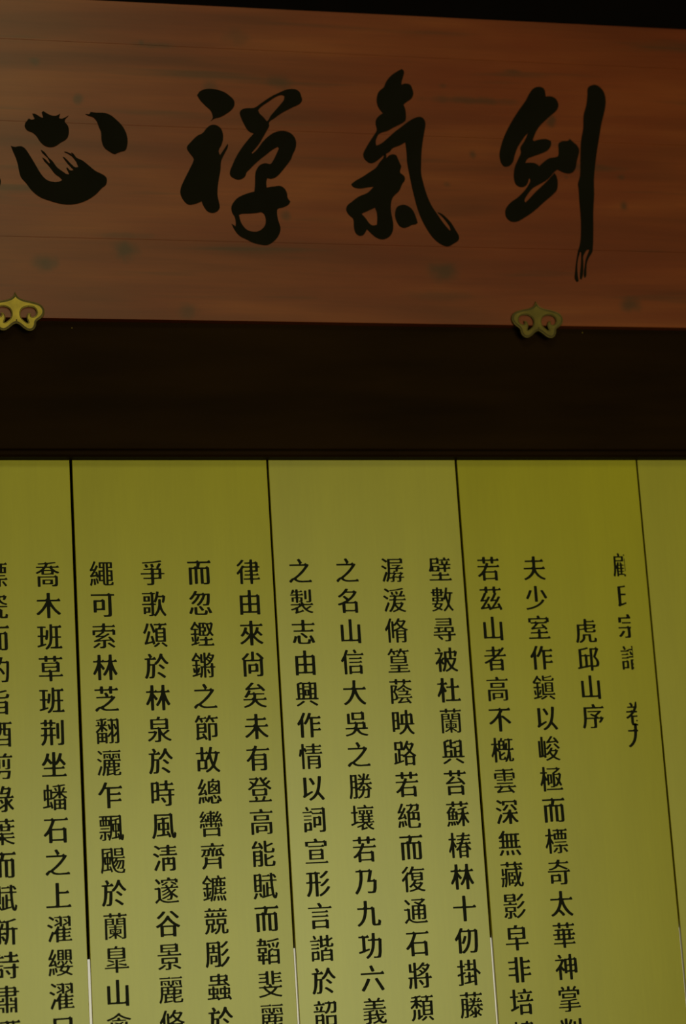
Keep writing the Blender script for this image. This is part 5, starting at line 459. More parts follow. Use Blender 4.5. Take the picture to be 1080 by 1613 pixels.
'草':[[94,18,89,21,88,46,87,48,19,49,17,49,16,56,18,58,80,58,88,63,88,76,87,78,44,77,37,79,37,137,44,139,56,138,132,138,140,144,126,143,120,144,120,156,118,158,82,158,80,156,79,144,74,143,64,143,59,145,57,158,19,158,18,160,18,167,20,168,52,168,58,172,59,180,65,182,74,182,79,180,80,169,82,168,113,168,119,172,120,180,126,182,135,182,140,180,141,169,143,168,161,168,176,175,182,167,185,161,185,160,180,158,143,158,141,156,141,144,148,147,154,140,163,137,163,79,156,77,143,78,111,78,110,76,110,60,113,58,162,58,176,66,183,58,186,51,181,49,111,48,110,46,110,20,104,18],[60,87,80,87,95,95,102,88,108,86,133,87,141,92,141,103,139,104,60,104,58,102,58,89],[60,113,133,113,141,118,141,128,139,130,60,130,58,128,58,115]],
'華':[[94,18,89,20,89,41,88,42,21,43,19,44,19,50,20,52,81,52,88,56,89,58,89,68,88,70,55,69,27,71,26,77,27,79,47,79,49,82,49,97,48,99,19,99,17,101,16,107,18,109,41,109,49,114,49,128,30,129,30,137,55,139,81,138,95,145,100,139,108,138,145,139,150,138,171,137,172,131,171,129,151,128,151,110,153,109,162,109,176,117,183,108,186,102,181,99,152,99,151,97,151,81,152,80,154,80,168,87,175,79,177,72,173,70,150,70,145,69,111,70,109,68,109,54,112,52,160,52,174,60,181,51,184,45,179,43,111,43,109,41,109,19,104,18],[70,79,81,79,88,84,89,99,69,99,68,82],[111,79,124,79,131,84,132,86,131,99,110,99,109,82],[70,109,82,109,88,113,89,128,69,128,68,111],[111,109,124,109,131,113,132,116,131,128,110,128,109,111],[63,144,59,146,58,158,20,158,18,160,18,166,20,168,52,168,58,173,59,180,63,182,73,182,78,180,78,170,81,168,113,168,120,173,121,180,125,182,135,182,139,180,140,170,142,168,162,168,174,176,181,168,184,161,180,158,141,158,140,156,140,146,134,144,125,144,121,145,120,156,119,158,80,158,78,157,78,145,73,144]],
'葉':[[94,18,90,21,90,47,89,48,63,34,29,22,22,22,16,29,17,31,37,36,59,45,70,51,78,57,76,59,19,59,17,61,18,67,70,67,84,74,89,69,90,71,90,80,88,82,47,81,42,83,41,125,39,126,19,126,17,127,17,133,19,134,36,135,41,139,42,146,45,148,59,148,59,159,57,160,19,160,17,162,18,168,20,169,53,169,59,173,60,180,65,182,74,182,78,180,79,170,81,169,114,169,120,173,121,180,125,182,135,182,139,180,140,171,142,169,163,169,176,176,185,163,182,160,142,160,140,159,140,149,150,148,154,147,155,135,163,134,176,141,182,134,185,128,184,127,181,126,155,125,154,106,153,104,149,103,135,104,89,103,85,105,84,125,63,126,61,125,61,93,62,91,83,91,95,98,100,92,108,91,157,91,170,98,177,90,179,85,179,84,175,82,111,82,110,82,109,80,109,69,111,67,163,67,175,74,177,74,185,61,185,60,182,59,124,59,122,57,130,50,150,41,183,31,183,29,178,22,170,21,147,29,131,36,110,49,109,47,109,20,104,18],[105,110,127,111,134,116,134,125,132,126,105,125,104,113],[62,134,79,135,84,139,85,148,89,150,99,150,103,148,104,136,106,134,133,134,135,136,135,143,133,145,125,145,121,147,120,158,119,160,81,160,79,159,78,147,74,146,61,145,61,136]],
'葛':[[137,19,127,19,125,28,122,30,47,29,43,31,43,54,27,45,22,46,16,53,16,55,31,65,41,74,57,94,56,95,46,95,41,98,42,144,47,146,154,146,159,144,159,97,154,95,76,96,74,95,76,92,72,86,74,84,166,85,173,83,171,49,168,33,166,27,162,22,158,20],[138,28,146,29,149,34,153,55,155,72,154,75,65,75,57,68,58,67,62,64,62,50,63,48,83,57,90,63,98,72,105,73,113,71,114,70,112,66,112,64,146,49,146,48,142,42,135,41,103,56,90,48,77,41,76,39,135,39,136,37,136,30],[63,39,66,39,67,40,63,45,62,41],[61,104,133,104,140,108,141,116,138,117,62,117,60,115,60,105],[61,124,132,124,140,129,141,136,138,138,62,137,60,135,60,126],[60,150,59,151,59,159,57,160,20,161,19,162,19,168,21,170,53,170,58,174,59,180,61,181,77,181,78,172,80,170,116,170,120,173,121,180,123,181,140,181,141,172,143,170,164,170,174,176,181,169,183,164,179,160,142,160,141,159,140,151,139,150,122,150,121,159,119,160,80,160,78,159,77,150]],
'蔭':[[29,18,25,19,24,21,25,140,30,142,72,140,78,136,69,116,69,115,70,114,95,127,112,139,120,147,120,157,118,159,81,159,79,157,79,146,74,145,65,145,60,147,59,158,19,159,18,161,18,168,54,169,60,173,60,180,65,182,74,182,79,180,79,170,81,169,114,169,119,173,120,180,123,181,138,180,139,170,141,169,163,169,174,175,176,175,184,162,184,161,182,159,141,159,139,157,139,148,129,148,128,146,133,143,133,138,140,132,159,123,184,114,184,112,179,105,171,105,155,111,122,130,103,117,81,105,73,105,66,110,60,97,73,80,76,72,78,63,79,61,162,61,178,69,184,61,186,55,153,54,151,53,173,30,177,25,177,23,168,18,163,19,155,27,76,21,75,23,73,29,86,38,99,52,97,54,79,54,77,53,72,46,65,43,43,41,42,20,37,18],[102,32,146,35,146,38,137,47,142,51,142,53,140,54,122,54,101,35,101,33],[43,51,52,51,56,52,59,56,60,64,59,71,56,80,49,90,43,95,42,93,42,53],[80,74,79,75,79,79,80,81,130,81,136,84,141,94,140,97,84,97,82,99,82,103,83,104,118,105,118,108,112,118,121,122,127,121,134,112,135,109,132,106,133,105,153,105,161,103,161,101,154,84,155,82,173,81,175,79,174,75,172,74],[43,99,45,102,56,126,57,130,56,132,44,132,42,131]],
'藏':[[48,18,38,25,43,37,46,51,48,69,46,71,42,71,41,70,39,43,32,25,29,20,26,19,22,19,16,24,23,43,25,69,24,71,16,72,15,79,30,81,46,80,48,82,48,95,47,97,40,97,39,92,35,91,27,91,23,93,24,136,28,138,35,138,39,136,39,108,41,106,46,106,48,108,48,135,49,138,53,139,65,138,117,138,124,142,125,144,120,147,119,157,118,159,81,159,80,158,79,147,75,146,66,146,61,148,60,159,20,159,18,161,19,168,53,169,60,173,62,180,66,182,75,182,79,180,80,170,82,168,112,169,119,173,120,180,124,182,133,182,137,180,138,170,140,169,161,169,173,176,175,176,181,168,184,162,183,161,179,159,140,159,138,158,138,153,139,151,143,148,143,140,145,138,159,139,158,142,148,150,153,155,157,155,163,153,174,144,175,143,173,140,173,138,181,138,183,137,183,130,182,128,146,128,144,126,148,85,151,93,157,114,161,116,173,112,166,85,153,55,159,39,166,30,168,31,169,33,172,50,177,50,185,45,184,32,180,24,173,19,159,20,150,25,141,38,122,20,115,19,108,26,119,37,120,39,118,40,86,39,85,38,84,29,74,28,70,29,70,114,74,116,84,115,125,115,126,116,127,117,126,127,125,128,68,128,66,126,65,77,63,53,57,28,53,19],[86,47,93,48,94,60,93,62,85,61,85,49],[111,47,128,47,135,57,128,105,126,108,111,108,109,106,110,94,126,93,128,91,128,63,126,62,110,61,109,49],[86,69,111,69,112,86,85,86,85,71],[86,93,93,94,94,105,93,107,85,107,85,95]],
'藤':[[24,18,15,25,22,45,26,69,27,140,32,142,43,141,71,142,75,140,76,138,77,101,101,100,105,103,109,112,109,115,82,115,80,117,80,121,81,122,101,123,107,127,95,126,88,140,88,142,95,144,101,144,111,129,115,132,118,144,121,146,133,144,134,142,131,125,131,123,133,122,147,123,146,125,141,127,141,128,151,143,157,143,165,140,165,138,154,125,154,123,158,123,171,131,178,122,180,116,176,115,128,115,127,113,122,101,124,100,137,100,151,108,157,100,162,100,175,108,177,108,183,99,185,93,181,92,158,92,156,91,160,85,168,78,183,70,183,69,179,63,172,63,158,69,147,79,137,92,120,92,115,91,106,79,91,66,84,62,77,62,76,28,72,23,66,21,47,20,45,22,44,29,56,29,58,31,58,66,56,69,43,68,39,43,34,27,30,19],[122,19,107,20,104,26,105,28,118,28,118,42,89,29,82,29,79,36,101,47,100,52,92,63,92,65,97,68,105,68,116,54,118,54,119,82,123,84,131,84,136,82,137,57,140,56,150,69,156,69,162,66,163,63,153,51,153,49,173,34,167,29,161,28,137,43,135,24,131,21],[77,73,80,75,89,82,96,89,96,92,77,92],[45,77,56,77,58,78,58,98,57,100,46,101,44,100,43,79],[45,109,56,109,58,110,58,130,57,132,46,132,44,131,44,112],[64,146,60,148,60,157,59,158,19,159,18,160,18,165,20,167,53,168,59,172,60,180,65,182,74,182,79,180,79,169,81,167,113,168,119,172,120,179,122,181,138,180,139,169,141,167,162,168,175,175,182,167,184,161,180,158,141,158,139,157,139,150,137,148,121,149,120,157,118,158,81,158,79,157,78,147,74,146]],
'蘇':[[135,18,130,20,130,62,111,38,109,37,104,36,104,30,97,27,90,28,80,51,80,52,85,54,91,54,93,53,97,48,99,49,107,58,117,73,126,91,125,94,100,94,100,62,96,60,70,61,60,59,43,61,32,59,27,61,27,101,21,103,16,110,32,127,44,147,59,147,60,155,57,157,19,157,18,159,18,167,52,167,59,172,60,180,65,182,75,182,79,180,80,169,82,167,112,167,119,172,120,180,125,182,134,182,139,180,140,169,141,167,161,167,174,175,176,174,185,161,181,157,141,157,140,156,139,147,134,145,125,145,120,146,120,156,118,157,82,157,80,156,79,146,75,145,62,145,59,139,61,137,81,137,86,133,87,131,77,118,78,116,95,116,99,114,101,104,116,104,120,105,130,112,130,125,128,126,103,122,100,127,100,130,132,136,161,146,168,145,174,140,173,137,150,130,150,106,151,104,162,104,176,112,183,103,186,97,183,95,156,94,154,92,168,67,185,45,178,37,171,38,162,48,150,65,149,20,145,18],[22,19,15,24,23,36,28,52,34,52,44,50,53,51,59,50,62,35,62,25,53,23,47,24,45,43,44,47,39,33,33,23,29,19],[70,25,68,26,61,49,67,52,75,52,76,51,79,45,84,28,77,25],[46,68,54,69,54,82,53,84,45,84,44,70],[72,68,81,69,81,82,80,84,71,84,71,70],[46,91,54,92,54,105,53,107,45,107,44,93],[72,91,81,92,81,105,80,107,71,107,71,93],[45,115,57,116,65,125,65,128,53,129,45,118]],
'蘭':[[30,18,28,19,27,21,28,147,32,148,88,148,92,147,93,145,93,109,94,108,105,109,105,145,107,147,110,148,149,147,159,153,164,148,173,147,173,32,172,27,170,24,161,20,143,20,139,28,132,28,108,43,107,42,107,24,104,21,95,21,92,22,91,41,91,42,66,29,59,26,55,27,50,32,50,33,73,43,83,50,82,51,59,52,59,82,61,83,90,83,91,84,91,89,89,91,54,92,53,93,53,97,55,98,90,98,91,99,91,106,91,107,76,108,47,108,45,107,44,106,44,20,41,18],[144,30,154,30,156,32,156,107,154,108,108,107,107,100,108,98,145,98,147,97,147,93,146,92,109,91,107,89,107,84,108,83,141,82,141,52,116,51,115,50,140,35,141,30],[73,58,85,58,91,62,92,64,92,76,73,76,72,60],[107,58,121,58,127,61,128,64,127,76,107,76,106,60],[113,60,109,63,115,72,119,73,124,71,124,69,118,61],[82,61,75,70,77,72,84,73,89,65,88,62],[46,115,75,115,76,116,76,123,74,125,46,125,44,122,44,116],[124,115,154,115,156,116,156,123,154,124,124,124,122,122,122,116],[46,131,75,131,76,132,76,139,74,140,46,140,44,138,44,132],[124,131,154,131,156,132,156,139,154,140,124,140,122,138,122,132],[61,152,60,153,60,158,58,160,21,160,20,162,20,168,22,170,56,170,59,173,60,180,62,181,76,181,77,172,80,170,118,170,121,173,123,181,137,181,139,180,139,172,140,170,167,170,175,174,180,169,182,164,179,160,141,160,139,158,139,153,137,152,123,152,121,159,119,160,79,160,77,159,76,152]],
'虎':[[47,19,41,28,58,36,66,43,71,53,71,75,77,78,118,77,131,78,137,76,138,36,140,32,155,32,160,35,162,39,163,51,164,52,172,52,182,46,181,34,178,24,166,22,130,22,122,25,118,30,117,38,116,67,94,67,92,66,92,54,90,46,84,37,77,30,67,24,55,19],[29,19,25,20,16,26,24,47,27,65,29,89,30,143,36,145,79,144,83,145,87,149,87,179,92,182,103,182,108,180,109,168,111,167,148,167,161,174,163,174,169,166,172,161,171,159,167,158,110,158,109,156,109,146,111,144,171,144,180,142,181,139,172,117,170,116,164,116,155,118,152,115,110,111,108,109,108,101,110,98,114,97,151,97,158,101,160,110,168,110,179,105,175,90,161,88,102,88,94,91,90,94,86,108,52,106,50,76,45,46,40,32,35,21,33,19],[53,114,81,117,87,122,87,133,85,134,52,134,51,132,51,116],[109,120,152,123,154,125,157,133,154,134,109,134,108,132,108,122]],
'蟠':[[93,18,90,19,89,21,90,86,94,87,106,86,124,86,128,87,150,86,161,93,162,95,141,113,140,111,140,93,136,91,126,91,123,94,123,110,122,112,104,97,90,87,82,88,77,85,60,85,59,83,59,49,65,49,67,50,63,70,73,73,76,72,83,52,87,32,77,28,74,28,72,30,70,38,68,39,56,36,17,31,15,34,15,40,15,41,37,45,42,47,43,50,42,85,36,85,35,79,32,77,24,77,21,80,21,147,25,149,42,148,43,178,46,180,54,180,59,177,59,148,76,149,80,147,81,145,81,136,83,135,121,135,123,137,122,164,87,162,85,164,84,170,115,173,127,180,133,175,167,179,173,173,172,171,140,166,140,137,141,135,145,135,157,160,161,161,171,158,172,157,162,138,161,135,181,134,183,133,184,127,182,126,152,126,150,124,153,119,164,110,184,97,178,89,173,89,166,91,168,88,173,87,176,84,175,20,172,18,162,18,159,20,158,24,157,25,128,24,124,25,108,25,106,25,105,20,103,18],[107,34,123,35,123,52,106,52,106,36],[141,34,151,34,158,38,159,41,158,52,140,52,140,36],[107,60,123,60,123,77,106,77,106,62],[141,60,150,60,158,65,159,67,158,77,140,77,140,62],[37,95,42,95,43,97,43,136,41,139,37,138,36,137,36,97],[59,95,65,95,66,97,66,136,64,139,59,138,58,137,58,97],[82,98,92,103,104,113,113,121,114,125,82,125,81,100],[104,137,102,139,94,156,98,158,105,159,108,157,117,141,109,137]],
'蟲':[[89,19,84,27,82,28,57,26,16,25,15,32,16,34,44,36,49,39,50,41,50,53,49,55,27,54,23,56,23,93,27,94,49,93,50,95,51,105,55,107,66,106,67,95,68,93,90,94,94,93,95,56,90,54,67,55,67,39,68,37,77,38,77,40,73,48,80,51,84,52,87,50,96,36,98,35,124,36,129,39,130,41,130,53,129,55,106,54,102,56,102,93,106,94,129,94,130,95,131,106,142,107,146,105,147,95,148,94,172,94,176,93,176,56,172,54,148,55,147,53,147,39,149,37,159,37,159,39,155,48,162,52,167,52,181,33,185,25,185,23,177,19,172,19,167,27,162,28,104,24,94,19],[39,64,50,65,50,82,49,84,40,84,38,84,38,66],[68,64,79,65,79,82,78,84,69,84,67,84,67,66],[118,64,130,65,130,82,129,84,119,85,117,84,117,67],[148,64,160,65,161,82,160,84,149,85,147,84,147,67],[165,102,152,112,95,109,26,109,25,117,26,119,83,119,90,124,90,133,89,135,43,134,38,136,38,169,43,171,84,170,90,174,91,181,95,182,104,182,108,181,109,172,111,170,138,170,151,177,155,171,161,171,163,169,163,137,160,135,146,135,144,134,177,109,177,107,171,103],[110,120,139,120,140,121,130,130,130,131,133,133,132,135,111,135,109,133,109,121],[57,144,84,144,90,149,90,161,88,162,56,161,55,159,55,146],[110,144,129,144,140,151,145,147,145,161,143,162,110,161,109,159,109,146]],
'被':[[44,18,39,19,38,21,38,77,36,77,27,68,20,67,18,68,14,78,37,104,50,124,56,138,53,139,15,139,14,141,15,149,70,150,77,146,77,144,73,134,59,107,59,104,60,103,70,115,82,114,83,154,89,156,113,155,119,158,121,161,121,179,122,181,135,182,141,180,141,157,142,155,154,155,168,163,173,156,183,153,184,151,179,134,174,121,172,119,167,118,156,122,161,141,160,144,143,144,141,142,142,111,169,111,176,108,173,97,166,79,148,51,150,49,161,41,184,29,184,28,179,20,171,20,164,22,149,30,135,39,120,29,106,22,99,19,91,20,86,29,105,37,117,46,122,51,102,84,97,60,93,46,85,29,78,20,71,21,63,29,70,39,75,51,79,71,74,67,68,67,59,77,59,20,53,18],[134,65,137,66,146,81,153,97,153,101,127,100,118,101,116,100,122,84],[80,79,81,80,82,92,82,102,81,104,70,92],[104,111,118,111,120,112,121,142,120,144,105,144,103,143,103,113],[46,152,34,175,35,177,42,180,50,179,62,159,61,157,54,152]],
'製':[[51,19,47,27,52,36,52,47,29,42,24,41,21,43,17,49,47,58,56,63,61,63,77,71,79,74,19,75,17,76,17,82,19,83,72,83,85,91,90,84,92,84,93,86,89,94,96,98,81,98,79,103,80,105,90,106,91,120,88,122,76,121,75,94,71,91,62,91,57,93,57,120,55,122,43,121,42,98,27,98,26,100,26,128,56,129,57,131,57,139,55,140,18,140,17,142,17,146,19,148,55,148,57,149,57,159,55,161,43,161,34,150,29,150,22,154,34,180,41,180,48,178,49,176,47,170,49,168,56,169,57,180,62,182,70,182,75,180,75,170,77,168,86,168,100,176,107,168,109,162,77,161,75,159,76,149,78,148,92,148,106,156,113,147,115,142,111,140,77,140,75,138,76,130,78,129,108,128,108,105,107,102,102,99,107,97,115,84,162,83,174,91,177,90,185,78,185,76,181,75,118,74,116,72,123,62,130,55,157,70,165,70,171,66,171,64,143,49,142,46,155,38,181,31,182,29,177,22,171,21,154,26,139,32,126,40,115,49,98,69,72,55,72,35,74,34,90,38,105,47,109,42,112,41,114,32,106,32,56,19],[135,94,134,96,132,102,152,102,154,104,154,178,160,180,168,180,172,179,173,177,173,107,172,100,169,96,160,93],[125,114,121,116,121,117,121,170,125,173,134,173,138,171,139,170,139,117,135,114]],
'言':[[46,18,41,19,40,21,40,70,41,72,47,74,60,73,130,73,144,80,150,74,160,72,160,22,159,20,154,18,139,20,138,21,138,26,136,26,65,26,62,26,61,19,56,18],[64,36,132,36,138,41,138,62,135,64,63,63,62,61,62,38],[43,92,42,94,42,99,44,101,137,101,151,109,158,100,161,94,156,92],[43,119,42,120,42,125,44,128,137,128,151,136,158,127,161,121,156,119],[17,145,16,146,16,152,18,154,95,154,95,158,82,177,84,179,95,181,102,181,111,170,118,159,114,156,115,154,164,154,178,161,185,153,187,147,183,145]],
'詞':[[137,19,135,21,133,30,153,30,159,35,159,134,86,134,84,135,83,140,82,142,17,142,15,144,16,150,66,151,79,158,91,143,137,143,150,151,159,140,159,159,158,162,81,162,80,164,80,171,152,172,165,179,170,173,179,171,180,35,179,29,175,22,166,19],[27,20,23,21,22,23,23,79,29,81,54,80,67,87,72,81,80,79,80,31,74,29,44,30,42,28,41,21,36,20],[43,39,54,39,61,43,61,68,60,70,44,71,42,70,42,41],[95,48,91,50,90,51,91,116,96,117,123,116,135,124,141,118,149,116,149,62,143,60,111,61,109,60,109,50,104,48],[111,71,123,71,129,75,129,104,128,107,112,107,110,106,109,73],[24,95,23,97,23,101,25,103,78,103,81,101,80,96,79,95],[24,119,23,120,23,125,25,127,78,127,80,125,80,120,78,119],[48,155,36,176,37,178,45,182,52,181,63,161,62,159,55,155]],
'詩':[[26,19,22,20,21,22,21,76,27,78,52,77,67,86,73,78,80,76,80,27,74,26,43,27,41,26,40,20,35,18],[147,19,126,20,122,28,124,30,140,29,143,31,143,80,82,81,81,82,81,90,136,91,143,96,144,108,149,110,158,110,164,107,165,91,184,90,184,83,183,81,166,81,165,80,164,28,159,22],[42,36,53,36,60,41,61,66,60,68,43,68,41,67,41,38],[113,42,94,66,94,68,101,72,111,71,129,49,129,47,121,42],[23,93,21,94,21,99,23,102,78,102,80,99,80,94,78,93],[127,114,123,115,80,115,75,117,23,117,21,119,21,124,24,126,116,126,121,131,121,149,87,150,86,159,88,160,115,160,121,165,122,181,128,182,137,182,143,180,144,160,159,160,173,168,180,159,183,153,178,150,144,149,144,126,165,126,179,134,186,125,189,118,185,115],[15,142,13,144,13,149,14,151,62,151,77,159,85,150,88,144,83,142],[46,154,34,176,42,180,50,180,57,173,63,159,53,154]],
'諧':[[93,18,90,19,89,21,90,88,94,90,115,89,121,105,126,106,140,103,135,91,136,89,150,89,162,96,167,91,176,88,176,20,172,18,161,19,158,20,157,25,155,26,111,26,109,25,107,19,103,18],[27,20,24,22,23,23,24,79,29,81,56,80,68,87,73,81,80,79,80,31,75,29,42,30,40,28,39,22,35,20],[110,34,151,35,157,39,157,52,155,54,109,53,108,51,108,37],[42,39,56,39,62,43,62,70,41,70,40,41],[110,62,150,62,157,67,157,79,155,80,109,80,108,78,108,64],[25,95,23,97,23,102,24,103,60,104,73,111,79,103,82,97,77,95],[88,102,86,104,84,113,88,121,87,142,18,142,16,144,17,150,68,151,80,158,85,151,87,151,88,178,93,180,102,180,106,178,107,158,108,156,115,156,126,163,131,159,132,180,137,182,146,182,150,180,151,156,170,166,176,165,181,160,180,157,151,143,151,121,151,118,153,116,162,116,167,120,169,130,175,131,185,125,182,109,172,107,145,106,137,108,131,114,92,103],[25,119,23,121,23,125,24,127,60,127,73,134,79,126,82,121,77,119],[108,120,131,124,131,147,107,147],[49,155,47,156,37,176,38,178,45,182,51,180,63,161,62,159,55,155]],
'谷':[[51,18,46,19,45,21,45,80,43,81,31,75,22,75,20,76,15,86,44,100,60,111,74,124,94,149,104,149,111,144,113,142,112,138,113,136,133,116,159,98,185,86,177,75,168,75,158,79,156,79,156,21,155,19,149,18,134,19,132,20,132,25,130,26,71,26,69,25,67,19,62,18],[70,36,125,36,130,38,132,42,132,78,69,78,69,38],[65,88,135,88,138,90,115,108,99,122,79,104,62,91,62,90],[32,130,23,137,23,139,45,155,65,176,75,176,86,172,85,170,74,157,52,138,41,130],[160,130,138,151,114,170,114,172,121,177,132,177,174,143,178,139,178,137,169,130]],
'賦':[[24,19,15,24,15,26,24,41,30,57,37,58,47,55,48,53,46,48,37,29,30,19],[166,20,157,24,151,34,147,45,147,41,145,39,89,26,77,25,73,31,64,31,54,53,55,55,61,57,69,57,80,37,81,36,83,37,83,108,88,110,96,110,100,109,100,107,100,42,102,40,106,42,107,122,112,124,120,124,124,123,125,92,127,92,139,92,141,94,139,127,137,130,79,130,78,128,77,65,72,63,60,64,27,63,22,65,22,174,27,175,52,174,66,181,70,176,77,173,78,141,80,139,131,139,137,142,138,144,137,159,84,158,82,160,82,165,84,167,116,167,129,174,137,165,138,179,144,181,152,181,156,180,157,173,167,174,171,172,182,158,184,153,177,149,170,149,157,166,157,141,159,139,184,139,185,138,186,132,184,130,160,130,158,129,159,103,163,62,166,46,169,39,170,41,173,59,180,59,187,53,188,51,184,33,180,24,175,20],[126,45,146,48,142,81,141,83,127,83,125,82,124,47],[41,73,52,73,59,77,59,98,40,97,40,75],[41,107,52,107,59,111,59,132,40,131,40,109],[41,140,52,140,59,145,59,165,40,164,40,142]],
'足':[[24,19,16,27,23,35,30,44,37,58,41,72,46,96,47,98,53,99,69,96,65,76,66,72,71,62,79,52,87,45,89,45,89,46,89,112,87,114,43,112,36,114,36,171,43,173,56,172,137,172,152,181,158,174,167,172,168,114,161,112,147,114,113,113,112,111,112,86,115,84,149,84,164,92,172,83,175,76,170,73,113,73,112,36,114,34,122,33,154,32,166,32,174,37,178,32,185,31,184,25,185,20,166,21,123,21,103,23,85,28,74,34,57,49,48,36,38,24,32,19],[60,124,82,124,96,133,102,126,109,124,138,125,144,130,144,160,142,162,60,161,59,159,59,127]],
'路':[[101,18,98,20,97,21,97,74,96,75,86,74,81,81,79,83,69,83,67,82,67,52,69,51,84,54,90,54,91,52,91,45,29,29,19,28,16,29,15,38,22,40,23,42,23,99,24,101,28,103,36,103,41,101,41,46,42,45,45,45,48,46,49,48,48,119,46,121,28,119,23,121,23,171,24,173,29,175,61,174,75,181,80,175,88,172,89,135,93,140,100,151,115,181,121,181,132,178,128,165,129,163,142,163,155,170,161,164,166,163,172,159,169,152,162,137,147,113,150,108,161,100,185,85,180,77,174,76,174,74,173,21,169,19,159,19,155,20,154,25,152,26,118,26,116,25,115,19,111,18],[117,36,146,35,153,40,154,42,154,71,116,71,116,38],[114,82,155,81,158,83,135,101,113,84,112,83],[90,88,105,97,123,112,123,115,110,132,97,118,91,118,87,120,75,119,70,121,68,120,68,93,88,93],[134,126,137,128,145,141,149,150,149,153,124,153,121,152,121,148,122,145],[43,130,68,131,68,163,42,163,42,133]],
'轡':[[43,17,40,19,39,20,40,70,44,72,58,71,136,71,147,79,144,100,152,102,158,101,162,79,152,75,154,72,159,72,163,69,162,19,158,18,147,18,144,20,143,24,141,25,61,25,59,24,57,19,54,17],[60,34,136,34,143,39,143,61,141,62,60,62,59,60,59,36],[24,71,17,77,23,101,29,101,38,99,45,101,51,101,55,87,56,78,48,75,42,76,38,97,30,73],[131,75,124,79,126,91,125,93,108,93,107,79,103,77,95,77,91,79,91,91,89,93,73,93,72,91,74,83,68,80,61,81,55,102,65,104,70,100,89,100,91,103,91,109,89,111,76,110,62,107,60,107,58,113,56,114,27,108,21,109,19,116,29,125,39,138,37,139,20,137,19,139,17,145,29,160,39,178,46,179,53,176,54,175,38,149,38,146,46,147,56,162,62,161,69,157,52,133,43,122,43,120,55,121,55,123,53,132,58,133,66,133,71,125,71,151,76,153,90,152,91,160,89,162,69,162,68,163,68,167,70,168,90,169,91,179,95,181,103,181,106,179,107,170,109,169,124,177,133,164,133,162,130,162,108,161,107,154,109,152,122,153,128,150,136,162,143,176,145,178,151,177,157,175,158,173,144,149,144,147,153,148,163,162,168,162,175,159,175,157,160,133,171,134,174,130,181,111,180,109,175,107,174,105,181,82,173,79,167,80,161,101,162,102,167,105,166,111,164,113,157,113,135,108,138,103,143,99,137,76,135,75],[109,100,120,100,130,108,126,111,121,110,108,111,107,109,107,103],[87,116,90,117,91,118,91,127,90,128,87,128,86,127,86,118],[107,116,110,116,112,118,112,127,110,128,107,128,106,127,106,118],[127,118,130,118,137,126,145,137,146,139,127,137],[149,120,162,121,159,132,157,131,150,122],[87,134,90,134,91,135,91,144,90,146,87,146,86,144,86,136],[107,134,110,134,112,135,112,144,110,146,107,146,106,145,106,136]],
'通':[[24,21,17,29,16,31,28,43,40,52,40,101,38,103,16,104,15,113,17,114,36,114,45,120,50,115,56,115,59,113,60,51,73,41,87,36,106,33,165,35,176,41,181,36,185,34,186,27,181,24,103,23,86,25,74,28,65,32,50,42,42,36,30,21],[76,45,73,46,72,48,73,135,77,137,116,136,121,137,121,139,118,140,92,152,91,154,97,159,102,159,126,151,139,158,147,164,145,166,74,166,73,168,73,174,141,175,153,181,159,175,168,175,171,174,175,170,175,168,161,157,141,144,153,137,164,143,169,138,177,135,177,58,175,50,171,47,164,45,142,46,139,52,139,54,155,54,158,56,158,73,156,75,135,75,133,73,133,47,129,46,119,46,115,48,115,74,94,75,91,73,91,46,87,45],[93,84,108,84,114,87,115,90,115,101,92,101,91,86],[135,84,151,84,157,87,158,89,158,101,134,101,133,86],[93,110,108,110,114,113,115,116,115,127,92,127,91,113],[135,110,151,110,157,113,158,116,158,127,134,127,133,113],[50,137,21,166,22,168,27,173,36,173,63,147,63,144,56,138]],
'邃':[[24,22,17,30,17,32,27,41,39,50,40,105,37,107,17,107,16,116,18,118,35,118,44,123,49,119,55,118,58,116,59,52,70,43,86,37,102,34,123,33,159,35,169,36,175,39,179,37,184,35,183,30,184,26,183,26,106,23,78,27,66,32,51,41,43,36,30,22],[108,41,102,41,100,49,115,49,120,51,124,60,124,70,96,55,77,48,69,48,65,54,86,62,105,71,120,82,121,84,120,87,118,89,101,80,81,71,77,70,71,70,67,74,68,76,97,88,110,96,112,98,107,103,80,92,75,90,69,91,65,95,65,97,90,106,100,111,102,113,100,114,63,114,61,116,62,122,94,123,95,125,90,134,98,137,105,136,113,123,115,122,126,123,136,137,138,138,144,138,152,135,145,125,146,123,164,123,175,129,177,129,184,117,181,114,125,114,121,112,120,110,134,94,155,109,161,109,168,105,168,103,167,102,145,88,144,85,173,66,179,61,179,59,173,53,167,53,143,70,141,58,137,48,138,44,132,44,123,41],[70,132,66,137,66,139,85,146,100,155,106,155,114,152,111,149,95,140,77,132],[163,133,130,150,129,152,133,156,139,156,162,147,173,139,169,134],[46,139,21,167,22,169,29,174,34,174,36,173,52,158,60,148,60,145,52,140],[64,148,62,150,63,168,103,169,108,173,105,180,115,182,123,182,132,169,155,169,167,176,173,169,180,169,181,167,181,150,179,148,163,148,162,159,160,160,82,160,81,159,80,148]],
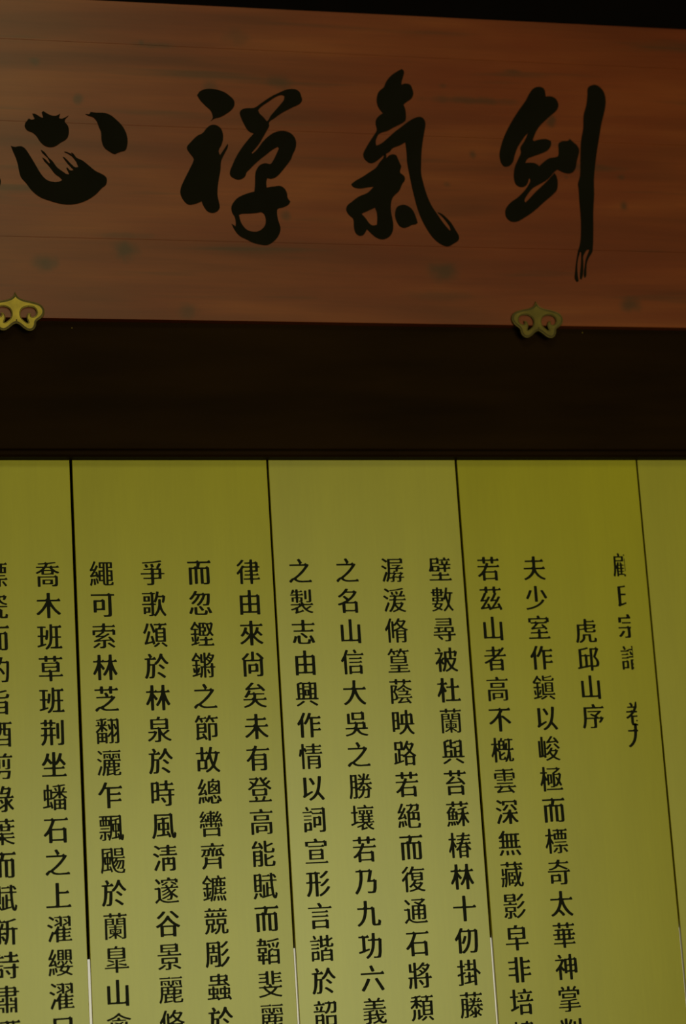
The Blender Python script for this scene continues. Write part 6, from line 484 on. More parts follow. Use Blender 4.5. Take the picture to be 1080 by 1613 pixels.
'邱':[[119,18,114,20,114,44,112,46,93,43,90,41,76,40,34,33,24,32,15,32,14,42,26,45,27,47,27,164,28,166,61,171,91,178,99,178,101,176,104,170,103,168,79,162,51,159,49,156,49,128,50,126,67,126,80,134,87,127,92,126,110,126,112,125,112,118,111,116,96,116,94,114,94,58,96,56,112,58,113,60,114,171,120,172,152,171,167,180,173,172,178,171,185,166,183,160,159,114,160,112,175,96,182,82,184,75,184,66,182,57,178,51,179,48,160,44,136,44,135,42,134,20,128,18],[50,49,68,51,73,55,73,113,72,116,51,116,49,115,49,51],[142,55,150,55,156,57,160,60,162,66,162,79,157,90,151,99,138,113,159,157,159,160,158,161,137,161,135,159,135,57,136,55]],
'酌':[[26,19,21,20,21,22,21,139,21,141,26,142,39,142,40,162,38,165,18,165,17,167,17,173,33,174,46,181,51,176,54,174,71,175,79,174,93,181,100,173,102,167,98,165,78,164,77,143,79,141,91,142,96,141,97,130,102,136,108,147,118,179,123,181,135,179,137,178,130,154,131,152,154,151,166,158,171,153,180,151,180,117,177,60,175,41,173,33,170,26,170,23,153,20,128,20,126,22,124,29,124,30,147,30,152,33,154,38,158,61,161,135,161,140,159,141,128,141,124,139,109,114,103,113,98,115,97,114,96,23,91,21,80,22,79,30,77,32,40,32,38,30,37,20,33,18],[40,41,72,41,78,46,78,60,76,61,39,61,38,59,38,43],[136,68,122,88,108,104,108,107,115,111,121,112,124,110,139,93,150,77,150,74,143,69],[40,69,70,69,79,75,78,87,68,87,63,89,60,92,60,130,59,131,57,130,57,112,54,100,47,86,43,83,39,81,38,71],[76,94,78,94,79,96,79,130,77,132,74,130,74,96],[39,100,40,102,42,112,42,130,40,132,38,130],[57,142,59,142,60,144,60,162,58,164,57,162]],
'酒':[[70,18,66,19,65,21,65,133,66,134,71,136,95,135,96,160,94,161,64,161,56,152,49,152,23,169,22,171,27,177,34,178,58,165,60,171,89,171,101,179,107,173,114,171,131,172,164,171,178,178,184,170,187,165,187,163,184,161,147,161,145,159,145,135,173,136,178,133,178,20,173,18,162,19,158,20,158,26,156,28,87,28,85,26,84,19,79,18],[29,22,19,28,18,30,45,84,47,85,53,85,62,79,62,76,37,23,34,22],[86,37,151,37,158,42,158,59,156,60,86,60,85,58,85,39],[86,69,150,69,158,74,158,87,156,89,137,88,128,91,125,99,125,124,123,125,117,125,116,123,114,107,110,99,106,92,99,86,92,81,85,80,85,71],[85,93,90,97,96,107,97,115,97,123,96,125,87,125,85,124],[145,97,156,97,158,99,158,123,157,125,145,125,143,124,143,100],[44,105,16,121,15,123,20,129,29,130,56,115,56,113,51,105],[117,135,123,135,125,136,125,159,123,161,117,161,115,159,115,137]],
'鎭':[[171,19,138,38,138,41,143,46,148,47,180,29,182,27,182,26,176,19],[76,20,70,26,70,28,91,37,109,47,115,47,123,41,119,37,104,29,82,20],[20,24,18,26,17,34,39,39,43,42,43,94,41,96,20,97,19,105,21,107,37,107,42,109,43,111,43,125,41,127,29,127,26,129,20,129,15,140,34,159,49,181,54,182,62,178,61,170,80,156,85,151,86,149,80,141,76,141,60,154,53,159,36,138,38,137,54,138,79,136,78,128,61,127,59,126,60,107,81,106,82,104,82,99,80,97,61,96,59,95,60,60,67,86,73,86,80,84,81,82,72,54,68,52,60,54,59,45,61,43,81,46,82,44,82,38,80,36,58,31,54,29],[87,49,84,51,84,53,84,125,85,127,88,128,97,128,100,125,101,60,167,60,178,66,184,59,187,53,182,50],[29,51,27,52,21,81,23,83,32,84,34,84,36,79,41,55,39,52],[109,70,107,71,106,73,107,133,111,135,169,135,173,133,173,71,169,69],[124,77,156,77,157,79,157,89,155,90,124,90,123,88,122,79],[124,96,156,96,157,98,157,107,155,109,124,108,123,107,122,99],[124,115,156,115,157,117,157,126,155,127,124,127,123,125,122,117],[109,144,98,146,94,147,91,151,90,159,90,179,91,181,102,182,106,181,107,171,109,170,134,174,156,180,161,180,166,175,165,173,149,169,108,162,107,160,107,156,111,153,160,152,166,156,168,164,169,165,173,165,183,161,179,146,165,144]],
'鏗':[[123,22,119,23,72,24,71,31,73,32,110,33,118,38,117,57,82,58,80,60,81,66,111,67,118,72,119,81,123,83,132,83,136,81,137,69,139,67,155,67,167,74,169,74,175,66,178,60,173,58,138,57,137,34,139,33,165,33,178,40,185,32,187,25,183,23],[22,25,20,27,19,35,38,40,42,43,43,92,41,95,19,95,18,97,18,103,20,104,35,104,42,108,43,111,43,124,41,126,30,126,27,127,20,126,16,138,32,157,46,181,53,182,59,178,59,170,76,155,77,157,77,172,81,175,103,174,113,175,128,174,131,171,155,171,169,178,175,171,181,169,181,161,176,142,166,116,172,106,184,94,179,86,171,86,157,101,145,89,139,85,135,86,132,88,113,86,103,88,82,87,77,88,75,95,60,95,59,92,59,62,65,84,72,85,78,82,79,80,71,53,66,52,59,53,59,46,61,45,74,48,79,48,81,47,80,40,59,34,57,30,48,31,27,25],[28,50,27,52,22,80,28,83,34,83,36,81,41,54,34,50],[96,96,100,96,102,97,102,113,100,115,96,115,94,114,94,98],[120,96,133,97,141,105,147,115,137,140,131,160,127,162,124,165,120,165,118,164,118,148,120,146,129,146,131,145,131,117,129,115,119,114,118,98],[60,104,74,104,76,105,77,136,75,138,71,139,56,154,51,158,37,139,37,136,53,136,58,135,72,135,74,133,73,126,59,125,59,107],[96,122,113,124,113,137,103,139,95,138,94,125],[156,134,157,135,160,142,164,161,162,162,148,162,147,160,148,154],[96,146,100,146,102,148,102,163,100,165,96,165,94,164,94,148]],
'鏘':[[106,18,103,19,101,22,101,80,101,82,99,83,97,83,96,80,95,56,92,38,88,27,83,19,80,18,77,19,71,24,71,26,74,35,74,37,73,38,58,34,53,30,45,30,24,25,20,26,18,28,17,32,18,35,36,40,39,42,41,44,41,49,40,51,30,50,27,51,22,79,23,81,26,82,31,83,34,83,36,80,39,70,40,68,41,75,41,93,38,95,20,95,19,97,18,100,19,103,21,104,37,104,40,105,41,108,41,122,40,125,38,126,19,127,17,130,15,138,31,157,44,180,46,182,51,181,57,178,58,176,57,172,58,169,76,153,78,154,78,155,78,168,79,171,82,173,88,173,91,172,94,171,95,168,95,128,96,126,97,125,100,125,101,128,101,177,102,180,104,181,113,182,118,179,118,153,120,150,122,151,126,156,133,168,139,179,141,181,148,180,154,179,154,176,152,170,153,168,175,168,179,166,181,164,181,162,178,152,170,137,162,124,154,116,153,113,164,113,169,112,170,109,171,93,174,91,183,91,185,88,185,85,184,83,173,82,171,80,170,32,169,25,165,22,158,19,139,19,136,20,134,25,135,27,149,28,152,31,152,79,151,81,149,82,121,82,119,81,118,78,118,21,117,19,115,18],[137,44,134,46,123,68,124,70,129,73,134,73,137,71,148,51,148,48,146,46,141,44],[59,46,75,48,77,49,79,59,80,80,79,82,76,84,76,92,77,93,85,94,96,93,100,94,101,97,101,112,101,114,99,115,85,114,80,116,78,119,78,138,70,138,55,154,50,157,48,155,37,140,36,137,39,135,50,136,72,135,73,131,72,127,60,126,58,125,57,107,58,105,60,104,76,104,77,103,78,101,78,97,76,95,61,95,58,94,57,93,57,82,58,76,59,77,61,84,63,85,68,85,74,83,75,81,68,54,66,52,58,51,57,48],[121,91,143,91,149,94,152,98,152,112,149,111,139,103,129,98,125,97,119,98,119,94],[120,107,122,107,129,112,136,117,138,120,137,122,135,124,124,133,120,132,118,129,118,110],[145,131,148,131,150,132,151,135,150,137,139,145,135,145,132,142,131,139,137,137],[156,147,158,147,160,150,162,156,162,159,159,160,149,160,145,159,143,156,143,153]],
'鑣':[[76,18,67,24,71,35,70,37,57,33,54,31,48,31,24,25,20,26,18,33,19,35,38,40,42,43,42,93,40,95,20,95,19,97,19,103,21,105,36,105,41,108,42,110,42,124,41,126,28,126,26,129,19,128,15,140,33,159,48,182,53,182,59,178,58,170,81,150,82,152,82,163,85,165,112,164,124,165,124,167,120,178,129,181,135,181,141,166,143,165,165,164,178,170,183,163,185,157,181,155,154,155,153,153,153,144,155,142,179,141,179,112,148,110,98,110,95,70,90,47,81,20,80,19],[170,20,168,22,156,50,157,52,164,56,168,56,170,54,177,39,182,27,181,24,176,21],[95,21,87,25,86,27,97,54,103,55,110,52,111,49,101,24,99,21],[120,22,119,24,116,51,118,52,129,53,130,52,132,44,134,25,132,23],[146,22,145,23,136,51,137,53,145,55,148,54,150,52,159,27,157,24],[58,45,73,47,75,49,80,74,81,93,82,139,82,141,78,138,74,138,51,159,34,138,34,136,74,135,74,127,58,125,57,106,60,105,78,105,80,102,80,97,79,95,60,95,58,94,58,61,65,85,71,85,77,83,78,81,69,53,67,52,58,53],[28,50,26,51,21,80,24,82,31,83,33,82,35,78,40,53,35,51],[101,60,96,69,101,79,101,105,103,107,112,108,116,107,117,98,118,96,136,96,137,106,142,107,149,107,152,106,153,95,170,102,174,101,179,97,178,95,173,93,154,86,152,83,152,72,155,70,168,71,170,79,172,80,176,80,183,77,184,75,183,69,178,63,148,62,141,64,136,69,105,60],[118,74,136,77,137,88,117,88,117,76],[100,119,111,119,111,133,99,133,98,121],[129,119,137,120,137,131,136,133,128,133,127,121],[154,119,163,120,164,131,163,133,153,133,153,121],[100,142,111,143,111,155,99,155,98,144],[129,142,137,143,137,153,136,155,128,154,127,144]],
'雲':[[157,18,148,26,145,27,68,23,40,21,38,23,36,32,52,44,60,53,61,55,19,56,17,58,17,63,19,65,55,65,67,72,72,65,73,65,119,65,132,72,138,65,163,65,176,71,185,59,185,58,182,56,140,56,139,55,172,25,171,23,163,18],[66,33,133,36,135,38,121,50,121,52,125,54,125,56,87,56,85,55,65,36,64,34],[39,79,38,81,38,86,40,88,159,88,161,87,162,85,162,80,159,79],[94,96,90,99,90,139,88,142,41,142,39,140,39,115,34,113,26,113,22,115,21,148,22,150,27,151,82,151,88,153,89,156,89,163,88,165,33,165,31,167,31,173,82,174,95,181,100,175,107,174,149,174,161,181,163,181,171,168,168,166,110,165,109,163,109,152,111,151,153,151,166,157,170,152,177,151,179,149,178,115,174,113,166,113,161,115,160,140,159,142,110,142,109,139,109,98,104,96],[40,101,39,102,39,106,41,109,84,109,86,107,86,102,84,101],[114,101,112,103,113,109,142,109,154,116,161,108,164,103,159,101],[44,122,43,123,42,127,44,129,84,129,86,127,86,123,85,122],[114,122,112,123,112,127,114,129,154,129,157,127,157,123,155,122]],
'非':[[75,18,70,19,69,21,68,61,18,62,17,62,16,64,16,71,17,73,61,73,68,77,68,103,24,103,23,104,23,111,25,114,61,114,67,117,69,120,69,142,67,143,22,143,20,145,20,152,22,154,63,154,69,159,69,180,75,181,85,181,91,180,92,178,92,21,91,19,86,18],[115,18,110,19,109,21,109,178,110,180,115,181,126,181,132,179,133,156,133,154,160,154,175,162,183,153,186,146,181,143,133,142,133,114,156,113,171,122,179,113,182,106,178,103,133,103,133,74,135,73,163,73,178,81,186,72,189,65,184,62,133,61,132,20,126,18]],
'韜':[[56,18,51,20,51,41,31,41,22,43,26,67,25,69,18,70,18,76,32,78,49,77,51,79,51,86,50,88,31,87,26,89,26,121,31,123,43,122,84,123,89,121,89,89,84,87,71,88,70,79,72,77,90,77,91,75,91,70,89,69,71,68,70,53,72,51,87,59,93,52,94,52,95,100,96,103,124,118,130,118,138,111,173,112,178,110,178,20,174,19,164,19,161,20,160,26,158,27,115,27,113,26,112,19,108,18,99,18,95,20,94,41,73,42,70,40,70,20,65,18],[114,37,151,37,154,38,160,43,160,64,158,65,114,65,113,63,113,39],[43,51,49,51,51,52,51,67,50,69,46,69,44,67,42,53],[135,75,152,75,159,79,159,100,136,101,133,108,113,98,113,75,116,75,128,83],[45,96,57,97,70,96,70,113,44,114,43,98],[157,118,151,121,150,123,163,154,171,155,178,152,179,149,165,120,163,118],[106,120,104,121,97,139,95,134,80,132,52,133,43,132,38,133,16,134,15,136,16,142,34,143,37,156,35,159,23,160,22,167,38,168,41,180,46,182,58,179,58,170,59,168,80,169,85,167,86,166,86,143,94,142,96,147,103,149,109,149,111,147,116,136,120,124,112,120],[133,125,131,126,124,149,131,152,138,153,142,146,147,129,139,125],[54,142,67,143,66,159,56,158,53,145],[94,157,91,164,92,166,133,171,167,179,174,178,178,171,177,169,170,167,143,162,114,158]],
'韶':[[103,18,100,19,99,21,99,90,104,91,117,90,158,90,171,91,176,90,176,20,171,18,161,19,157,20,157,26,155,27,120,27,118,26,117,19,113,18],[28,18,24,20,24,21,24,94,29,97,61,95,76,103,80,97,87,95,88,94,88,29,83,26,44,28,43,26,41,20,37,18],[44,37,61,37,68,41,69,43,69,57,43,57,42,39],[119,37,149,37,156,41,156,80,118,79,118,39],[44,66,61,66,68,70,69,73,69,86,43,86,42,68],[99,100,92,107,92,111,73,111,70,110,65,111,16,111,14,113,14,119,17,121,54,121,59,125,65,148,70,150,83,146,75,124,75,121,94,120,96,119,96,113,97,113,106,121,112,131,118,148,120,159,120,161,95,161,94,159,96,155,92,153,20,153,17,154,18,161,42,163,47,167,44,179,54,182,61,181,68,163,70,162,74,162,86,170,93,162,95,171,113,172,126,179,133,172,154,172,166,179,171,173,179,171,178,126,173,106,159,104,137,104,135,105,134,113,151,114,157,118,159,128,160,160,158,161,142,161,140,159,134,135,124,116,115,107,106,101],[36,123,34,125,28,145,36,148,42,149,47,142,51,128,43,124]],
'頌':[[93,20,87,27,87,29,103,39,117,50,124,51,133,45,130,41,113,28,99,21],[173,21,143,44,142,46,147,51,149,52,155,51,185,30,185,28,180,21],[25,37,23,39,21,49,27,58,34,75,48,124,53,126,65,122,67,120,61,100,45,55,47,54,69,58,74,60,75,63,65,90,74,94,80,94,83,92,90,75,99,43,89,38,83,38,81,39,79,47,77,48,43,41,30,38],[104,55,101,56,100,57,100,115,98,116,88,112,84,114,76,139,63,171,72,175,79,175,99,131,101,142,105,143,121,143,128,160,126,162,92,162,91,164,92,172,123,172,133,178,139,172,165,172,177,178,183,171,185,164,181,162,150,161,141,144,143,143,151,143,163,149,168,144,176,141,176,56,171,54],[120,64,152,65,157,69,157,81,155,82,120,81,119,80,119,67],[120,91,152,91,157,95,157,107,155,108,120,108,119,106,119,93],[22,107,13,116,27,141,38,175,43,176,55,174,56,171,52,156,40,127,29,108],[120,116,151,117,157,121,157,132,155,134,120,133,119,132,119,119]],
'頹':[[97,20,91,25,91,27,106,37,119,48,126,49,135,43,134,41,128,35,115,26,104,20],[26,20,18,27,28,39,33,52,35,64,35,90,40,92,53,91,54,89,54,63,50,44,46,35,39,26,32,20],[169,20,145,42,145,44,151,48,158,48,181,29,183,26,177,21],[70,27,67,29,63,35,67,45,67,89,71,92,81,92,86,89,86,52,88,52,95,55,102,55,103,47,74,28],[107,53,102,55,102,108,97,103,90,103,71,118,70,99,65,97,56,97,52,100,52,116,51,117,38,105,28,97,24,97,19,97,16,106,32,119,43,130,47,136,45,138,19,138,18,140,18,146,20,147,41,147,50,153,52,156,51,162,26,161,24,163,23,169,45,171,56,178,61,174,90,179,92,178,97,172,122,172,136,180,140,174,144,173,162,172,177,179,183,172,186,165,182,163,151,163,146,145,148,143,173,144,178,142,178,55,172,53,160,54],[123,62,153,63,159,68,159,80,157,81,122,81,121,79,121,65],[123,89,152,90,159,95,159,107,157,108,122,108,121,106,121,92],[101,113,102,113,103,115,102,137,71,137,70,135,72,133],[123,116,152,117,159,122,159,134,157,135,140,134,122,135,121,133,121,119],[119,144,125,143,127,145,130,160,129,163,98,163,95,169,71,164,70,149,72,147,83,147,96,154,104,144,116,145]],
'風':[[25,18,15,26,21,37,26,49,31,69,34,100,35,171,41,172,53,171,136,171,151,179,156,173,164,171,165,104,168,53,170,46,172,58,178,58,187,49,185,32,181,22,175,19,167,19,164,20,157,25,151,39,147,60,145,88,144,160,57,161,55,160,55,158,55,144,56,142,80,144,94,153,100,148,133,152,140,146,141,144,139,143,110,138,108,137,109,119,134,119,139,117,140,74,139,72,134,70,109,71,108,48,110,46,123,47,123,49,116,62,124,65,132,65,144,46,152,28,143,24,135,24,130,36,128,37,94,34,54,32,48,32,47,40,48,42,79,44,87,48,88,51,87,71,63,70,58,72,57,74,57,117,63,119,87,119,88,121,88,134,86,136,56,134,55,132,53,84,47,50,40,33,32,20,31,18],[77,80,86,80,88,81,88,108,87,110,78,110,76,109,76,82],[109,80,119,80,121,81,121,108,120,110,110,110,108,109,108,82]],
'颺':[[25,18,22,19,15,27,20,50,23,68,24,98,24,171,25,173,29,174,80,173,92,179,96,175,101,173,102,172,103,122,104,119,166,118,178,125,184,118,186,112,183,110,135,110,130,101,132,99,173,100,181,98,178,62,173,48,185,41,184,35,181,26,182,21,162,18,133,21,112,32,99,51,92,77,88,105,87,75,84,73,73,74,71,73,71,48,73,46,77,47,79,48,74,62,80,64,85,64,94,45,99,29,92,26,87,26,83,37,82,38,38,33,36,34,34,38,28,20],[156,27,162,28,167,31,169,36,171,45,149,44,147,46,146,51,148,52,157,52,160,55,164,71,165,91,161,90,151,65,138,46,135,44,132,44,125,49,134,61,141,75,146,89,145,91,143,91,141,89,135,78,127,66,114,54,122,41,130,34,140,30],[36,43,55,45,57,47,57,72,55,74,45,73,41,74,40,94,35,45],[110,66,114,69,121,78,126,88,126,91,123,90,114,80,108,77],[55,82,57,83,58,85,58,111,56,113,54,113,54,111,54,85],[71,82,74,83,74,85,74,111,72,113,71,113,70,111,70,85],[106,91,108,92,114,100,118,108,118,110,104,109],[40,121,45,123,56,123,56,140,40,138],[73,122,87,123,86,148,71,143,71,124],[113,127,110,128,110,130,110,171,111,173,115,174,153,173,165,180,170,174,176,172,177,130,176,128,172,127],[126,135,160,135,161,137,161,146,159,147,126,147,125,145,125,140],[41,146,58,150,77,156,82,156,86,153,86,163,84,164,41,164,40,162,40,148],[126,154,160,154,161,156,161,165,159,166,126,166,125,164,125,156]],
'飄':[[48,19,34,19,31,26,32,27,44,27,46,29,46,67,44,68,16,68,14,70,15,76,17,77,51,78,85,77,90,82,91,108,89,109,77,109,23,108,19,109,18,148,22,151,34,150,35,162,33,165,16,165,15,167,16,173,43,174,89,174,96,175,147,174,159,180,163,176,169,174,171,54,172,46,173,57,174,58,178,58,185,51,184,33,180,22,178,20,173,19,169,20,162,24,151,22,149,24,147,34,145,35,138,34,135,32,123,31,105,28,100,28,98,35,98,37,117,40,122,43,123,45,123,72,121,73,111,73,107,74,106,90,104,70,99,48,94,32,87,20,82,19,76,25,80,34,75,37,67,57,73,61,78,61,85,52,88,67,86,68,64,68,62,66,61,26,57,21],[22,28,14,33,20,45,25,58,29,59,39,58,40,56,39,53,31,36,27,28],[138,44,142,44,144,46,139,60,140,63,146,64,150,64,156,52,154,73,149,73,139,73,137,72,137,46],[120,81,123,81,124,83,124,116,122,118,120,117,119,115,119,83],[137,81,140,81,141,83,141,116,139,118,137,117,136,116,136,83],[24,90,22,92,22,96,24,98,83,98,85,96,85,91,83,90],[33,117,37,117,38,119,38,140,36,142,33,141,32,140,32,119],[52,117,56,117,57,119,57,140,55,142,52,141,51,140,51,119],[72,117,75,117,77,119,77,140,75,142,72,142,70,140,70,119],[107,125,123,126,123,142,106,140],[139,125,154,126,154,150,138,145,137,127],[108,149,125,152,145,158,149,158,154,154,154,163,152,165,107,164,106,162,106,151],[51,150,55,150,56,151,56,163,55,165,51,165,50,163,50,152],[72,150,90,150,90,164,72,164,71,152]],
'高':[[29,18,25,19,24,21,24,92,25,94,30,96,81,95,156,95,170,96,175,94,176,31,174,26,171,23,161,20,140,20,138,21,136,26,137,28,152,28,155,30,155,83,154,85,47,86,45,85,44,83,44,20,39,18],[62,28,58,30,57,31,57,70,58,72,63,74,77,73,122,73,134,74,140,72,140,41,139,39,134,37,122,38,79,38,77,37,76,30,72,28],[78,46,114,46,120,51,121,64,118,65,78,65,77,63,77,48],[49,106,45,107,45,109,45,139,49,141,137,141,151,142,156,139,156,109,152,106,64,107],[67,115,128,115,135,120,135,132,133,133,67,133,65,131,65,116],[19,153,18,154,18,160,19,162,85,163,90,166,87,178,100,181,106,180,114,163,162,162,174,170,181,162,184,156,179,153]],
'麗':[[25,18,16,26,24,44,27,58,29,77,30,119,34,121,91,120,93,121,91,126,79,128,79,148,77,150,46,150,45,148,45,127,30,127,29,129,30,157,94,157,95,155,95,133,97,132,102,133,107,133,107,155,109,157,174,156,175,126,179,119,181,114,177,112,134,112,132,109,132,102,133,100,174,100,174,72,172,71,130,70,129,68,129,57,129,55,131,55,166,64,170,63,175,58,163,53,130,46,129,44,129,34,130,31,133,29,162,29,168,33,170,45,174,46,184,41,180,23,168,21,126,20,120,22,116,24,113,28,112,48,110,50,73,49,71,47,71,34,72,32,108,36,110,34,109,28,52,20,47,28,52,32,54,36,54,68,53,70,48,71,45,69,42,51,36,32,29,19],[111,54,112,55,112,68,111,70,73,70,72,69,71,59,73,57,93,57,104,63],[47,78,71,79,71,92,69,93,47,92,46,80],[90,78,106,79,114,84,115,92,113,93,89,92,88,80],[133,78,152,79,157,83,157,92,155,93,133,92,132,80],[48,100,71,100,72,102,71,111,69,112,47,112,46,103],[90,100,114,100,115,102,115,111,113,112,89,112,88,110,88,103],[113,120,162,120,171,126,159,128,158,148,157,150,126,150,124,148,123,128,122,126,111,126,111,124],[63,127,50,141,51,143,55,146,61,146,72,133,72,132,68,128],[143,127,129,141,133,146,139,146,152,134,152,132,147,128],[24,167,23,169,23,173,24,175,81,175,92,181,98,174,101,169,96,167],[105,167,103,169,103,173,105,175,162,175,174,181,180,174,182,169,178,167]],
'齊':[[28,17,20,26,33,40,38,49,42,65,42,91,43,93,48,94,62,93,63,84,65,82,132,82,139,86,140,93,154,94,160,92,160,20,159,18,145,17,140,19,139,46,138,48,61,48,59,47,53,36,46,26,35,17],[63,57,133,57,139,61,139,72,137,74,64,74,63,72,62,60],[22,94,16,101,25,108,29,114,33,123,36,133,34,135,21,135,20,141,21,143,76,143,75,150,81,152,87,153,90,151,99,140,110,153,116,153,125,149,124,147,110,128,110,98,109,96,98,95,91,96,90,127,94,133,85,133,82,135,79,108,77,103,73,100,67,98,48,98,46,99,43,106,29,95],[173,95,161,103,126,97,120,98,115,106,120,115,121,138,159,149,166,149,169,148,173,143,161,138,162,133,170,116,185,103,179,95],[52,107,58,107,61,110,64,132,62,135,55,134,50,119,45,108,45,107],[140,110,154,112,145,133,143,134,140,133,139,132,139,112],[19,157,18,158,18,163,20,165,85,166,90,169,88,179,101,182,107,181,114,166,163,165,175,172,181,165,184,159,180,157]],
}
HALF = [
[[105,19,98,25,102,29,100,30,63,30,61,29,60,21,51,20,46,21,45,71,43,73,41,71,38,46,31,20,28,19,25,19,16,26,22,52,25,80,26,159,30,161,53,160,58,162,60,165,53,178,61,181,68,181,76,168,76,165,71,162,72,160,99,161,103,159,103,126,98,123,43,124,42,122,43,96,45,97,52,117,56,119,67,115,63,103,64,101,74,102,74,103,69,114,79,118,83,116,92,101,105,100,104,94,90,93,88,92,89,80,102,79,103,77,102,72,89,72,88,60,90,59,102,58,103,55,102,52,89,52,88,41,90,38,106,38,108,33,114,35,114,21,110,19],[62,38,73,39,72,52,61,51,61,40],[112,54,109,55,109,57,109,142,110,144,113,145,114,143,114,56,113,54],[62,59,73,59,72,72,61,71,61,61],[62,79,73,80,72,93,61,93,61,81],[44,133,80,133,86,137,86,150,84,151,44,151,42,149,42,135],[105,163,104,165,104,172,113,172,114,163]],
[[37,23,31,32,35,38,36,44,36,160,43,163,77,165,97,169,98,158,97,156,61,153,59,151,60,112,97,112,98,103,96,100,60,100,59,46,60,44,61,43,97,53,98,51,98,41,96,40,61,29,45,23]],
[[67,20,65,21,63,30,80,30,88,36,88,85,19,85,17,87,17,95,81,96,95,104,101,97,117,96,117,86,112,85,111,83,111,33,109,26,106,22,95,20],[26,27,17,34,17,36,34,51,48,70,57,70,68,67,68,64,59,52,42,33,34,28],[49,119,47,121,47,127,49,129,115,129,118,127,118,121,116,119],[26,125,21,127,20,128,20,160,21,162,27,163,40,162,85,163,90,167,85,180,95,183,103,183,106,181,117,161,118,154,116,152,44,152,43,150,42,127,36,125]],
[[94,18,90,19,90,21,90,87,95,90,113,89,114,87,114,82,108,79,108,64,109,62,114,61,114,56,113,54,108,53,108,38,109,36,114,35,114,28,108,26,107,19,103,18],[26,20,23,21,22,23,22,78,27,80,52,79,64,86,69,80,76,78,76,30,71,28,41,29,39,28,38,21,34,20],[41,38,52,38,58,43,59,68,58,70,42,70,40,69,39,40],[24,95,22,97,22,101,24,103,56,103,69,110,75,104,77,111,102,111,105,113,109,115,109,119,100,117,94,118,85,141,92,144,99,144,109,125,109,150,107,151,83,151,82,149,84,144,80,142,19,142,16,144,17,151,62,151,74,158,79,154,80,159,81,161,102,161,107,165,101,179,109,181,114,181,114,101,79,101,77,100,78,96,74,95],[24,119,22,121,23,126,56,127,69,134,76,126,79,121,74,119],[46,154,44,155,34,177,35,178,43,181,50,180,61,159,60,157,52,154]],
[[77,21,63,23,58,25,55,30,52,40,52,80,28,68,21,69,15,77,17,79,31,86,44,95,55,106,56,109,19,109,18,111,18,118,20,119,50,120,63,127,68,122,69,122,78,136,78,140,31,141,29,143,29,149,31,150,58,151,57,155,46,171,48,173,56,177,63,176,76,159,76,157,71,153,71,151,83,151,85,152,87,156,93,180,97,182,101,182,104,181,105,179,105,143,101,138,92,121,93,119,104,119,105,111,103,109,82,108,65,91,72,89,103,89,105,88,105,81,104,79,74,78,73,38,75,34,79,32,104,31,105,23,103,21],[97,49,92,50,91,58,104,57,104,50]],
[[23,19,15,29,30,38,38,46,44,52,53,66,61,85,65,102,67,122,65,124,22,124,20,126,20,134,22,135,59,135,62,136,69,142,69,178,76,180,92,179,93,176,92,137,93,135,99,135,100,126,99,124,92,124,91,123,88,102,84,83,76,63,65,46,51,31,32,19]],
]

EMX, EMZ = 0.0620, 0.0685

def decode(loops):
    """outline points run x, y, x, y on a grid of 200 over 1.12 em"""
    k = lambda v: v / 200 * 1.12 - .06 - .5
    return [[(k(c[i]) * EMX, k(c[i + 1]) * EMZ) for i in range(0, len(c), 2)] for c in loops]

GL_CACHE = {}
def glyph_mesh(key, code):
    if key not in GL_CACHE:
        GL_CACHE[key] = slab_mesh('character', nest(decode(code)), -.0006, .0006)
        GL_CACHE[key].materials.append(M_INK)
    return GL_CACHE[key]

ROW0, ROWP = 2.703, 0.078
P4=[(.44,"夫少室作鎭以峻極而標奇太華神掌削"),(.316,"若茲山者高不槪雲深無藏影皁非培塿")]
P3=[(.186,"壁數尋被杜蘭與苔蘇椿林十仞掛藤葛"),(.06,"潺湲脩篁蔭映路若絕而復通石將頹而"),(-.06,"之名山信大吳之勝壤若乃九功六義之"),(-.182,"之製志由興作情以詞宣形言諧於韶成")]
P2=[(-.315,"律由來尙矣未有登高能賦而韜斐麗"),(-.44,"而忽鏗鏘之節故總轡齊鑣競彫蟲於"),(-.557,"爭歌頌於林泉於時風淸邃谷景麗脩"),(-.684,"繩可索林芝翻灑乍飄颺於蘭臯山禽")]
P1=[(-.817,"喬木班草班荆坐蟠石之上濯纓濯足"),(-.945,"縹瓷而酌旨酒剪綠葉而賦新詩肅爾")]

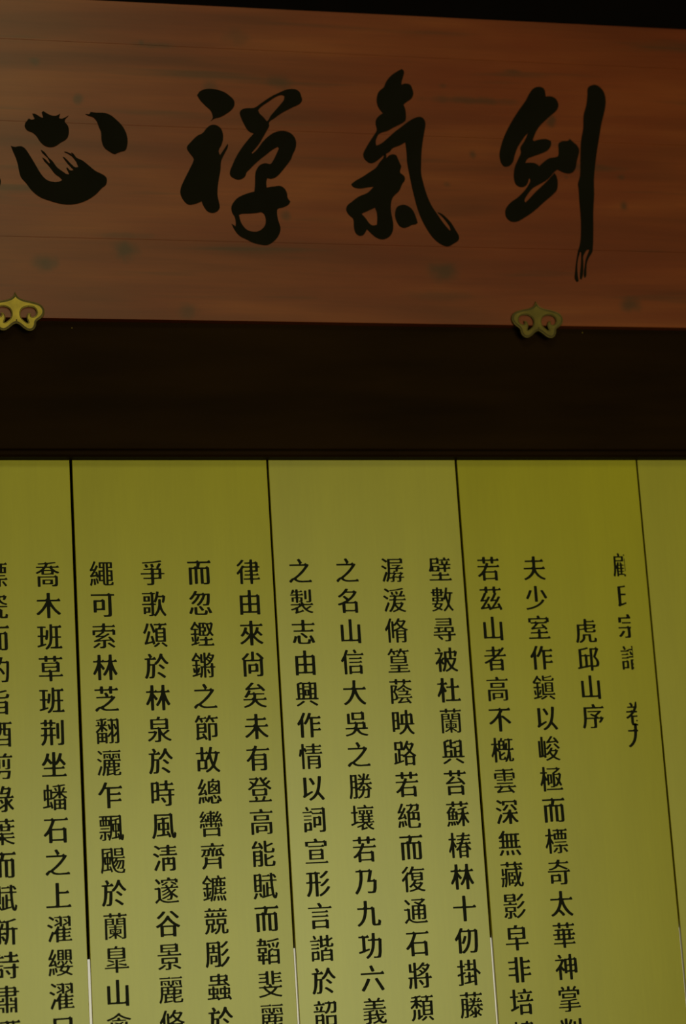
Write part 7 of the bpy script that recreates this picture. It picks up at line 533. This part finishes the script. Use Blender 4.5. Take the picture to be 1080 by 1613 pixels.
# ------------------------------------------------------------------ panels
# x0, x1, turn about the vertical (degrees), material, label, columns
GAPS = [(-.75, .0068), (-.25, .0050), (.25, .0058), (.75, .0044)]
PANELS = [
 (-1.25, -.75, 0.0, M_PANEL, 'yellow lacquered panel of black text left of all others, cut by the photo edge', P1),
 (-.75, -.25, 0.0, M_PANEL, 'saturated yellow lacquered panel with four full text columns, left of the paler panel', P2),
 (-.25, .25, 0.0, M_PANEL_P, 'paler greenish yellow lacquered panel with four full text columns, in the middle', P3),
 (.25, .75, 0.0, M_PANEL, 'yellow lacquered panel with the short title column and half cut characters at its right', P4),
 (.75, 1.25, 0.0, M_PANEL_P, 'blank yellow lacquered panel without any text, at the right end of the row', []),
]
gap = {-1.25: 0.0, 1.25: 0.0, **dict(GAPS)}
for x0, x1, turn, mat, label, cols in PANELS:
    a, b = x0 + gap[x0] / 2, x1 - gap[x1] / 2
    cx = (a + b) / 2
    t = empty('text_panel', (cx, 0, .45), label, 'panel', 'yellow lacquered wall panels under the beam', math.radians(turn))
    obj('board', box_mesh('board', a - cx, b - cx, 0, .012, 0, 2.542, .0012, 2), mat, t)
    for X, s in cols:
        for i, ch in enumerate(s):
            obj('character', glyph_mesh(ch, GLYPH[ch]), None, t, (X - cx, 0, ROW0 - i * ROWP - .45))
    if cols is P4:
        for ch, z in zip("虎邱山序", (2.536, 2.463, 2.389, 2.314)):
            obj('character', glyph_mesh(ch, GLYPH[ch]), None, t, (.567 - cx, 0, z - .45))
        for k, z in enumerate((2.709, 2.628, 2.546, 2.463, 2.317, 2.262)):
            o = obj('character', glyph_mesh('half%d' % k, HALF[k]), None, t, (.686 - cx, 0, z - .45))
            o['label'] = 'character cut off along its right side'

# ------------------------------------------------------------------ signboard
BRUSH = {
'xin':[[[(-893.4,83.4),(-882.3,102.7),(-874.9,99.2),(-867.3,102.3),(-872.7,116.1),(-866.2,115.7),(-850.1,106.5),(-845.2,106),(-848.9,120.6),(-844.6,124.3),(-836.5,118.6),(-823.6,112.8),(-813.7,112.5),(-801.9,118.9),(-805.6,106.5),(-799.1,105),(-780.6,114.5),(-791,100.7),(-790.5,96.5),(-783.3,86.2),(-781.6,68.7),(-785.4,54.5),(-791.2,48),(-803,40.6),(-816.5,30.6),(-828.1,27.1),(-842.7,29.7),(-855.5,41.4),(-864.8,56.8),(-875.9,65.9),(-886.6,70)]],[[(-737.4,120.4),(-727.4,120.8),(-723.9,126.6),(-710.6,125),(-687.3,125.3),(-674.2,120.5),(-661.2,110.4),(-645.2,93.3),(-635.9,76),(-631.7,56.7),(-633.5,37.2),(-638.7,25.4),(-651.5,20.7),(-660,16.9),(-665.8,13.9),(-678.2,19.8),(-692.6,31.6),(-698.5,50.7),(-699.3,73.6),(-703.8,85.7),(-709.8,103.2),(-719.4,113.4),(-729.2,115.8)]],[[(-929.3,26.6),(-921.3,24.4),(-904.9,26.7),(-895.3,21.9),(-884.4,5.5),(-873,-14.9),(-861.3,-37.1),(-850.4,-54.1),(-839.3,-63.2),(-823,-66.8),(-809.9,-65),(-802.5,-60.6),(-807.9,-54.5),(-820.7,-44.5),(-831.6,-29.2),(-839.4,-19),(-845.8,-12.3),(-851,-2),(-845.5,-5.3),(-834.5,-17.1),(-831.8,-16.3),(-837.3,-3.3),(-845.2,5.2),(-851.5,11.9),(-854.2,18.8),(-849.7,16.2),(-843.4,10.5),(-835.6,-1.5),(-826.1,-10.6),(-815.1,-26.9),(-802.4,-36.9),(-787.9,-45.2),(-784.5,-43.3),(-791.6,-27.9),(-788.9,-26.7),(-780.9,-34.5),(-772.7,-32.5),(-782.2,-22.3),(-791.6,-10.4),(-799.4,1.5),(-796.1,0.9),(-788.2,-6.8),(-777.1,-18.7),(-769.1,-25.4),(-760.8,-24.4),(-765.3,-11.3),(-774.7,2.4),(-784.3,9.7),(-795.6,15.6),(-790.7,15.8),(-777.7,10),(-770.7,4.3),(-778.3,13.4),(-775,13.6),(-764.9,1),(-748.7,-7.2),(-732.7,-20.7),(-716.7,-34.1),(-697.2,-44),(-689.6,-52.4),(-692.3,-70),(-701.9,-78.3),(-719.1,-96.9),(-742.7,-113.3),(-766,-122.6),(-789.1,-126.1),(-811.9,-124),(-834.6,-117.7),(-857.1,-109.8),(-873,-98.8),(-885.6,-84.7),(-893.3,-72.8),(-905.9,-57.7),(-910.3,-44),(-913,-25),(-918.8,-2.6),(-924.9,12.8)]]],
'chan':[[[(-444.4,184.6),(-436.3,195.7),(-418.9,202.9),(-398.4,203.1),(-374.7,196.9),(-358.2,185.7),(-347.8,173.5),(-347.1,161),(-353.2,149.9),(-371.1,134.8),(-388.6,125.2),(-402.5,121),(-412.1,114.2),(-406.5,122.7),(-407,133.4),(-411.6,144),(-424.6,156.7),(-437.5,171.6)]],[[(-478.5,38),(-466.9,54.4),(-449.1,72.1),(-435.2,79.8),(-424.3,93.4),(-413.7,102),(-401.7,103.9),(-388.4,96.5),(-382.3,82.5),(-382.2,64.6),(-387.4,48.4),(-395,33.9),(-394.4,25),(-392.2,20.8),(-383,34.3),(-375.7,45.2),(-371.2,52.5),(-369.8,47.2),(-378.2,29.1),(-387.6,11),(-390.8,2),(-393.3,-21.1),(-399,-46.1),(-403.9,-76.3),(-404.4,-91.8),(-401.3,-111.1),(-400.5,-123.4),(-408.5,-134.2),(-422.2,-138.1),(-433.8,-133.1),(-441.6,-121.1),(-447,-107.2),(-461.5,-113.9),(-481.8,-117),(-493.1,-106.8),(-500.7,-89.5),(-500,-75.4),(-488.7,-49),(-473.9,-20.3),(-462.6,3.1),(-461.7,8.4),(-471.8,24)]],[[(-334.1,139.9),(-329.2,148.4),(-315.2,153.3),(-294.4,155.5),(-280.1,165.5),(-251.3,186.6),(-222.6,202.3),(-204.8,210.3),(-183.8,212.3),(-172,206.2),(-166.5,191.9),(-165.4,181.1),(-172.2,171.7),(-190.2,161.9),(-211.7,150.2),(-229.7,138.6),(-244.2,127.3),(-253.2,121.5),(-258.1,114.1),(-257.4,106.9),(-263.2,95.9),(-272.7,79.4),(-286,57.4),(-300.7,39),(-308.8,29.8),(-306.5,27.4),(-293.9,39.2),(-279,59.4),(-260.8,78),(-242.9,89.5),(-221.9,93.9),(-203.1,89.2),(-191.7,77),(-188.1,61),(-192,42.9),(-199.7,28.2),(-203.8,17.3),(-217,-1),(-231.8,-19.4),(-246.4,-34.1),(-260.5,-39.9),(-270.7,-38.4),(-274,-49.2),(-273.9,-64.8),(-261.7,-62),(-251.3,-60.6),(-237.5,-59.1),(-225.9,-66.9),(-220.8,-79.2),(-219.8,-91.6),(-213.1,-101.3),(-218,-109.3),(-234,-117.9),(-248,-122.6),(-250.3,-133.2),(-248.1,-154.4),(-243.4,-175.4),(-248.6,-193.2),(-263.2,-211.1),(-280.8,-221.4),(-297.8,-220.8),(-317.9,-216),(-334.5,-207.6),(-351,-199.3),(-363.7,-183.8),(-371.3,-166.5),(-361.5,-173.3),(-360.2,-162.7),(-362.5,-146.9),(-368,-136.6),(-370,-122.5),(-365,-110.1),(-352.3,-95.6),(-331.3,-84.3),(-307,-76.5),(-304.2,-56.9),(-300.7,-23.4),(-294.9,-10.8),(-285.8,-1.5),(-273.6,2.4),(-259.9,1.1),(-252.5,10.3),(-242.9,28.5),(-235,44.9),(-238.3,49.1),(-252.5,40.7),(-270.6,25.8),(-284.9,14.5),(-303,-2.1),(-317.4,-16.9),(-324.7,-24.2),(-328.7,-35),(-337.6,-42.4),(-348,-45.2),(-359.7,-41.3),(-367.8,-34.5),(-368.3,-23.9),(-361.2,-5.9),(-349.8,17.6),(-334.9,41.3),(-316.5,65.2),(-300,83.8),(-313.4,90.4),(-324.4,109.7),(-331.9,129.2)],[(-285.1,149.1),(-277,158.4),(-259,171.8),(-237.4,187.2),(-219.6,194.4),(-212.1,191.8),(-214.1,180.9),(-220.9,171.5),(-232.1,158.4),(-243.2,145.3),(-252.5,134.1),(-260.1,121.2),(-263.6,119.3),(-271.7,129.8),(-281.5,140.2)],[(-351.3,-141.4),(-344.4,-138.7),(-323.9,-137.1),(-303.3,-134.7),(-291.3,-132.6),(-284.7,-137.7),(-281,-150),(-282.9,-165.9),(-290.3,-176.7),(-302.7,-184.7),(-316.3,-186.1),(-329.8,-183),(-339.5,-174.4),(-347.2,-160.6)]]],
'qi':[[[(112.9,282.3),(118.4,278),(116.7,263.8),(110.3,245.9),(109.7,237.1),(118.5,241),(133.7,238.1),(138.1,227.7),(140.5,213.8),(134.4,199.4),(121.8,190.1),(110.9,180.9),(115,167.1),(115.6,151.4),(112.8,135.5),(100.3,126.3),(79.2,115),(61.5,104.6),(39,96.1),(31.5,85.4),(27.2,71.4),(28.3,61.7),(42.2,68.5),(63.7,86.6),(81.7,102.9),(103.2,119.4),(124.8,136),(142.5,145.4),(156.3,147.7),(165.9,139.3),(167.8,127.2),(163.6,107.8),(156.2,76.1),(150.3,41.1),(147.7,13.6),(145.9,-10.7),(149.7,-38.3),(157.4,-72.5),(167.3,-99.8),(180.8,-123.5),(199,-152.2),(213.9,-170.7),(215.1,-163.8),(207.7,-148.5),(193.8,-130),(182.7,-120),(189.4,-120.8),(205.5,-133.1),(219.5,-149.9),(228.4,-166.9),(237.2,-185.5),(234.7,-195.8),(222.2,-204.7),(204.6,-213.7),(188,-209),(168.8,-194.1),(153.5,-172.2),(140.3,-145.2),(129.2,-111.2),(121.8,-73.6),(116,-35.9),(111.7,-1.5),(109.7,18.9),(110,46.6),(108.5,74.4),(92.7,65.1),(71.7,55.7),(64.3,46.7),(52,39.4),(36,26.7),(21.8,15.9),(9.8,12),(0.1,16.9),(-7.6,26.9),(-8.6,37.3),(-0.9,53.1),(12.3,74.3),(27.2,95.7),(32.9,106.3),(30.7,123.6),(33.2,135.9),(44.2,148.5),(53.1,154.1),(43.7,165.9),(38.1,183.2),(40.5,204.3),(47.1,216.8),(59.8,227.9),(67.6,244),(82.5,262.3),(100.5,275.4)]],[[(48.7,39.3),(53.7,39.4),(53.6,27.3),(60.1,34.5),(70.6,39),(80.5,36.9),(84.9,26.7),(90.6,11.7),(92.6,6.5),(88,-10.9),(98.5,-20.9),(100.1,-31.2),(91.8,-43.5),(82.1,-62.8),(65.8,-78.7),(58.8,-92.7),(55.8,-116.7),(58.2,-140.6),(59.5,-161),(54.8,-179.9),(44.6,-192.1),(27.5,-198.6),(12.8,-194.6),(-1.5,-183.1),(-12.4,-171.4),(-16.1,-178.3),(-23.4,-187.7),(-33.5,-190),(-43.1,-183.4),(-47,-167.3),(-47.8,-143.5),(-58.1,-133.6),(-64.6,-120.1),(-61.5,-108.1),(-49.1,-97.5),(-28.1,-81.6),(-4,-70.6),(13.9,-52.9),(0.4,-55),(-26.7,-59.3),(-43,-54.6),(-46.6,-47.9),(-35.4,-39),(-14.5,-26.3),(6.6,-11.9),(24.2,0.8),(35.3,16.7),(44.5,27)],[(-24.6,-129.2),(-10.8,-122.7),(13.3,-111.1),(17.4,-124.6),(17.1,-145.1),(15.2,-158.8),(3.3,-160.8),(-4.7,-155.9),(-12.2,-144.2)]],[[(68,-119.8),(73.9,-107.6),(87.8,-101.4),(101.1,-103.4),(113.9,-113.4),(121.2,-128.6),(126.4,-150.7),(121.1,-154.3),(110.9,-156.3),(100.4,-161.7),(88.4,-165.4),(77,-160.6),(69.5,-147.1),(66.4,-133.5)]]],
'jian':[[[(498.2,248.3),(509.4,242.7),(512.6,220.7),(529.4,221.4),(542.2,213.4),(546.7,196.6),(541.2,182.8),(524.9,168.6),(506.8,152.6),(488.6,135),(475.3,116),(465.1,93.7),(468.1,90.4),(485.3,96.1),(505.4,97.5),(516.6,92.2),(515.6,80.4),(506.1,66.6),(485.2,55.8),(461.1,46.5),(445.6,39.3),(438,27.3),(453,28.5),(467.7,26.7),(477.1,19.3),(489.7,30.8),(507.4,43.1),(524.3,46.4),(533.1,50.7),(536.5,71),(537.8,86.3),(548.5,93.4),(565.4,95.7),(570.9,101),(578.6,92.8),(589.5,83.1),(595,69.8),(592.1,56.2),(585.6,39.1),(580.4,18.7),(572.7,6.7),(560.5,1.3),(544,4.1),(528,11.9),(517.3,3.2),(504.4,-11.3),(490.1,-22.7),(471,-33.4),(453.5,-43.9),(437.1,-62.7),(427.3,-81.2),(429.6,-84.8),(441.1,-74.2),(462.8,-51.9),(484.3,-32.9),(500.5,-17.4),(518.8,1.6),(523.1,-6.6),(525.6,-23.3),(521.3,-46.8),(508.5,-60.5),(483.5,-81.2),(451.4,-108.7),(423.4,-127.7),(399.4,-139.9),(383.1,-138.7),(372.5,-127.5),(370.6,-114.3),(376.4,-99.3),(390.8,-84),(408.3,-71.9),(429.8,-51.3),(442.7,-34.2),(448.7,-22.4),(447.7,-15.1),(444,-19.2),(441.6,-27.6),(434.2,-37.8),(420.7,-41.6),(408,-35.3),(403.3,-20.5),(404,-3.8),(408.9,16.3),(420.8,40.1),(428.8,57.1),(428.3,70.5),(437.7,84.3),(449.4,104.9),(453.4,113.5),(446.2,106.5),(431.3,87.4),(420,70.2),(409.8,46.4),(403.3,27.8),(392.5,17.5),(379.2,15.3),(370.2,26.7),(368,48.3),(373.8,71.9),(386.2,102.5),(409.4,143.8),(435.8,181.9),(454.5,206.4),(470.1,232.5),(482.8,244.9)]],[[(636.6,251.6),(647.5,258.9),(657.9,261),(670.9,254.7),(681.4,239.8),(684,212.5),(678,184.9),(666.4,150.4),(655.9,109.2),(642.4,54.5),(633.4,10.4),(629.2,-16.6),(626.2,-57),(619.6,-104),(615.1,-154),(608.3,-210.6),(605.7,-220.6),(596.2,-234),(588,-250.7),(584.6,-270.6),(581.1,-290.4),(577.7,-292.1),(576.7,-283.9),(581.1,-260.7),(586.2,-240.8),(593.7,-224.2),(598.7,-213.5),(594.1,-212.6),(583.7,-224.4),(579.8,-231.1),(577.7,-254.2),(573.1,-287.2),(568.9,-297.2),(564.8,-295.6),(565.8,-284.1),(571.1,-254.4),(574.7,-221.3),(571.5,-219.7),(564,-241.4),(559.9,-261.2),(559.1,-284.2),(560.2,-302.3),(555,-304.7),(550.2,-295.9),(552.4,-277.8),(558.4,-248.1),(566,-218.2),(572.5,-201.5),(576.9,-181.6),(580.6,-148.3),(582.5,-108.3),(582.4,-71.7),(583.4,-41.5),(582.9,-28.2),(590.8,-4.4),(596.3,46.2),(602.2,93.7),(612.6,134.7),(617,172.2),(626.9,199.9),(633.1,230.9)]]],
'sig':[[[(-984.6,-53.2),(-978,-42.8),(-968.6,-47.6),(-960.9,-57.5),(-957.6,-69.3),(-960,-79.5),(-968.1,-86.5),(-978.9,-76.7),(-983.4,-66.7)]]],
}

SIGN_Y, SCX, SCZ = -.055, .05, 3.77
sign = empty('signboard', (SCX, SIGN_Y, SCZ), 'long reddish brown pine signboard with huge black brush characters, above the dark beam', 'signboard')
# planks of the board, hairline joints between them
edges = [-.427, -.214, .095, .319, .438]
W2 = 1.62
for z0, z1 in zip(edges[:-1], edges[1:]):
    obj('plank', box_mesh('plank', -W2, W2, 0, .025, z0 + .0001, z1 - .0001, .0005, 1), M_WOOD, sign)
NAMES = {'jian': 'black brush character for sword, rightmost of the four', 'qi': 'black brush character for breath, second from right',
         'chan': 'black brush character for zen, second from left', 'xin': 'black brush character for heart, leftmost of the four',
         'sig': 'small black brush mark cut by the left photo edge'}
for k in ('jian', 'qi', 'chan', 'xin', 'sig'):
    shapes = [[smooth_loop([(x / 1000, z / 1000) for x, z in l]) for l in poly] for poly in BRUSH[k]]
    o = obj('brush_character', slab_mesh('brush_character', shapes, -.0022, .0004), M_BRUSH, sign)
    o['label'] = NAMES[k]

# ------------------------------------------------------------------ brass brackets
KX, KZ = .00020, .000182
OUT_R = [(0, 360), (15, 320), (40, 285), (75, 262), (120, 245), (180, 232), (245, 213), (300, 190), (335, 155), (355, 105), (352, 55), (330, 10), (295, -25), (266, -48), (250, -72), (246, -110), (232, -150), (208, -180), (170, -195), (130, -188), (90, -160), (50, -122), (20, -99), (0, -93)]
HOLE_R = [(58, 9), (54, 63), (77, 117), (122, 146), (176, 151), (226, 137), (254, 100), (258, 54), (240, 18), (212, 2), (188, 8), (179, 30), (187, 54), (160, 58), (138, 24), (133, -18), (144, -54), (153, -81), (135, -81), (104, -56), (75, -25)]
def ruyi():
    R = [(x * KX, z * KZ) for x, z in OUT_R]
    out = R + [(-x, z) for x, z in reversed(R[1:-1])]
    h = [(x * KX, z * KZ) for x, z in HOLE_R]
    return smooth_loop(out, 3, 50), smooth_loop(h, 3, 75), smooth_loop([(-x, z) for x, z in h], 3, 75)

def inset(loop, d):
    """move a closed outline by d along its inward normal"""
    sgn = 1 if area2(loop) > 0 else -1
    n = len(loop); res = []
    for i in range(n):
        a, b, c = loop[i - 1], loop[i], loop[(i + 1) % n]
        tx, tz = c[0] - a[0], c[1] - a[1]; L = math.hypot(tx, tz) or 1
        res.append((b[0] - sgn * tz / L * d, b[1] + sgn * tx / L * d))
    keep = lambda q: min(math.hypot(q[0] - p[0], q[1] - p[1]) for p in loop) > .86 * abs(d)   # drop crossings in tight corners
    return [q for q in res if keep(q)]

out, hr, hl = ruyi()
br = empty('brass_bracket', (0, 0, 0), '', 'bracket', 'brass cloud brackets under the signboard')
YF = -.0612
obj('plate', slab_mesh('plate', [[out, hr, hl]], YF, -.0556), M_PATINA, br)
o2, h2, h3 = inset(out, .0058), inset(hr, -.0026), inset(hl, -.0026)
obj('face', slab_mesh('face', [[o2, h2, h3]], YF - .0016, YF), M_BRASS, br)
obj('rim', tube_mesh('rim', [(x, YF, z) for x, z in inset(out, .0012)], .0012), M_BRASS2, br)
obj('scroll_rim', tube_mesh('scroll_rim', [(x, YF, z) for x, z in inset(hr, -.0005)], .0008), M_BRASS, br)
obj('scroll_rim', tube_mesh('scroll_rim', [(x, YF, z) for x, z in inset(hl, -.0005)], .0008), M_BRASS, br)
rv = obj('rivet', dome_mesh('rivet', .0022, .0014), M_PATINA, br, (.001, YF - .0016, -.0085))
# tongue behind the plate that reaches back under the board to the beam
obj('tongue', box_mesh('tongue', -.005, .005, -.0556, -.030, -.004, -.0008, .0004), M_PATINA, br)
LB = ['bright brass cloud shaped bracket under the left end of the signboard', 'shaded brass cloud shaped bracket under the right end of the signboard']
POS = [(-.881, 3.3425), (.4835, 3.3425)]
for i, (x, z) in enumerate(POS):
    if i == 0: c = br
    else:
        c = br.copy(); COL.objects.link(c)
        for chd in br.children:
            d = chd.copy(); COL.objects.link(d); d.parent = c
            if d.data.materials[0] is M_BRASS:      # darker brass puts this bracket's weaker light into its colour
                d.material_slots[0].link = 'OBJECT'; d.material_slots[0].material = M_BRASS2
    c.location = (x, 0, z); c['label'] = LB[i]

# small nails in the beam just below the board
nm = dome_mesh('nail_head', .0018, .0022, 8, 3)
for i, (x, z, l) in enumerate(((-.739, 3.326, 'tiny brass nail in the dark beam just right of the bright bracket'), (.618, 3.333, 'tiny brass nail in the dark beam just right of the shaded bracket'))):
    o = obj('brass_nail', nm, M_BRASS, None, (x, -.030, z)); o['label'] = l; o['category'] = 'nail'; o['group'] = 'brass nails in the beam'
